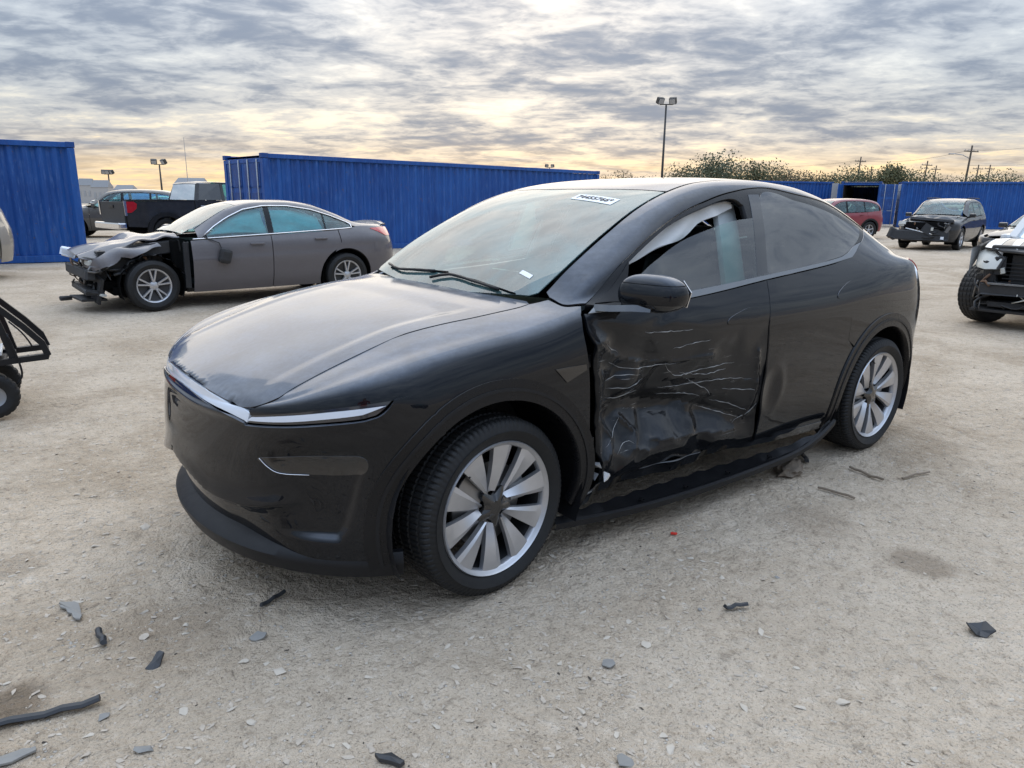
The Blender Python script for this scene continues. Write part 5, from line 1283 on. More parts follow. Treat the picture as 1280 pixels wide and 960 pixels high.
    Q = Q-Nn*dep[:, None]; Q[:, 1] = np.maximum(Q[:, 1], 0)
    V = []; Fc = []
    for sd in (-1, 1):
        o0 = len(V); V += [tuple(q) for q in Q*[1, sd, 1]]
        for i in range(149):
            for j in range(29):
                q = [i*30+j, (i+1)*30+j, (i+1)*30+j+1, i*30+j+1]; c = Q[q].mean(0)
                if min(math.hypot(c[0], c[2]-.356), math.hypot(c[0]-2.89, c[2]-.356)) < .47: continue
                Fc.append([o0+k for k in q])
    fix(MB().add(V, Fc).build('inner_shell', MATS['black_void'], car, fix=False))
    for cx in (0, 2.89):
        for sd in (-1, 1):
            m = MB(); n = 28; V = []; Fc = []
            for i in range(n+1):
                a = R_(-22+224*i/n); 
                for y in (.55, .935): V.append((cx+.445*math.cos(a), sd*y, .356+.445*math.sin(a)))
            for i in range(n): Fc.append((2*i, 2*i+1, 2*i+3, 2*i+2))
            m.add(V, Fc); m.add([(cx, sd*.55, .356)]+[(cx+.445*math.cos(R_(-22+224*i/n)), sd*.55, .356+.445*math.sin(R_(-22+224*i/n))) for i in range(n+1)], [(0, i+1, i+2) for i in range(n)])
            fix(m.build('wheel_housing', MATS['black_plastic'], car))
    m = MB(); m.box((1.45, 0, .23), (3.9, 1.50, .06)); m.box((-.45, 0, .30), (.5, 1.1, .12)); m.box((3.4, 0, .36), (.6, 1.3, .1)); m.box((0, 0, .33), (.12, 1.5, .10)); m.box((2.89, 0, .33), (.12, 1.5, .10))
    fix(m.build('underbody', MATS['black_void'], car))
    # ---- sill and the torn-off sill strip
    sill = zrow(S.inv_xz([.47], [.26])[0][0], S.inv_xz([2.40], [.26])[0][0], .02, 30)+zrow(S.inv_xz([2.40], [.26])[0][0], S.inv_xz([.47], [.26])[0][0], .5, 30)
    def sill_dent(p, u, t):
        q = p.copy(); w = sstep(p[:, 0], .45, .7)*(1-sstep(p[:, 0], 1.5, 2.2)); q[:, 1] -= w*(.07+.02*np.sin(9*p[:, 0])+.008*np.sin(31*p[:, 0])); return q
    fix(panel('sill', ev_surf(S, -1, 0, sill_dent), sill, MATS['black_gloss'], car, res=.02, scale=sc)); fix(panel('sill', Rr, sill, MATS['black_gloss'], car, res=.04, scale=sc))
    path = [(.34, -.885, .165), (.55, -.895, .145), (.80, -.905, .125), (1.10, -.915, .115), (1.45, -.925, .115), (1.80, -.935, .125), (2.05, -.945, .145), (2.22, -.955, .190), (2.34, -.955, .235), (2.42, -.945, .262)]
    pp = catmull(path, .03); m = MB(); V = []; Fc = []
    for i, q in enumerate(pp):
        q = np.array(q); fr_ = i/(len(pp)-1); inn = .13*math.sin(math.pi*min(1, fr_*1.08))**.6+.03
        zin = .215-(.0)*fr_
        wob = .006*math.sin(i*1.3)
        V += [q+(0, .02, -.018), q+(0, -.008, -.012), q+(0, -.012, .016), q+(0, .004, .022), q+(0, .016, .010), (q[0], q[1]+inn*.5+wob, q[2]-.006), (q[0], q[1]+inn, q[2]+.012+wob)]
    for i in range(len(pp)-1):
        for k in range(6): Fc.append((i*7+k, i*7+k+1, (i+1)*7+k+1, (i+1)*7+k))
    strip = fix(m.add(V, Fc).build('sill_strip', MATS['black_plastic'], car, angle=35)); strip['label'] = 'torn black sill strip sagging below the doors'
    for x in np.arange(.9, 2.0, .33):
        i = int(np.argmin([abs(q[0]-x) for q in pp])); q = pp[i]
        m = MB(); m.box((q[0], q[1]+.065, q[2]+.010), (.022, .012, .008), Matrix.Rotation(.3, 3, 'Z'), .003); m.box((q[0]+.012, q[1]+.07, q[2]+.008), (.005, .03, .006)); fix(m.build('clip', MATS['black_trim'], strip))
    # loose hinge and door edge pieces in the gap behind the fender
    for z in (.86, .50):
        m = MB(); m.box((.475, -.885, z), (.05, .04, .05), bev=.006); m.tube([(.47, -.90, z-.04), (.47, -.90, z+.04)], .009, 8); m.box((.52, -.86, z), (.08, .03, .035), bev=.005)
        fix(m.build('door_hinge', MATS['black_trim'], car))
    m = MB(); m.tube([(.47, -.88, .78), (.49, -.895, .66), (.475, -.885, .55), (.50, -.89, .42), (.485, -.88, .33)], .008, 8); m.box((.50, -.895, .385), (.02, .02, .03), bev=.004)
    fix(m.build('door_cable', MATS['black_plastic'], car, smooth=True))
    for (x, z, s_) in ((.545, .40, 1), (.60, .345, 1.3), (.53, .36, .8)):
        m = MB(); rr_ = random.Random(int(x*1000)); V = [(x+rr_.uniform(-.018, .018)*s_, -.925+rr_.uniform(-.01, .03), z+rr_.uniform(-.022, .022)*s_) for _ in range(7)]
        bm = bmesh.new(); [bm.verts.new(v) for v in V]; bmesh.ops.convex_hull(bm, input=bm.verts[:]); bm.verts.index_update()
        m.add([v.co for v in bm.verts], [[v.index for v in f.verts] for f in bm.faces]); bm.free(); fix(m.build('torn_foam', MATS['cloth_white'] if s_ > 1.1 else MATS['alloy_dull'], car))
    # ---- mirror
    def mirror(sd):
        C = np.array([.67, 1.06, 1.14]) if sd < 0 else np.array([.86, .985, 1.14]); fold_ = sd > 0; f = lambda v, p=.62: np.sign(v)*np.abs(v)**p
        def shell(a, b, name, mat, par, scale_=1.0, zoff=0):
            n, k = 40, 14; V = []; Fc = []
            for i in range(k+1):
                ph = a+(b-a)*i/k
                for j in range(n):
                    th = 2*math.pi*j/n
                    x = f(np.cos(th))*f(np.cos(ph), .7); y = f(np.sin(th))*f(np.cos(ph), .7); z = f(np.sin(ph), .8)
                    taper = 1-.16*max(0, z)-.12*(y*.5+.5)
                    px_, py_ = (C[0]+(.072*x*taper*scale_)+(.035*y), C[1]+.128*y*scale_*(1-.06*max(z, 0))) if not fold_ else (C[0]+.128*y*scale_, C[1]+.05*x*taper*scale_); pz_ = C[2]+.080*z*scale_*(1-.10*(y*.5+.5))+zoff
                    if x > .55 and not fold_: px_ = min(px_, C[0]+.052+.035*y)
                    V.append((px_, sd*py_, pz_))
            for i in range(k):
                for j in range(n): Fc.append((i*n+j, i*n+(j+1) % n, (i+1)*n+(j+1) % n, (i+1)*n+j))
            Fc.append(tuple(range(n))); Fc.append(tuple(range(k*n, k*n+n)))
            return fix(MB().add(V, Fc).build(name, mat, par, angle=35))
        top = shell(R_(-24), R_(88), 'mirror', paint, car)
        shell(R_(-88), R_(-25.5), 'mirror_base', MATS['black_gloss'], top, .985)
        shell(R_(26), R_(28), 'mirror_seam', MATS['black_void'], top, 1.006)
        m = MB(); m.sweep([(.56, sd*.87, 1.078), (.585, sd*.93, 1.080), (.63, sd*1.0, 1.086), (.67, sd*1.06, 1.086)], [(-.06, -.014), (-.045, .012), (.045, .012), (.06, -.012)])
        fix(m.build('mirror_arm', MATS['black_gloss'], top, angle=40))
        m = MB(); m.prism([(C[1]-.11, 1.085), (C[1]+.10, 1.09), (C[1]+.115, 1.15), (C[1]+.08, 1.195), (C[1]-.08, 1.195), (C[1]-.12, 1.14)], .728, .732, 'X'); m.v = [(a+.035*(b-C[1])/.128, sd*b, c) for a, b, c in m.v]
        fix(m.build('mirror_glass', MATS['chrome'], top))
    mirror(-1); mirror(1)
    # ---- wheels
    for (x, y, sd, st_, spn) in ((0, -.822, -1, .0903, R_(-12)), (2.89, -.824, -1, 0, R_(17)), (0, .822, 1, .0903, 1.0), (2.89, .824, 1, 0, .4)):
        fix(hero_wheel(car, (x, y, .353), sd, st_, spn))
    # ---- wipers, cowl, sticker, cameras
    cow = [(.26+.10*(y/.69)**2-.03, y) for y in np.linspace(-.70, .70, 30)]+[(.26+.10*(y/.69)**2+.12, y) for y in np.linspace(.70, -.70, 30)]
    fix(panel('cowl', ev_height(lambda x, y: np.minimum(hood_z(x, y), top_z(x, y))-.022), cow, MATS['black_plastic'], car, res=.05, thick=.01))
    def on_top(x, y, h=.0): return (x, y, float(top_z(np.array([x]), np.array([y]))[0])+h)
    for (a, b, c) in (((.325, -.50), (.335, -.10), (.30, .02)), ((.345, .05), (.33, .38), (.37, .56))):
        pth = [on_top(a[0]+.0, a[1], .012)]+[on_top(*q, .016) for q in (((a[0]+b[0])/2-.004, (a[1]+b[1])/2), b, c)]
        wi = fix(MB().tube(catmull(pth, .05), .007, 6).build('wiper', MATS['black_plastic'], car, smooth=True))
        fix(MB().tube([on_top(a[0]+.012, a[1]-.1, .006), on_top((a[0]+b[0])/2+.012, (a[1]+b[1])/2, .006), on_top(b[0]+.02, b[1]+.12, .006)], .004, 5).build('blade', MATS['black_void'], wi))
    m = MB(); m.box((1.09, 0, 1.485), (.10, .09, .05), Matrix.Rotation(R_(-24), 3, 'Y'), .01); m.box((1.02, 0, 1.42), (.03, .20, .06), Matrix.Rotation(R_(-8), 3, 'Y'), .012)
    fix(m.build('inner_mirror', MATS['interior_dark'], car))
    # lot sticker written on the glass
    evt = ev_height(top_z, .0022)
    stk = [(.985, -.485), (1.02, -.165), (1.085, -.165), (1.05, -.485)]
    sk = fix(panel('lot_sticker', evt, stk, MATS['paper'], wobj, res=.03, thick=.001))
    cu = bpy.data.curves.new('sticker_text', 'FONT'); cu.body = '74455766*'; cu.size = .074; cu.align_x = 'CENTER'; cu.align_y = 'CENTER'; cu.offset = .0015
    tmp = bpy.data.objects.new('tmp', cu); COL.objects.link(tmp); dg = bpy.context.evaluated_depsgraph_get()
    me = bpy.data.meshes.new_from_object(tmp.evaluated_get(dg)); bpy.data.objects.remove(tmp)
    c0 = np.array([1.035, -.325]); ax = np.array([-.035*1.0, -.32]); ax /= np.linalg.norm(ax)   # reading direction as seen from the front: towards -y
    ax = -ax; up2 = np.array([1.0, -.0])
    ev3 = ev_height(top_z, .0036)
    co = np.array([v.co[:] for v in me.vertices]); w_ = max(co[:, 0].max()-co[:, 0].min(), .01); k_ = .275/w_
    A2 = c0+np.outer(co[:, 0]*k_, np.array([-.110*0+(-.035/.32)*-1*0, 0])+np.array([.035/.322*-1, -1.0]))+np.outer(co[:, 1]*.62, up2)
    Pw, _ = ev3(A2[:, 0], A2[:, 1])
    fix(mesh_obj('sticker_number', Pw, [tuple(p.vertices) for p in me.polygons], MATS['ink'], sk))
    fix(panel('paper_tag', evt, [(.425, -.585), (.435, -.50), (.455, -.50), (.445, -.585)], MATS['paper'], wobj, res=.03, thick=.001))
    # ---- cabin
    cab = MATS['interior_dark']
    m = MB(); m.box((.62, 0, .86), (.42, 1.46, .22), bev=.06); m.box((.83, 0, .80), (.14, 1.40, .20), bev=.04); fix(m.build('dashboard', cab, car, smooth=False))
    m = MB(); m.box((.80, 0, 1.04), (.02, .36, .20), Matrix.Rotation(R_(-12), 3, 'Y'), .006); fix(m.build('screen', MATS['black_gloss'], car))
    a = np.linspace(0, 2*np.pi, 33); c = np.array([1.0, -.37, .98]); e1 = np.array([0, 1, 0]); e2 = np.array([.35, 0, .94])
    m = MB(); m.tube([c+.18*(np.cos(q)*e1+np.sin(q)*e2) for q in a], .015, 8, False); m.tube([c-.17*e1, c, c+.17*e1], .016, 8); m.tube([c, c+(-.18, 0, -.07)], .03, 8); fix(m.build('steering_wheel', cab, car, smooth=True))
    for y in (-.37, .37):
        m = MB(); m.box((1.35, y, .58), (.50, .50, .16), bev=.05); m.box((1.62, y, .90), (.15, .48, .62), Matrix.Rotation(R_(14), 3, 'Y'), .05); m.box((1.71, y, 1.27), (.09, .26, .17), Matrix.Rotation(R_(8), 3, 'Y'), .035)
        fix(m.build('front_seat', cab, car))
    m = MB(); m.box((2.35, 0, .60), (.5, 1.25, .16), bev=.05); m.box((2.66, 0, .92), (.14, 1.25, .62), Matrix.Rotation(R_(18), 3, 'Y'), .05)
    for y in (-.42, .42): m.box((2.78, y, 1.27), (.08, .25, .12), bev=.03)
    fix(m.build('rear_bench', cab, car))
    lin = [(a, -b) for a, b in edge(1.22, 2.55, 20, .03)]+[(a, b) for a, b in edge(1.22, 2.55, 20, .03)][::-1]
    fix(panel('headliner', ev_height(top_z, -.035), lin, MATS['interior_dark'], car, res=.08, thick=.02))
    bpi = [(P['bpost'][0][0]-.17, P['bpost'][0][1]), (P['bpost'][0][0]-.02, P['bpost'][0][1]), (P['bpost'][3][0]+.02, P['bpost'][3][1]), (P['bpost'][3][0]-.14, P['bpost'][3][1])]
    for sd in (-1, 1): fix(panel('pillar_trim', ev_surf(S, sd, -.09), bpi, MATS['interior_white'], car, res=.05, scale=sc, thick=.03))
    # side curtain airbag hanging from the roof rail
    ab_t = [v for v in opn if v[1] > 7.2 and v[0] < P['open_f'][7][0]]
    def crumple(p, u, t):
        q = p.copy(); q[:, 1] += .010*np.sin(30*p[:, 0]+5*np.sin(12*p[:, 2]))-.02; return q
    lowr = [(u, t-(.10+.30*math.sin(math.pi*(i/(len(ab_t)-1))**.8)+.05*math.sin(i*.55))) for i, (u, t) in enumerate(ab_t)]
    fix(panel('airbag', ev_surf(S, -1, -.04, crumple), [(u, t+.12) for u, t in ab_t]+lowr[::-1], MATS['cloth_white'], car, res=.018, scale=sc, thick=.01))
    return car, S
hero, HS = build_hero()
# ================================================================ other vehicles in the yard
def car_mats():
    mat_paint('paint_grey', (.105, .094, .098), dust=(.33, .32, .31), amount=.10, up=.22, rough=.25)
    mat_paint('paint_dark', (.018, .018, .020), dust=(.28, .27, .26), amount=.10, up=.25, rough=.3)
    mat_paint('paint_black', (.010, .010, .011), dust=(.26, .25, .24), amount=.12, up=.28, rough=.3)
    mat_paint('paint_red', (.235, .012, .022), dust=(.36, .30, .29), amount=.12, up=.25, rough=.25)
    mat_paint('paint_white', (.62, .62, .61), dust=(.50, .48, .44), amount=.12, up=.2, rough=.2)
    mat_paint('paint_beige', (.27, .245, .205), dust=(.42, .40, .36), amount=.15, up=.2, rough=.3)
    mat_paint('paint_brown', (.060, .052, .044), dust=(.33, .31, .28), amount=.15, up=.2, rough=.3)
    mat_paint('paint_silver', (.42, .43, .44), dust=(.45, .44, .42), amount=.1, up=.2, rough=.3, metal=.3)
    mat_simple('junk_dark', (.020, .020, .021), .6, var=.5, scale=20); mat_simple('junk_metal', (.17, .165, .16), .5, metal=.6, var=.4, scale=20)
    mat_simple('junk_rust', (.13, .075, .045), .85, var=.4); mat_simple('junk_light', (.50, .50, .46), .45, var=.15)
    mat_simple('seat_teal', (.55, .80, .80), .8, var=.25, scale=5)
    mat_glass('glass_bg', (.40, .76, .78), .03, .02, dust=.12, dustc=(.30, .62, .64))
    mat_glass('glass_bg_dark', (.04, .05, .055), .06, .02, dust=.03)
SURF_CACHE = {}
def rows_from(g):
    """rows of a body surface from a handful of lengthwise lines"""
    W = g['W']; xn, xt = g['xn'], g['xt']; R = []; xc = g['cowl'][0]
    low = [(.88, g['zs'], .30), (.945, g['zs']+.13, .10), (.98, g['zs']+.28, .02), (1.0, g['zs']+.42, 0), (.995, None, .03)]
    crest = g['crest']
    for k, (f, z, tuck) in enumerate(low):
        w = [(xn, W*f*.97), (xn+.6, W*f), (xt-.7, W*f), (xt, W*f*.95)]
        zz = [(xn, z), (xt, z+.05)] if z is not None else [(x, zc-.13) for x, zc in crest]
        R.append(dict(xn=xn+tuck*.3, L=g.get('L', .6), p=2.6, w=w, z=zz))
    R.append(dict(xn=xn+.05, L=.5, p=2.8, w=[(xn, W*.93), (0, W*.965), (1.5, W*.985), (xt-.8, W*.975), (xt, W*.90)], z=crest))
    b, r8, r9 = g['belt'], g['top'], g['rail']          # (x, y, z)
    for k, rw in ((6, b), (7, None), (8, r8), (9, r9)):
        if rw is None:
            xs = np.linspace(xn, xt, 40); I = lambda q, j: np.interp(xs, [p[0] for p in q], [p[j] for p in q])
            rw = [(x, y, z) for x, y, z in zip(xs, (I(b, 1)+I(r8, 1))/2+.012, (I(b, 2)+I(r8, 2))/2)]
        R.append(dict(xn=xn+.06+.01*(k-6), L=.45-.05*(k-6), p=3.0, w=[(p[0], p[1]) for p in rw], z=[(p[0], p[2]) for p in rw], sig=.04))
    return Surf(R, xj=g.get('xj', .05), x2=xt-.65, xr=[xt-.05, xt-.02, xt, xt, xt-.02, xt-.06, xt-.10, xt-.12, xt-.14, xt-.16], sig=.07)
def bg_car(name, g, loc, ang, label, paint, glass='glass_bg', front=True, hood=True, res=.07, wheels=True, wheel_spec=None, group=None, tail=True, interior=True, skip_fender=(), steer=0, hood_dent=None, cat='car'):
    """ang: direction in which the car's tail points (local +x)"""
    S = SURF_CACHE.get(id(g)) or SURF_CACHE.setdefault(id(g), rows_from(g)); c = empty(name, loc, ang, label, cat, group); M = MATS[paint]; sc = (1, .13)
    A = lambda pts: [tuple(v) for v in S.inv_xz([p[0] for p in pts], [p[1] for p in pts])]
    wb, R = g['wb'], g['R']; ra = R+.075
    def arc(cx, a0, a1, r=ra, n=18): return [(cx+r*math.cos(R_(a0+(a1-a0)*i/n)), R+r*math.sin(R_(a0+(a1-a0)*i/n))) for i in range(n+1)]
    zl = g['zs']+.02; xn, xt = g['xn'], g['xt']
    bz = lambda x: float(np.interp(x, [p[0] for p in g['belt']], [p[2] for p in g['belt']]))
    cz = lambda x: float(np.interp(x, [p[0] for p in g['crest']], [p[1] for p in g['crest']]))
    d0, d1, d2 = g['doors']              # front door front, split, rear door rear (at belt)
    xs = lambda a, b, n=8: [a+(b-a)*i/n for i in range(n+1)]
    ub = S.x2-S.xj+2
    def bot(x): return zl
    asn = math.degrees(math.asin((zl-R)/ra))
    fa = arc(0, asn, 180-asn); raq = arc(wb, 180-asn, asn)
    fend_u = [tuple(v) for v in A([(d0-.01, zl+.0), (d0-.01, bz(d0)-.02)])]
    parts = {}
    for sd in (-1, 1):
        ev = ev_surf(S, sd)
        fd = A([(d0, bot(d0))]+[(x, bz(x)-.015) for x in xs(d0, d1-.006)]+[(d1-.006, bot(d1))])
        parts['front_door', sd] = panel('front_door', ev, fd, M, c, res=res, scale=sc)
        # rear door with the wheel arch biting into its lower rear corner
        xa = wb-ra*1.03
        rd = [(d1+.006, bot(d1))]+[(x, bz(x)-.015) for x in xs(d1+.006, d2)]+[(d2+.02, cz(d2)-.05)]
        am = [q for q in arc(wb, 180-asn, 100, ra+.02) if q[0] < d2+.02]
        rd += am[::-1]
        if rd[-1][1] > zl+.02: rd += [(rd[-1][0]-.03, zl)]
        parts['rear_door', sd] = panel('rear_door', ev, A(rd), M, c, res=res, scale=sc)
        # quarter: rear of the door, up the C pillar to the rail, round the tail
        q = A([(d2+.014, bz(d2)-.012), (d2+.034, cz(d2)-.05)])+A([p for p in arc(wb, 180-asn, asn) if p[0] > d2+.02 or p[1] < R])[0:]
        qa = [p for p in arc(wb, 175, asn) if not (p[0] < d2+.03 and p[1] > R)] if False else arc(wb, 118 if d2 > wb-.45 else 150, asn)
        ue = ub+(.98 if tail else .5)
        wb_r = g['win_rear']              # (x,z) rear edge of the side glass from belt up to the top line
        q = A([(d2+.014, bz(d2)-.012), (d2+.034, cz(d2)-.05)]+qa)+[(A([(wb+ra+.04, zl)])[0][0], .15)]+[(u, .15) for u in np.linspace(ub, ue, 5)]+[(ue, t) for t in np.linspace(.4, 8.9, 12)]
        r9u = [(u, 8.92) for u in np.linspace(ue, A([(g['apillar'], bz(g['apillar'])+.02)])[0][0], 40)]
        topl = [(x, z) for x, z in g['winline']]
        q += r9u[1:]+A([(g['apillar'], bz(g['apillar'])+.015)])+A(topl)+A(wb_r)
        parts['body_side', sd] = panel('body_side', ev, q, M, c, res=res, scale=sc)
        if front and sd not in skip_fender:
            ff = A([(d0-.012, zl)]+[(d0-.012, z) for z in np.linspace(zl, bz(d0)-.02, 6)[1:]])+[(u, 8.9) for u in np.linspace(A([(g['cowl'][0], bz(d0)-.02)])[0][0], .9, 14)]+[(.55, 6.0)]
            ff += [(0.0, 5.2), (0.0, .3), (.8, .3)]+A(fa[::-1])
            parts['fender', sd] = panel('front_fender', ev, ff, M, c, res=res, scale=sc)
        # glass: side windows between belt and top line, split by the posts
        wl = g['winline']; tz = lambda x: float(np.interp(x, [p[0] for p in sorted(wl)], [p[1] for p in sorted(wl)]))
        for (a, b) in g['windows']:
            top = [(x, tz(x)-.012) for x in xs(b, a)]
            lo = [(x, bz(x)+.012) for x in xs(a, b)]
            pg = [p for p in lo]+[p for p in top if p[1] > bz(p[0])+.03]
            panel('side_window', ev_surf(S, sd, -.006), A(pg), MATS[glass], c, res=res*1.3, scale=sc, thick=.004)
        fr = [(x, bz(x)+.002) for x in xs(g['windows'][0][0]-.03, g['windows'][-1][1]+.03)]+[(x, tz(x)-.002) for x in xs(g['windows'][-1][1]+.03, g['windows'][0][0]-.03)]
        hl = []
        for (a, b) in g['windows']:
            top = [(x, tz(x)-.02) for x in xs(b-.008, a+.008)]; lo = [(x, bz(x)+.02) for x in xs(a+.008, b-.008)]; hl.append(A([p for p in lo]+[p for p in top if p[1] > bz(p[0])+.035]))
        panel('window_frame', ev_surf(S, sd, -.010), A([p for p in fr if p[1] >= bz(p[0])]), MATS['black_trim'], c, res=res*1.3, scale=sc, thick=.02, holes=hl)
        if g.get('chrome'):
            pts, _ = ev_surf(S, sd, .004)(*np.array(A([(x, tz(x)) for x in xs(g['windows'][0][0]-.03, g['windows'][-1][1]+.02, 30)]+[(x, bz(x)) for x in xs(g['windows'][-1][1]+.02, d0+.03, 30)])).T)
            MB().tube(pts, .009, 6).build('window_trim', MATS['chrome'], c, smooth=True)
        for xh in (d1-.22, d2-.30):
            pt, _ = ev_surf(S, sd, .02)(*np.array(A([(xh, bz(xh)-.12)])).T); h = MB(); h.box(pt[0], (.20, .03, .028), bev=.011); h.build('door_handle', M, parts['front_door' if xh < d1 else 'rear_door', sd])
        pt, _ = ev_surf(S, sd, .0)(*np.array(A([(d0+.16, bz(d0)+.03)])).T); m = MB(); m.box(pt[0]+np.array([0, sd*.12, .05]), (.12, .20, .13), bev=.04); m.tube([pt[0], pt[0]+np.array([0, sd*.1, .02])], .025, 8); m.build('mirror', M if not g.get('mirror_black') else MATS['black_plastic'], c)
        # sill
        panel('sill', ev_surf(S, sd, -.012), A([(ra+.02, zl-.0), (ra+.02, zl+.05), (wb-ra-.02, zl+.05), (wb-ra-.02, zl)]), MATS['black_trim'], c, res=.12, scale=sc)
    k9 = np.linspace(0, ub+.9, 300); r9p = S.P(k9, np.full(300, 9.0)); o_ = np.argsort(r9p[:, 0]); ye = lambda x: np.interp(x, r9p[o_, 0], r9p[o_, 1]); ze = lambda x: np.interp(x, r9p[o_, 0], r9p[o_, 2])
    cc = g['centre']; hcv = curve([p for p in cc if p[0] <= g['cowl'][0]+.02]+[(g['cowl'][0]+.5, g['cowl'][1]+.06)], .03); tcv = curve([(g['cowl'][0]-.35, g['cowl'][1]-.20)]+[p for p in cc if p[0] >= g['cowl'][0]-.001], .03)
    xc, xh_, xb, xd = g['cowl'][0], g['header'], g['backlight'][0], g['backlight'][1]
    def hz(x, y):
        yy = np.maximum(ye(x), .05); s = np.clip(np.abs(y)/yy, 0, 1.2); z0 = np.interp(x, XS, hcv); z = z0-(z0-ze(x))*s**2.2
        return z+(hood_dent(x, y) if hood_dent else 0)
    rl = curve([(p[0], p[2]) for p in g['rail'] if p[0] > xc+.02]+[(xc-.3, g['cowl'][1]-.2)], .03)
    def tz_(x, y):
        yy = np.where(x < xc+.1, ye(np.full_like(x, xc+.1)), ye(x)); s = np.clip(np.abs(y)/yy, 0, 1.1); z0 = np.interp(x, XS, tcv); z1 = np.minimum(z0, np.where(x < xc+.15, z0-.02, ze(x))); return z0-(z0-z1)*s**2.2
    def strip(x0, x1, ins=.012, n=16): return [(x, -(float(ye(np.array(x)))-ins)) for x in xs(x0, x1, n)]
    if hood:
        e = strip(xn+.16, xc+.02); parts['hood'] = panel('hood', ev_height(hz), e+[(a, -b) for a, b in e[::-1]], M, c, res=res*.8, thick=.02)
    e = strip(xc+.05, xh_); ws = panel('windscreen', ev_height(tz_), e+[(a, -b) for a, b in e[::-1]], MATS['glass_bg'], c, res=.15, thick=.006); parts['windscreen'] = ws
    e = strip(xh_+.01, xb); panel('roof', ev_height(tz_), e+[(a, -b) for a, b in e[::-1]], M, c, res=.12, thick=.02)
    e = strip(xb+.01, xd); panel('rear_window', ev_height(tz_), e+[(a, -b) for a, b in e[::-1]], MATS['glass_bg_dark'], c, res=.12, thick=.006)
    if xd < xt-.3:
        e = strip(xd+.01, xt-.18); panel('boot_lid', ev_height(tz_), e+[(a, -b) for a, b in e[::-1]], M, c, res=.1, thick=.02)
    # dark inside, floor, seats
    m = MB(); m.box((wb/2, 0, g['zs']+.08), (wb+.9, g['W']*1.6, .10)); m.box((wb/2+.2, 0, .62), (wb*.62, g['W']*1.72, .5)); m.build('underbody', MATS['black_void'], c)
    for cx_ in (0, wb):
        for sd in (-1, 1):
            V = []; n = 14
            for i in range(n+1):
                a = R_(-25+230*i/n)
                for y in (g['W']*.55, g['W']*.965): V.append((cx_+(ra-.012)*math.cos(a), sd*y, R+(ra-.012)*math.sin(a)))
            m = MB(); m.add(V, [(2*i, 2*i+1, 2*i+3, 2*i+2) for i in range(n)]); m.add([(cx_, sd*g['W']*.55, R)]+[V[2*i] for i in range(n+1)], [(0, i+1, i+2) for i in range(n)]); m.build('wheel_housing', MATS['black_void'], c)
    if interior:
        zb = bz(1.2)
        for y in (-.36, .36):
            m = MB(); m.box((d1-.25, y, zb-.28), (.14, .46, .60), Matrix.Rotation(.2, 3, 'Y'), .05); m.box((d1-.18, y, zb+.10), (.09, .26, .17), bev=.04); m.build('seat', MATS['interior_dark'], c)
        m = MB(); m.box((d2-.1, 0, zb-.22), (.14, 1.2, .5), bev=.05); m.build('rear_seat', MATS['interior_dark'], c)
        m = MB(); m.box((xc+.30, 0, zb-.12), (.5, g['W']*1.45, .2), bev=.05); m.build('dashboard', MATS['interior_dark'], c)
    ws_ = wheel_spec or {}
    if wheels:
        for cx_ in (0, wb):
            for sd in (-1, 1):
                simple_wheel(c, (cx_, sd*(g['W']-.115), R), sd, R, g['r'], .215, steer=steer if cx_ == 0 else 0, **ws_)
    return c, S, parts, A
SEDAN = dict(W=.91, xn=-.93, xt=3.86, wb=2.775, R=.335, r=.228, zs=.19, cowl=(.40, .965), header=1.22, backlight=(2.45, 3.12), doors=(.52, 1.62, 2.66), apillar=.62,
    crest=[(-.93, .66), (-.6, .74), (0, .80), (.6, .83), (1.6, .86), (2.6, .89), (3.3, .93), (3.86, .90)],
    belt=[(-.93, .74, .70), (-.5, .76, .80), (.3, .82, .89), (.55, .855, .925), (1.6, .85, .975), (2.7, .825, 1.03), (3.1, .80, 1.06), (3.86, .70, 1.02)],
    top=[(-.93, .66, .71), (-.5, .68, .82), (.3, .74, .915), (.6, .80, .985), (.85, .745, 1.14), (1.15, .685, 1.30), (1.5, .655, 1.375), (1.9, .645, 1.385), (2.3, .65, 1.34), (2.7, .68, 1.22), (3.0, .715, 1.10), (3.3, .72, 1.075), (3.86, .62, 1.04)],
    rail=[(-.93, .60, .72), (-.5, .64, .83), (.3, .69, .935), (.5, .70, .99), (.8, .66, 1.17), (1.15, .60, 1.345), (1.5, .57, 1.415), (1.9, .56, 1.425), (2.3, .565, 1.385), (2.7, .60, 1.26), (3.1, .63, 1.11), (3.4, .62, 1.09), (3.86, .54, 1.06)],
    centre=[(-1.2, .60), (-.85, .76), (-.5, .87), (0, .95), (.40, .985), (.8, 1.20), (1.22, 1.395), (1.6, 1.448), (2.0, 1.452), (2.45, 1.40), (2.8, 1.26), (3.12, 1.11), (3.4, 1.10), (3.7, 1.105), (3.95, 1.06)],
    winline=[(.68, .955), (.85, 1.085), (1.05, 1.205), (1.3, 1.315), (1.6, 1.365), (1.95, 1.365), (2.3, 1.315), (2.6, 1.225), (2.85, 1.125), (2.95, 1.07)],
    win_rear=[(2.97, 1.055), (2.85, 1.045)], windows=[(.74, 1.59), (1.67, 2.46), (2.49, 2.88)], chrome=True)
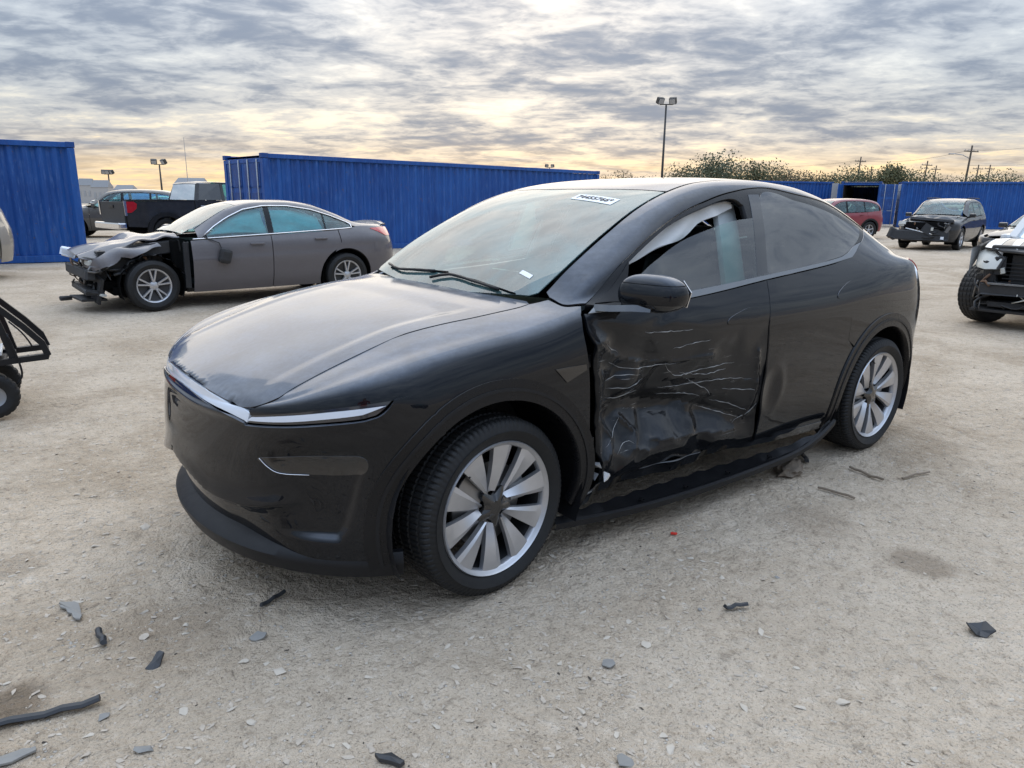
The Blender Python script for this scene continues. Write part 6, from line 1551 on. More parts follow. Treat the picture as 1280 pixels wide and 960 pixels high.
SUV = dict(W=.94, xn=-.90, xt=3.84, wb=2.80, R=.37, r=.235, zs=.24, cowl=(.42, 1.12), header=1.10, backlight=(3.30, 3.72), doors=(.55, 1.62, 2.62), apillar=.62,
    crest=[(-.90, .82), (-.6, .88), (0, .93), (.6, .95), (1.6, .97), (2.6, 1.0), (3.3, 1.02), (3.84, 1.0)],
    belt=[(-.90, .78, .88), (-.5, .80, .96), (.3, .85, 1.03), (.55, .885, 1.06), (1.6, .88, 1.10), (2.7, .87, 1.14), (3.3, .85, 1.17), (3.84, .80, 1.15)],
    top=[(-.90, .72, .90), (-.5, .73, .98), (.3, .77, 1.06), (.58, .83, 1.11), (.85, .78, 1.32), (1.15, .73, 1.52), (1.6, .71, 1.60), (2.2, .70, 1.61), (2.8, .70, 1.58), (3.2, .71, 1.50), (3.45, .73, 1.38), (3.7, .76, 1.20), (3.84, .74, 1.17)],
    rail=[(-.90, .66, .91), (-.5, .68, .99), (.3, .71, 1.085), (.5, .71, 1.15), (.8, .68, 1.37), (1.10, .63, 1.575), (1.6, .60, 1.66), (2.2, .60, 1.675), (2.8, .60, 1.65), (3.2, .61, 1.58), (3.45, .64, 1.45), (3.7, .68, 1.25), (3.84, .66, 1.2)],
    centre=[(-1.2, .80), (-.82, .93), (-.5, 1.03), (0, 1.10), (.42, 1.135), (.8, 1.42), (1.10, 1.605), (1.6, 1.69), (2.2, 1.705), (2.8, 1.685), (3.30, 1.60), (3.5, 1.48), (3.72, 1.28), (4.0, 1.18)],
    winline=[(.66, 1.09), (.85, 1.26), (1.05, 1.42), (1.3, 1.54), (1.6, 1.585), (2.2, 1.595), (2.8, 1.56), (3.15, 1.48), (3.35, 1.36)],
    win_rear=[(3.42, 1.22), (3.3, 1.185)], windows=[(.72, 1.57), (1.66, 2.50), (2.56, 3.28)], chrome=False)
def ground_dir(p, q): return math.atan2(q[1]-p[1], q[0]-p[0])
def lumps(parent, spec, seed):
    """torn mechanical pieces: (name, material, centre, size, rotation)"""
    for i, (nm, mt, c, sz, rot) in enumerate(spec):
        m = MB(); M3 = Matrix.Rotation(rot[0], 3, 'X') @ Matrix.Rotation(rot[1], 3, 'Y') @ Matrix.Rotation(rot[2], 3, 'Z'); m.box(c, sz, M3, min(sz)*.22)
        o = m.build(nm, MATS[mt], parent); rr = random.Random(seed+i)
        for v in o.data.vertices: v.co += Vector((rr.uniform(-1, 1), rr.uniform(-1, 1), rr.uniform(-1, 1)))*min(sz)*.12
def hoses(parent, box, n, seed, r=(.006, .02), mats=('junk_dark', 'junk_dark', 'junk_metal', 'junk_dark', 'junk_rust')):
    rr = random.Random(seed); (x0, x1), (y0, y1), (z0, z1) = box
    for i in range(n):
        p = [Vector((rr.uniform(x0, x1), rr.uniform(y0, y1), rr.uniform(z0, z1)))]
        for _ in range(3): p.append(p[-1]+Vector((rr.uniform(-.16, .16), rr.uniform(-.20, .20), rr.uniform(-.14, .12))))
        p = [Vector((min(max(v.x, x0-.03), x1+.03), min(max(v.y, y0), y1), min(max(v.z, z0-.06), z1+.05))) for v in p]
        MB().tube(catmull([tuple(v) for v in p], .05), rr.uniform(*r), 6).build('torn_hose', MATS[mats[i % len(mats)]], parent, smooth=True)
def build_cars():
    car_mats()
    # ---- grey sedan with its nose torn off
    P1 = np.array(gxy(194, 388)); P2 = np.array(gxy(442, 369)); ang = ground_dir(P1, P2); dv = (P2-P1)/np.linalg.norm(P2-P1); nv = np.array([-dv[1], dv[0]])
    org = P1+nv*.80
    def crumple_hood(x, y):
        k = sstep(x, .35, -.6); return .05*np.exp(-((x+.05)/.12)**2)+k*(-.03)+.022*np.sin(9*x+4*y)*sstep(x, .2, -.1)+.018*np.sin(17*y+6*x)*sstep(-y, .1, .6)-.05*sstep(-y, .35, .75)*sstep(x, .1, -.4)+.04*np.exp(-((x-.25)/.1)**2)*sstep(-y, .1, .5)
    c, S, parts, A = bg_car('wrecked_sedan', SEDAN, (org[0], org[1], 0), ang, 'grey four door sedan with torn off nose and crumpled hood', 'paint_grey', front=False, res=.045, steer=R_(6), hood_dent=crumple_hood, wheel_spec=dict(spokes=5, double=True), interior=False)
    # curtain airbags fill the side windows
    for (a, b) in SEDAN['windows'][:2]:
        def puff(p, u, t):
            q = p.copy(); q[:, 1] -= .02*np.sin(7*p[:, 0]+5*np.sin(6*p[:, 2]))+.012*np.sin(15*p[:, 2]+9*p[:, 0]); return q
        z0, z1 = 1.0, 1.30
        pg = A([(a, .99), (b, 1.01), (b-.03, 1.33 if b < 2 else 1.24), ((a+b)/2, 1.35 if b < 2 else 1.33), (a+.28 if a < 1 else a, 1.26 if a < 1 else 1.34)])
        panel('airbag', ev_surf(S, -1, -.07, puff), pg, MATS['seat_teal'], c, res=.05, scale=(1, .13), thick=.02)
    lumps(c, [('bumper_beam', 'junk_dark', (-.72, -.05, .50), (.10, 1.35, .13), (0, .1, .04)), ('lower_beam', 'junk_dark', (-.66, -.1, .27), (.22, 1.2, .07), (0, .1, 0)), ('radiator', 'junk_dark', (-.52, .05, .55), (.06, 1.15, .45), (0, .1, 0)), ('radiator_support', 'junk_dark', (-.55, 0, .76), (.10, 1.35, .06), (0, 0, .03)),
        ('headlight_fragment', 'junk_light', (-.66, -.48, .66), (.10, .26, .09), (.2, .2, .3)), ('engine_block', 'junk_metal', (-.15, .05, .62), (.5, .6, .35), (0, 0, .1)), ('strut_tower', 'junk_dark', (.02, -.58, .70), (.30, .24, .30), (0, 0, .1)), ('inner_fender', 'junk_dark', (.05, -.68, .80), (.75, .10, .16), (0, -.12, .05)),
        ('inner_fender', 'junk_dark', (-.35, -.66, .62), (.40, .12, .20), (.1, .3, .1)), ('hanging_shield', 'junk_dark', (-.62, -.62, .30), (.04, .22, .34), (.2, .2, .2)), ('skid_plate', 'junk_dark', (-.70, -.35, .17), (.30, .6, .03), (0, .05, .1)), ('firewall', 'black_void', (.34, 0, .62), (.10, 1.5, .60), (0, 0, 0)), ('white_bracket', 'junk_light', (-.60, -.70, .24), (.05, .14, .03), (0, .2, .6)),
        ('door_jamb', 'junk_dark', (.46, -.80, .58), (.07, .06, .62), (0, .04, 0)), ('tow_hook', 'junk_dark', (-.95, -.30, .18), (.14, .06, .05), (0, 0, .2)), ('crash_can', 'junk_dark', (-.62, -.52, .48), (.26, .12, .12), (0, 0, .1)), ('far_headlight', 'lamp_lens', (-.72, .66, .70), (.2, .16, .12), (0, .3, -.3)), ('bay_floor', 'black_void', (-.2, 0, .34), (.9, 1.3, .1), (0, 0, 0))], 31)
    hoses(c, ((-.70, .10), (-.78, -.45), (.30, .80)), 26, 77); hoses(c, ((-.74, -.55), (-.6, .6), (.30, .70)), 12, 78)
    def buckle(p, u, t):
        q = p.copy(); q[:, 1] -= .05+.03*np.sin(11*p[:, 0]+8*p[:, 2])+.02*np.sin(23*p[:, 0]); q[:, 2] += .015*np.sin(14*p[:, 0]); return q
    fr_ = A([(-.74, .62), (-.66, .70), (-.45, .80), (-.15, .855), (.12, .875), (.16, .83), (.02, .80), (-.10, .775), (-.22, .70), (-.34, .705), (-.46, .62), (-.58, .60), (-.66, .55)])
    panel('fender_remnant', ev_surf(S, -1, 0, buckle), fr_, MATS['paint_grey'], c, res=.04, scale=(1, .13), thick=.01)
    m = MB(); V = []; n = 16
    for i in range(n+1):
        a = R_(20+135*i/n); r = .40+.015*math.sin(i*2.1)
        for y in (-.60, -.88+.02*math.sin(i*1.7)): V.append((r*math.cos(a), y, .335+r*math.sin(a)))
    m.add(V, [(2*i, 2*i+1, 2*i+3, 2*i+2) for i in range(n)]); m.build('torn_arch_liner', MATS['junk_dark'], c, smooth=True)
    for o in [o for o in c.children if o.name.startswith('mirror')]:
        if o.data.vertices[0].co.y < 0: bpy.data.objects.remove(o)
    pt, _ = ev_surf(S, -1, .05)(*np.array(A([(.93, .69)])).T); m = MB(); m.box(pt[0], (.17, .10, .20), Matrix.Rotation(.25, 3, 'Y'), .045); hm = m.build('hanging_mirror', MATS['junk_dark'], parts['front_door', -1])
    MB().tube([tuple(pt[0]+np.array([-.03, .02, .08])), tuple(pt[0]+np.array([-.06, .03, .18])), (.70, -.86, .95)], .008, 6).build('mirror_cable', MATS['junk_dark'], parts['front_door', -1])
    for sd in (-1, 1):
        ub = S.x2-S.xj+2; tl = [(ub+.0, 5.72), (ub+.4, 6.05), (ub+.8, 6.05), (ub+.8, 5.0), (ub+.3, 4.95)]
        panel('tail_lamp', ev_surf(S, sd, .008), tl, MATS['red_lens'], c, res=.05, scale=(1, .13), thick=.015)
    m = MB(); m.sweep([(3.58, -.56, 1.075), (3.64, -.3, 1.105), (3.65, 0, 1.112), (3.64, .3, 1.105), (3.58, .56, 1.075)], [(-.05, -.012), (-.03, .016), (.03, .02), (.05, .0)]); m.build('spoiler', MATS['paint_grey'], c, angle=50)
    # ---- black SUV, front crushed, beyond the rear of the near car
    D = gxy(1160, 311); t1 = np.array(gxy(1128, 312)); fw = np.array(gxy(1192, 311))
    base = np.array([25.3, 8.35]); ang2 = R_(9)
    def crush2(x, y): return -.10*sstep(x, -.1, -.8)+.05*np.sin(8*y+5*x)*sstep(x, .2, -.3)+.05*np.sin(14*x)*sstep(x, .3, 0)
    c, S, parts, A = bg_car('wrecked_suv', SUV, (base[0], base[1], 0), ang2, 'black SUV with caved in front end, in front of the blue containers', 'paint_black', front=True, skip_fender=(), hood_dent=crush2, res=.07, wheel_spec=dict(spokes=5, double=False), cat='car')
    lumps(c, [('bumper_cover', 'junk_dark', (-1.02, .10, .48), (.16, 1.7, .30), (0, .15, .08)), ('hanging_corner', 'junk_dark', (-1.05, .92, .52), (.26, .28, .34), (.3, .2, .2)), ('grille', 'black_void', (-1.00, 0, .80), (.10, 1.2, .22), (0, .3, .05)), ('chrome_strip', 'chrome', (-1.08, .1, .62), (.03, .9, .03), (.22, 0, 0)), ('headlight', 'junk_light', (-.94, .66, .86), (.16, .30, .16), (0, .2, -.4)), ('headlight', 'junk_light', (-.96, -.55, .78), (.10, .12, .14), (.3, .2, .2)),
        ('bent_panel', 'junk_dark', (-1.05, -.30, .60), (.05, .7, .30), (.5, .2, .1)), ('bent_panel', 'junk_metal', (-.98, -.70, .70), (.06, .10, .22), (.4, .1, .2)), ('badge', 'junk_light', (-1.13, -.28, .70), (.02, .07, .10), (0, 0, 0)), ('fog_lamp', 'lamp_white', (-1.09, -.60, .42), (.04, .10, .09), (0, 0, 0)), ('crumpled_edge', 'junk_dark', (-.80, -.15, .98), (.20, 1.3, .10), (.05, .3, .05))], 51)
    hoses(c, ((-1.1, -.9), (-.8, .3), (.35, .95)), 14, 91, (.008, .03))
    for y in (-.5, .5):
        m = MB(); m.tube([(xx, y*1.25, 1.70+.02*math.sin((xx-1.2)*1.5)) for xx in (1.3, 1.6, 2.2, 2.8, 3.1)], .018, 6); m.build('roof_rack', MATS['black_plastic'], c)
    # ---- red SUV behind the near car's tail
    RED = SUV; base = at(1052, 250, 35.0)
    c, S, parts, A = bg_car('red_suv', RED, (base.x-.95, base.y+1.2, 0), R_(-22), 'red compact SUV parked in front of the open container', 'paint_red', res=.08, wheel_spec=dict(spokes=5, double=False))
    for sd in (-1, 1):
        ring = A([(2.80+.50*math.cos(R_(a)), .37+.50*math.sin(R_(a))) for a in np.linspace(-10, 190, 20)]+[(2.80+.42*math.cos(R_(a)), .37+.42*math.sin(R_(a))) for a in np.linspace(190, -10, 20)])
        panel('arch_trim', ev_surf(S, sd, .01), ring, MATS['black_plastic'], c, res=.06, scale=(1, .13), thick=.03)
    # ---- dark SUV parked behind the pickup
    b = at(96, 250, 31)
    bg_car('dark_suv', SUV, (b.x, b.y, 0), R_(-20), 'dark brown SUV with roof rails parked behind the black pickup', 'paint_brown', res=.09, wheel_spec=dict(spokes=5, double=False))
    # ---- dark car nosing in at the right edge
    b = at(1262, 262, 21)
    bg_car('grey_car', SEDAN, (b.x+.9, b.y-.2, 0), R_(-8), 'dark grey car at the right edge behind the white wreck', 'paint_dark', res=.08, wheel_spec=dict(spokes=5, double=False))
    # ---- beige car at the left edge
    bg_car('beige_car', SUV, (-3.98, 14.93, 0), R_(-34), 'beige vehicle at the left edge in front of the container', 'paint_beige', res=.09, wheel_spec=dict(spokes=5, double=False))
    # ---- a few more parked far off between the containers
    for i, (px, D, a, pt_, g_, lb) in enumerate([(170, 62, -15, 'paint_silver', SEDAN, 'silver car far behind the dark SUV'), (128, 78, 20, 'paint_white', SUV, 'white SUV far behind, above the dark SUV roof'), (212, 80, -25, 'paint_white', SEDAN, 'white car far off beside the blue tarpaulin')]):
        b = at(px, 250, D); bg_car('parked_car', g_, (b.x, b.y, 0), R_(a), lb, pt_, res=.14, interior=False, wheel_spec=dict(spokes=5, double=False), group='cars parked far across the yard')
build_cars()

# ---------------------------------------------------------------- black pickup truck
def build_pickup():
    b = at(189, 250, 26); ang = R_(10)
    c = empty('pickup_truck', (b.x, b.y, 0), ang, 'black pickup truck parked between the two blue containers', 'pickup')
    M = MATS['paint_black']; W = .98                                  # local: rear axle x=0, front towards +x
    def side_poly(sd):
        n = 20; arch = [(.48*math.cos(R_(180*i/n)), .42+.48*math.sin(R_(180*i/n))) for i in range(n+1)]
        return [(-1.12, .58), (-1.14, 1.30), (.90, 1.34), (.90, .55)]+[(x, max(z, .55)) for x, z in arch]+[(-.5, .55)]
    for sd in (-1, 1):
        y = sd*W
        MB().prism(side_poly(sd), y-.03, y+.03, 'Y').build('bed_side', M, c)
        MB().sweep([(-1.13, y, 1.335), (.9, y, 1.355)], [(-.05, -.02), (-.05, .015), (.05, .015), (.05, -.02)]).build('bed_rail', MATS['black_plastic'], c)
        ring = [(.60*math.cos(R_(180*i/18)), .42+.58*math.sin(R_(180*i/18))) for i in range(19)]+[(.46*math.cos(R_(180-180*i/18)), .42+.46*math.sin(R_(180-180*i/18))) for i in range(19)]
        MB().prism(ring, y+sd*.03, y+sd*.09, 'Y').build('arch_flare', MATS['black_plastic'], c)
        MB().prism([(-1.16, .98), (-1.18, 1.30), (-.92, 1.31), (-.83, 1.24), (-.86, 1.10), (-1.0, .99)], y-.02, y+sd*.045, 'Y').build('tail_lamp', MATS['red_lens'], c)
        MB().prism([(-1.19, .90), (-1.21, 1.33), (-1.13, 1.33), (-1.13, .90)], y-.03, y+sd*.05, 'Y').build('lamp_chrome', MATS['chrome'], c)
        # cab: lower doors, pillars, windows
        MB().prism([(.93, .50), (.93, 1.36), (3.45, 1.34), (3.45, .50)], y-.04, y+.03, 'Y').build('cab_side', M, c)
        MB().prism([(1.02, .62), (1.02, 1.33), (1.85, 1.33), (1.85, .62)], y+sd*.03, y+sd*.045, 'Y').build('rear_door', M, c)
        MB().prism([(1.88, .62), (1.88, 1.33), (2.95, 1.33), (2.95, .62)], y+sd*.03, y+sd*.045, 'Y').build('front_door', M, c)
        for x in (1.20, 2.05): MB().box((x, y+sd*.06, 1.18), (.24, .03, .035), bev=.01).build('door_handle', MATS['chrome'], c)
        yt = sd*(W-.16)
        def quad(name, pts, mat, off=0):
            V = [(x, (y if z < 1.5 else yt)+sd*off, z) for x, z in pts]; V2 = [(a, bb-sd*.03, cc) for a, bb, cc in V]; n = len(V)
            MB().add(V+V2, [tuple(range(n)), tuple(range(2*n-1, n-1, -1))]+[(i, (i+1) % n, (i+1) % n+n, i+n) for i in range(n)]).build(name, mat, c)
        quad('pillar', [(.93, 1.36), (1.06, 1.36), (1.20, 1.88), (1.10, 1.88)], M); quad('pillar', [(1.84, 1.36), (1.93, 1.36), (1.95, 1.90), (1.86, 1.90)], M); quad('pillar', [(2.86, 1.36), (3.02, 1.36), (2.52, 1.90), (2.42, 1.90)], M)
        quad('side_window', [(1.06, 1.37), (1.84, 1.37), (1.86, 1.89), (1.20, 1.87)], MATS['glass_bg_dark'], -.012); quad('side_window', [(1.93, 1.37), (2.86, 1.37), (2.42, 1.89), (1.95, 1.89)], MATS['glass_bg'], -.012)
        MB().box((2.75, sd*(W+.17), 1.47), (.12, .26, .24), bev=.05).build('mirror', MATS['black_plastic'], c)
    m = MB(); V = []; prof = [(1.06, 1.87), (1.12, 1.925), (1.5, 1.955), (2.2, 1.95), (2.45, 1.92), (2.52, 1.87)]
    for x, z in prof:
        for y in (-.84, -.5, 0, .5, .84): V.append((x, y, z-.03*(y/.84)**2))
    m.add(V, [(i*5+j, i*5+j+1, (i+1)*5+j+1, (i+1)*5+j) for i in range(5) for j in range(4)]); m.build('roof', M, c, smooth=True)
    MB().add([(.95, -.90, 1.37), (.95, .90, 1.37), (1.08, .80, 1.87), (1.08, -.80, 1.87)], [(0, 1, 2, 3)]).build('rear_window', MATS['glass_bg'], c)
    MB().add([(3.02, -.90, 1.37), (3.02, .90, 1.37), (2.50, .80, 1.88), (2.50, -.80, 1.88)], [(0, 1, 2, 3)]).build('windscreen', MATS['glass_bg'], c)
    MB().box((3.55, 0, 1.05), (1.3, 1.86, .60), bev=.14).build('hood', M, c); MB().box((4.15, 0, .70), (.25, 1.9, .4), bev=.08).build('front_bumper', MATS['chrome'], c)
    tg = MB().box((-1.15, 0, .97), (.07, 1.86, .66), bev=.02).build('tailgate', MATS['junk_dark'], c); MB().box((-1.195, 0, 1.16), (.03, .34, .09), bev=.01).build('tailgate_handle', MATS['black_plastic'], tg)
    MB().box((-1.28, 0, .60), (.24, 1.98, .20), bev=.05).build('rear_bumper', MATS['chrome'], c)
    MB().box((-.1, 0, .86), (2.0, 1.86, .06)).build('bed_floor', MATS['black_plastic'], c); MB().box((1.3, 0, .55), (4.6, 1.2, .2)).build('chassis', MATS['black_void'], c); MB().box((1.9, 0, 1.0), (1.9, 1.8, .6)).build('cabin_block', MATS['black_void'], c)
    for y in (-.4, .4): MB().box((1.75, y, 1.42), (.14, .5, .5), bev=.06).build('seat', MATS['interior_dark'], c)
    for x in (0, 3.65):
        for sd in (-1, 1): simple_wheel(c, (x, sd*.86, .41), sd, .41, .25, .27, spokes=6, double=False)
build_pickup()

# ---------------------------------------------------------------- wreck cut off by the right edge, facing the camera
def build_right_wreck():
    x0, y0 = gxy(1222, 401)
    fwd = R_(180+4)                          # the way its nose points
    c = empty('stripped_suv', (x0, y0, 0), fwd, 'white and black SUV at the right edge with its front stripped bare', 'car')
    # local: nose towards +x, its right front wheel at the origin, body towards +y
    w = simple_wheel(c, (0.0, .06, .395), -1, .395, .25, .255, steer=R_(-24), spokes=5, double=True, fine=True); w2 = simple_wheel(c, (0.0, 1.58, .395), 1, .395, .25, .255, steer=R_(-24), spokes=5, double=True)
    for sd, yy in ((-1, .06), (1, 1.58)): simple_wheel(c, (-2.85, yy, .395), sd, .395, .25, .255, spokes=5, double=True)
    # hood: white with a dark bare patch, slightly sprung
    def hz(x, y): return 1.10-.035*((y-.82)/.8)**2-.10*np.maximum(0, (x+.1)/.8)**1.5*1.6+.012*np.sin(6*y)*sstep(x, -.2, .6)
    loop = [(-.75, .02), (.0, .0), (.42, .06), (.60, .30), (.66, .82), (.60, 1.34), (.42, 1.58), (0, 1.64), (-.75, 1.62)]
    hood = panel('hood', ev_height(hz), loop, MATS['paint_black'], c, res=.06, thick=.03)
    for off, (ya, yb) in enumerate(((.02, .20), (.30, .40))):
        st = [(-.74, ya+.02), (.1, ya), (.45, ya+.05), (.58, yb+.05), (.50, yb+.03), (.1, yb), (-.74, yb+.02)]
        panel('white_band', ev_height(hz, .004), st, MATS['paint_white'], hood, res=.06, thick=.002)
    # fender with lamp
    V = []; F = []; n = 14
    for i in range(n+1):
        a = R_(20+140*i/n); r0 = .46
        x = -r0*math.cos(a); z = .395+r0*math.sin(a); V += [(x, -.075, z), (x, -.08, max(z+.03, .98-.04*abs(x))), (x*1.0, .02, 1.075-.03*abs(x)-.08*max(0, x))]
    F = [(i*3+k, i*3+k+1, i*3+4+k, i*3+3+k) for i in range(n) for k in range(2)]
    fm = MB().add(V, F).build('front_fender', MATS['paint_white'], c, angle=50)
    def lampz(u_, v_): return None
    pts = [(.36, -.03, .76), (.52, .04, .74), (.66, .16, .73), (.66, .30, .74), (.62, .34, .86), (.50, .22, .93), (.34, .06, .96), (.26, -.04, .92)]
    ctr = Vector((.48, .14, .85)); V = [Vector(p) for p in pts]+[Vector(p)*.0+ctr+(Vector(p)-ctr)*.55+Vector((.05, -.03, 0)) for p in pts]+[ctr+Vector((.07, -.035, 0))]
    k = len(pts); m = MB().add([tuple(v) for v in V], [(i, (i+1) % k, (i+1) % k+k, i+k) for i in range(k)]+[(i+k, (i+1) % k+k, 2*k) for i in range(k)]); hl = m.build('headlight', MATS['junk_light'], c, smooth=True)
    MB().tube([pts[3], pts[4], pts[5]], .018, 6).build('lamp_edge', MATS['junk_dark'], hl)
    lumps(c, [('radiator', 'black_void', (.42, .82, .66), (.06, 1.10, .58), (0, 0, 0)), ('upper_support', 'junk_dark', (.50, .82, .98), (.10, 1.30, .07), (0, 0, 0)), ('bumper_beam', 'junk_dark', (.62, .86, .50), (.10, 1.45, .14), (0, 0, .02)), ('beam_edge', 'junk_metal', (.68, .90, .565), (.03, 1.35, .02), (0, 0, .02)), ('lower_support', 'junk_dark', (.48, .82, .30), (.12, 1.2, .08), (0, 0, 0)),
        ('side_bracket', 'junk_dark', (.52, .20, .62), (.14, .14, .44), (.1, .1, .1)), ('side_bracket', 'junk_dark', (.40, .08, .55), (.20, .10, .26), (.1, .2, .1)), ('crash_can', 'junk_dark', (.50, .32, .50), (.22, .16, .16), (0, 0, 0)), ('air_duct', 'junk_dark', (.56, .30, .78), (.10, .12, .22), (.1, 0, .2)), ('clip', 'junk_light', (.60, .34, .72), (.04, .05, .07), (.2, .1, 0)), ('splash_shield', 'junk_dark', (.34, .50, .24), (.50, .9, .03), (0, .08, 0)), ('condenser', 'junk_dark', (.46, .86, .74), (.03, .95, .34), (0, 0, 0)),
        ('firewall', 'black_void', (-.5, .82, .70), (.10, 1.4, .7), (0, 0, 0)), ('engine', 'junk_dark', (-.05, .82, .70), (.6, .8, .4), (0, 0, 0)), ('underbody', 'black_void', (-1.5, .82, .42), (3.4, 1.2, .2), (0, 0, 0))], 71)
    for k in range(9): MB().box((.50, .82, .44+.045*k), (.015, 1.0, .012)).build('fin', MATS['junk_dark'], c)
    hoses(c, ((.42, .66), (.02, .40), (.28, .70)), 10, 61); hoses(c, ((.55, .70), (.4, 1.3), (.28, .44)), 5, 62, (.006, .012), ('junk_light', 'junk_dark', 'junk_metal'))
    # cabin behind the hood
    m = MB(); V = [(-.78, .06, 1.08), (-.78, 1.58, 1.08), (-1.50, 1.42, 1.66), (-1.50, .22, 1.66)]; m.add(V, [(0, 1, 2, 3)]); m.build('windscreen', MATS['glass_bg'], c)
    m = MB()
    for sd, a, b_ in ((0, .04, .20), (1, 1.60, 1.44)): m.sweep([(-.74, a, 1.06), (-1.10, (a+b_)/2, 1.38), (-1.48, b_, 1.68), (-2.6, b_, 1.72), (-3.5, b_, 1.60)], [(-.05, -.03), (-.05, .03), (.05, .03), (.05, -.03)])
    m.build('roof_frame', MATS['paint_white'], c)
    MB().box((-2.5, .82, 1.70), (2.1, 1.2, .05), bev=.02).build('roof', MATS['paint_white'], c)
    for y in (-.03, 1.67): MB().box((-2.1, y, .80), (3.0, .10, .64), bev=.05).build('body_side', MATS['paint_white'], c)
    MB().box((-3.7, .82, .95), (.3, 1.6, .9), bev=.1).build('tail', MATS['paint_white'], c)
build_right_wreck()

# ---------------------------------------------------------------- tool cart at the left edge
def build_cart():
    x0, y0 = gxy(8, 519); c = empty('tool_cart', (x0, y0, 0), CAM_YPR[0]+R_(33), 'black tubular tool cart on pneumatic tyres at the left edge', 'cart')
    K = .0055                                  # metres per photo pixel at this distance
    def q(px, py, d=0): return ((px-8)*K, d, (519-py)*K)
    for d in (0, .40):
        m = MB()
        def bar(pts, r=.022): m.sweep([q(a, b, d) for a, b in pts], [(-.02, -r), (-.02, r), (.02, r), (.02, -r)], ups=[(0, -1, 0)]*len(pts))
        bar([(10, 375), (40, 408), (57, 430), (62, 447)]); bar([(62, 448), (22, 450), (-60, 456)], .026); bar([(8, 376), (18, 415), (25, 450)], .018); bar([(-60, 372), (0, 374), (12, 376)], .014)
        m.build('side_frame', MATS['black_plastic'], c)
    for a, b in ((60, 448), (24, 450), (10, 376), (-60, 456)): MB().tube([q(a, b, 0), q(a, b, .40)], .02, 8).build('cross_bar', MATS['black_plastic'], c)
    MB().box((-.25, .20, .36), (.60, .38, .03), bev=.008).build('deck', MATS['black_plastic'], c)
    for z, mt_, sx in ((.395, 'junk_rust', .42), (.430, 'paper', .46), (.465, 'bag_brown', .42)): MB().box((-.20, .20, z), (sx, .34, .03), bev=.005).build('tray', MATS[mt_], c)
    for d in (-.05, .45):
        t = bpy.data.objects.new('wheel', None); link(t, c); t.location = (-.05, d, .155)
        tyre_mesh(.155, .085, .085, nseg=40, slots=20, mat=MATS['pebble'] if False else MATS['tyre'], parent=t, fine=True, slot_d=.007); MB().lathe([(.084, -.03), (.08, -.015), (.03, -.02), (.001, -.03)], 24).build('rim', MATS['alloy_dull'], t, smooth=True)
    MB().tube(catmull([q(26, 400, -.02), q(38, 415, -.03), q(46, 432, -.03), q(44, 438, -.03)], .03), .006, 6).build('hook', MATS['black_plastic'], c, smooth=True)
    MB().tube(catmull([q(22, 415, -.02), q(30, 450, -.03), q(31, 470, -.03), q(22, 482, -.03)], .03), .007, 6).build('cable', MATS['black_plastic'], c, smooth=True)
    def on_cart(o, lx, ly, lz):
        o.location = (x0+lx*math.cos(c.rotation_euler.z)-ly*math.sin(c.rotation_euler.z), y0+lx*math.sin(c.rotation_euler.z)+ly*math.cos(c.rotation_euler.z), lz); o.rotation_euler = (0, 0, c.rotation_euler.z); return o
    tag(on_cart(MB().box((0, 0, 0), (.26, .3, .24), bev=.01).build('red_crate', MATS['red_bit']), -.17, .2, .605), 'red box standing on the tool cart', 'box')
    tag(on_cart(MB().box((0, 0, 0), (.24, .28, .11), bev=.01).build('white_carton', MATS['paper']), -.15, .2, .785), 'white carton on top of the tool cart load', 'box')
    tag(on_cart(MB().tube([(-.30, .05, .0), (.15, -.10, .02)], .032, 10).build('blue_roll', MATS['tarp_blue'], smooth=True), -.15, .2, .875), 'blue rolled tube lying on the tool cart', 'roll')
build_cart()

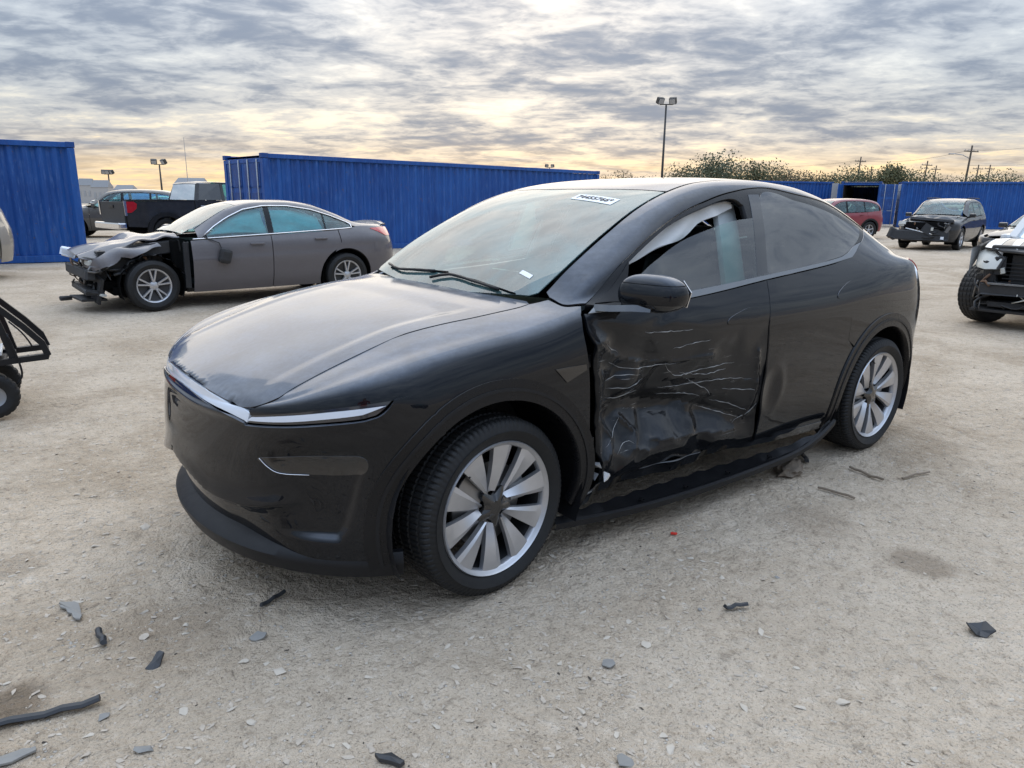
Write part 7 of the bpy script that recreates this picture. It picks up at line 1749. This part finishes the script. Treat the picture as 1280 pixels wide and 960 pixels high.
# ---------------------------------------------------------------- what stands behind the viewpoint (it shows in the paint)
def build_behind():
    back = Vector((-_f.x, -_f.y, 0)).normalized(); rt = Vector((_r.x, _r.y, 0)).normalized()
    def spot(b, r): q = C0+back*b+rt*r; return (q.x, q.y, 0)
    src = {o.name: o for o in bpy.data.objects if o.parent is None}
    for i, (nm, b, r, a, lb) in enumerate([('dark_suv', 16, -9, 70, 'dark SUV parked behind the viewpoint, mirrored in the bumper'), ('grey_car', 15, -2.5, 60, 'dark car parked behind the viewpoint beside the SUV'), ('red_suv', 17, 6, 45, 'red SUV parked behind the viewpoint'), ('wrecked_suv', 18, 12, 75, 'black wrecked SUV parked behind the viewpoint'), ('grey_car', 14, 19, 40, 'dark car parked behind the viewpoint, last of its row')]):
        c = copy_tree(src[nm]); c.location = spot(b, r); c.rotation_euler = (0, 0, R_(a)); c['label'] = lb; c['group'] = 'vehicles behind the viewpoint'
    q = spot(30, -14); container('shipping_container', q, math.atan2(rt.y, rt.x), 12.19, 2.59, 'blue container behind the viewpoint, mirrored in the paint', doors=None)
    q = spot(32, 4); container('shipping_container', q, math.atan2(rt.y, rt.x)+.1, 12.19, 2.59, 'second blue container behind the viewpoint', doors=None)
    # the photographer, seen only as a reflection in the bumper corner
    J = dict(pel=(0, 0, .95), wst=(0, 0, 1.10), chs=(0, .01, 1.32), nck=(0, .01, 1.50), hd0=(0, -.01, 1.58), hd1=(0, -.015, 1.70), hd2=(0, 0, 1.77))
    V = [J['pel'], J['wst'], J['chs'], J['nck'], J['hd0'], J['hd1'], J['hd2']]; Rv = [.155, .14, .165, .062, .082, .095, .05]; E = [(0, 1), (1, 2), (2, 3), (3, 4), (4, 5), (5, 6)]
    for sd in (-1, 1):
        b0 = len(V); V += [(sd*.10, 0, .88), (sd*.115, -.02, .50), (sd*.12, .02, .10), (sd*.125, -.14, .04)]; Rv += [.10, .062, .045, .04]; E += [(0, b0), (b0, b0+1), (b0+1, b0+2), (b0+2, b0+3)]
        b0 = len(V); V += [(sd*.20, .01, 1.42), (sd*.27, -.06, 1.17), (sd*.09, -.28, 1.40)]; Rv += [.062, .044, .033]; E += [(2, b0), (b0, b0+1), (b0+1, b0+2)]
        for k in range(5):
            p0 = (sd*(.085-.006*k), -.30, 1.415+.016*(k-2)) if k < 4 else (sd*.085, -.295, 1.37); b1 = len(V)
            V += [p0, (p0[0]-sd*.030, p0[1]-.022, p0[2]+.002), (p0[0]-sd*.055, p0[1]-.010, p0[2])]; Rv += [.011, .009, .008]; E += [(b0+2, b1), (b1, b1+1), (b1+1, b1+2)]
    me = bpy.data.meshes.new('person'); me.from_pydata(V, E, []); me.update(); o = bpy.data.objects.new('body', me); pr = empty('person', spot(.48, 0), math.atan2(back.y, back.x)-math.pi/2, 'photographer in red shirt and dark trousers mirrored in the bumper', 'person')
    link(o, pr); md = o.modifiers.new('skin', 'SKIN'); sv = me.skin_vertices[0].data
    for i, r in enumerate(Rv): sv[i].radius = (r, r*.82 if i < 3 else r); sv[i].use_root = (i == 0)
    o.modifiers.new('sub', 'SUBSURF').levels = 1; o.modifiers['sub'].render_levels = 2
    m, t = new_mat('person_mat'); tc = t.n.new('ShaderNodeTexCoord').outputs['Object']; sep = t.n.new('ShaderNodeSeparateXYZ'); t.l.new(tc, sep.inputs[0])
    c = t.mix(t.math('GREATER_THAN', sep.outputs[2], .98), (.012, .013, .018, 1), (.26, .035, .02, 1)); c = t.mix(t.math('GREATER_THAN', sep.outputs[2], 1.52), c, (.35, .20, .14, 1)); c = t.mix(t.math('GREATER_THAN', sep.outputs[2], 1.70), c, (.02, .015, .012, 1))
    principled(t, Base_Color=c, Roughness=.85); me.materials.append(m)
    ph = MB().box((0, 0, 0), (.155, .009, .075), bev=.003).build('phone', MATS['black_gloss']); q = C0+back*.16; ph.location = (q.x, q.y, 1.42); ph.rotation_euler = (0, 0, pr.rotation_euler.z); tag(ph, 'black phone held by the photographer', 'phone')
build_behind()
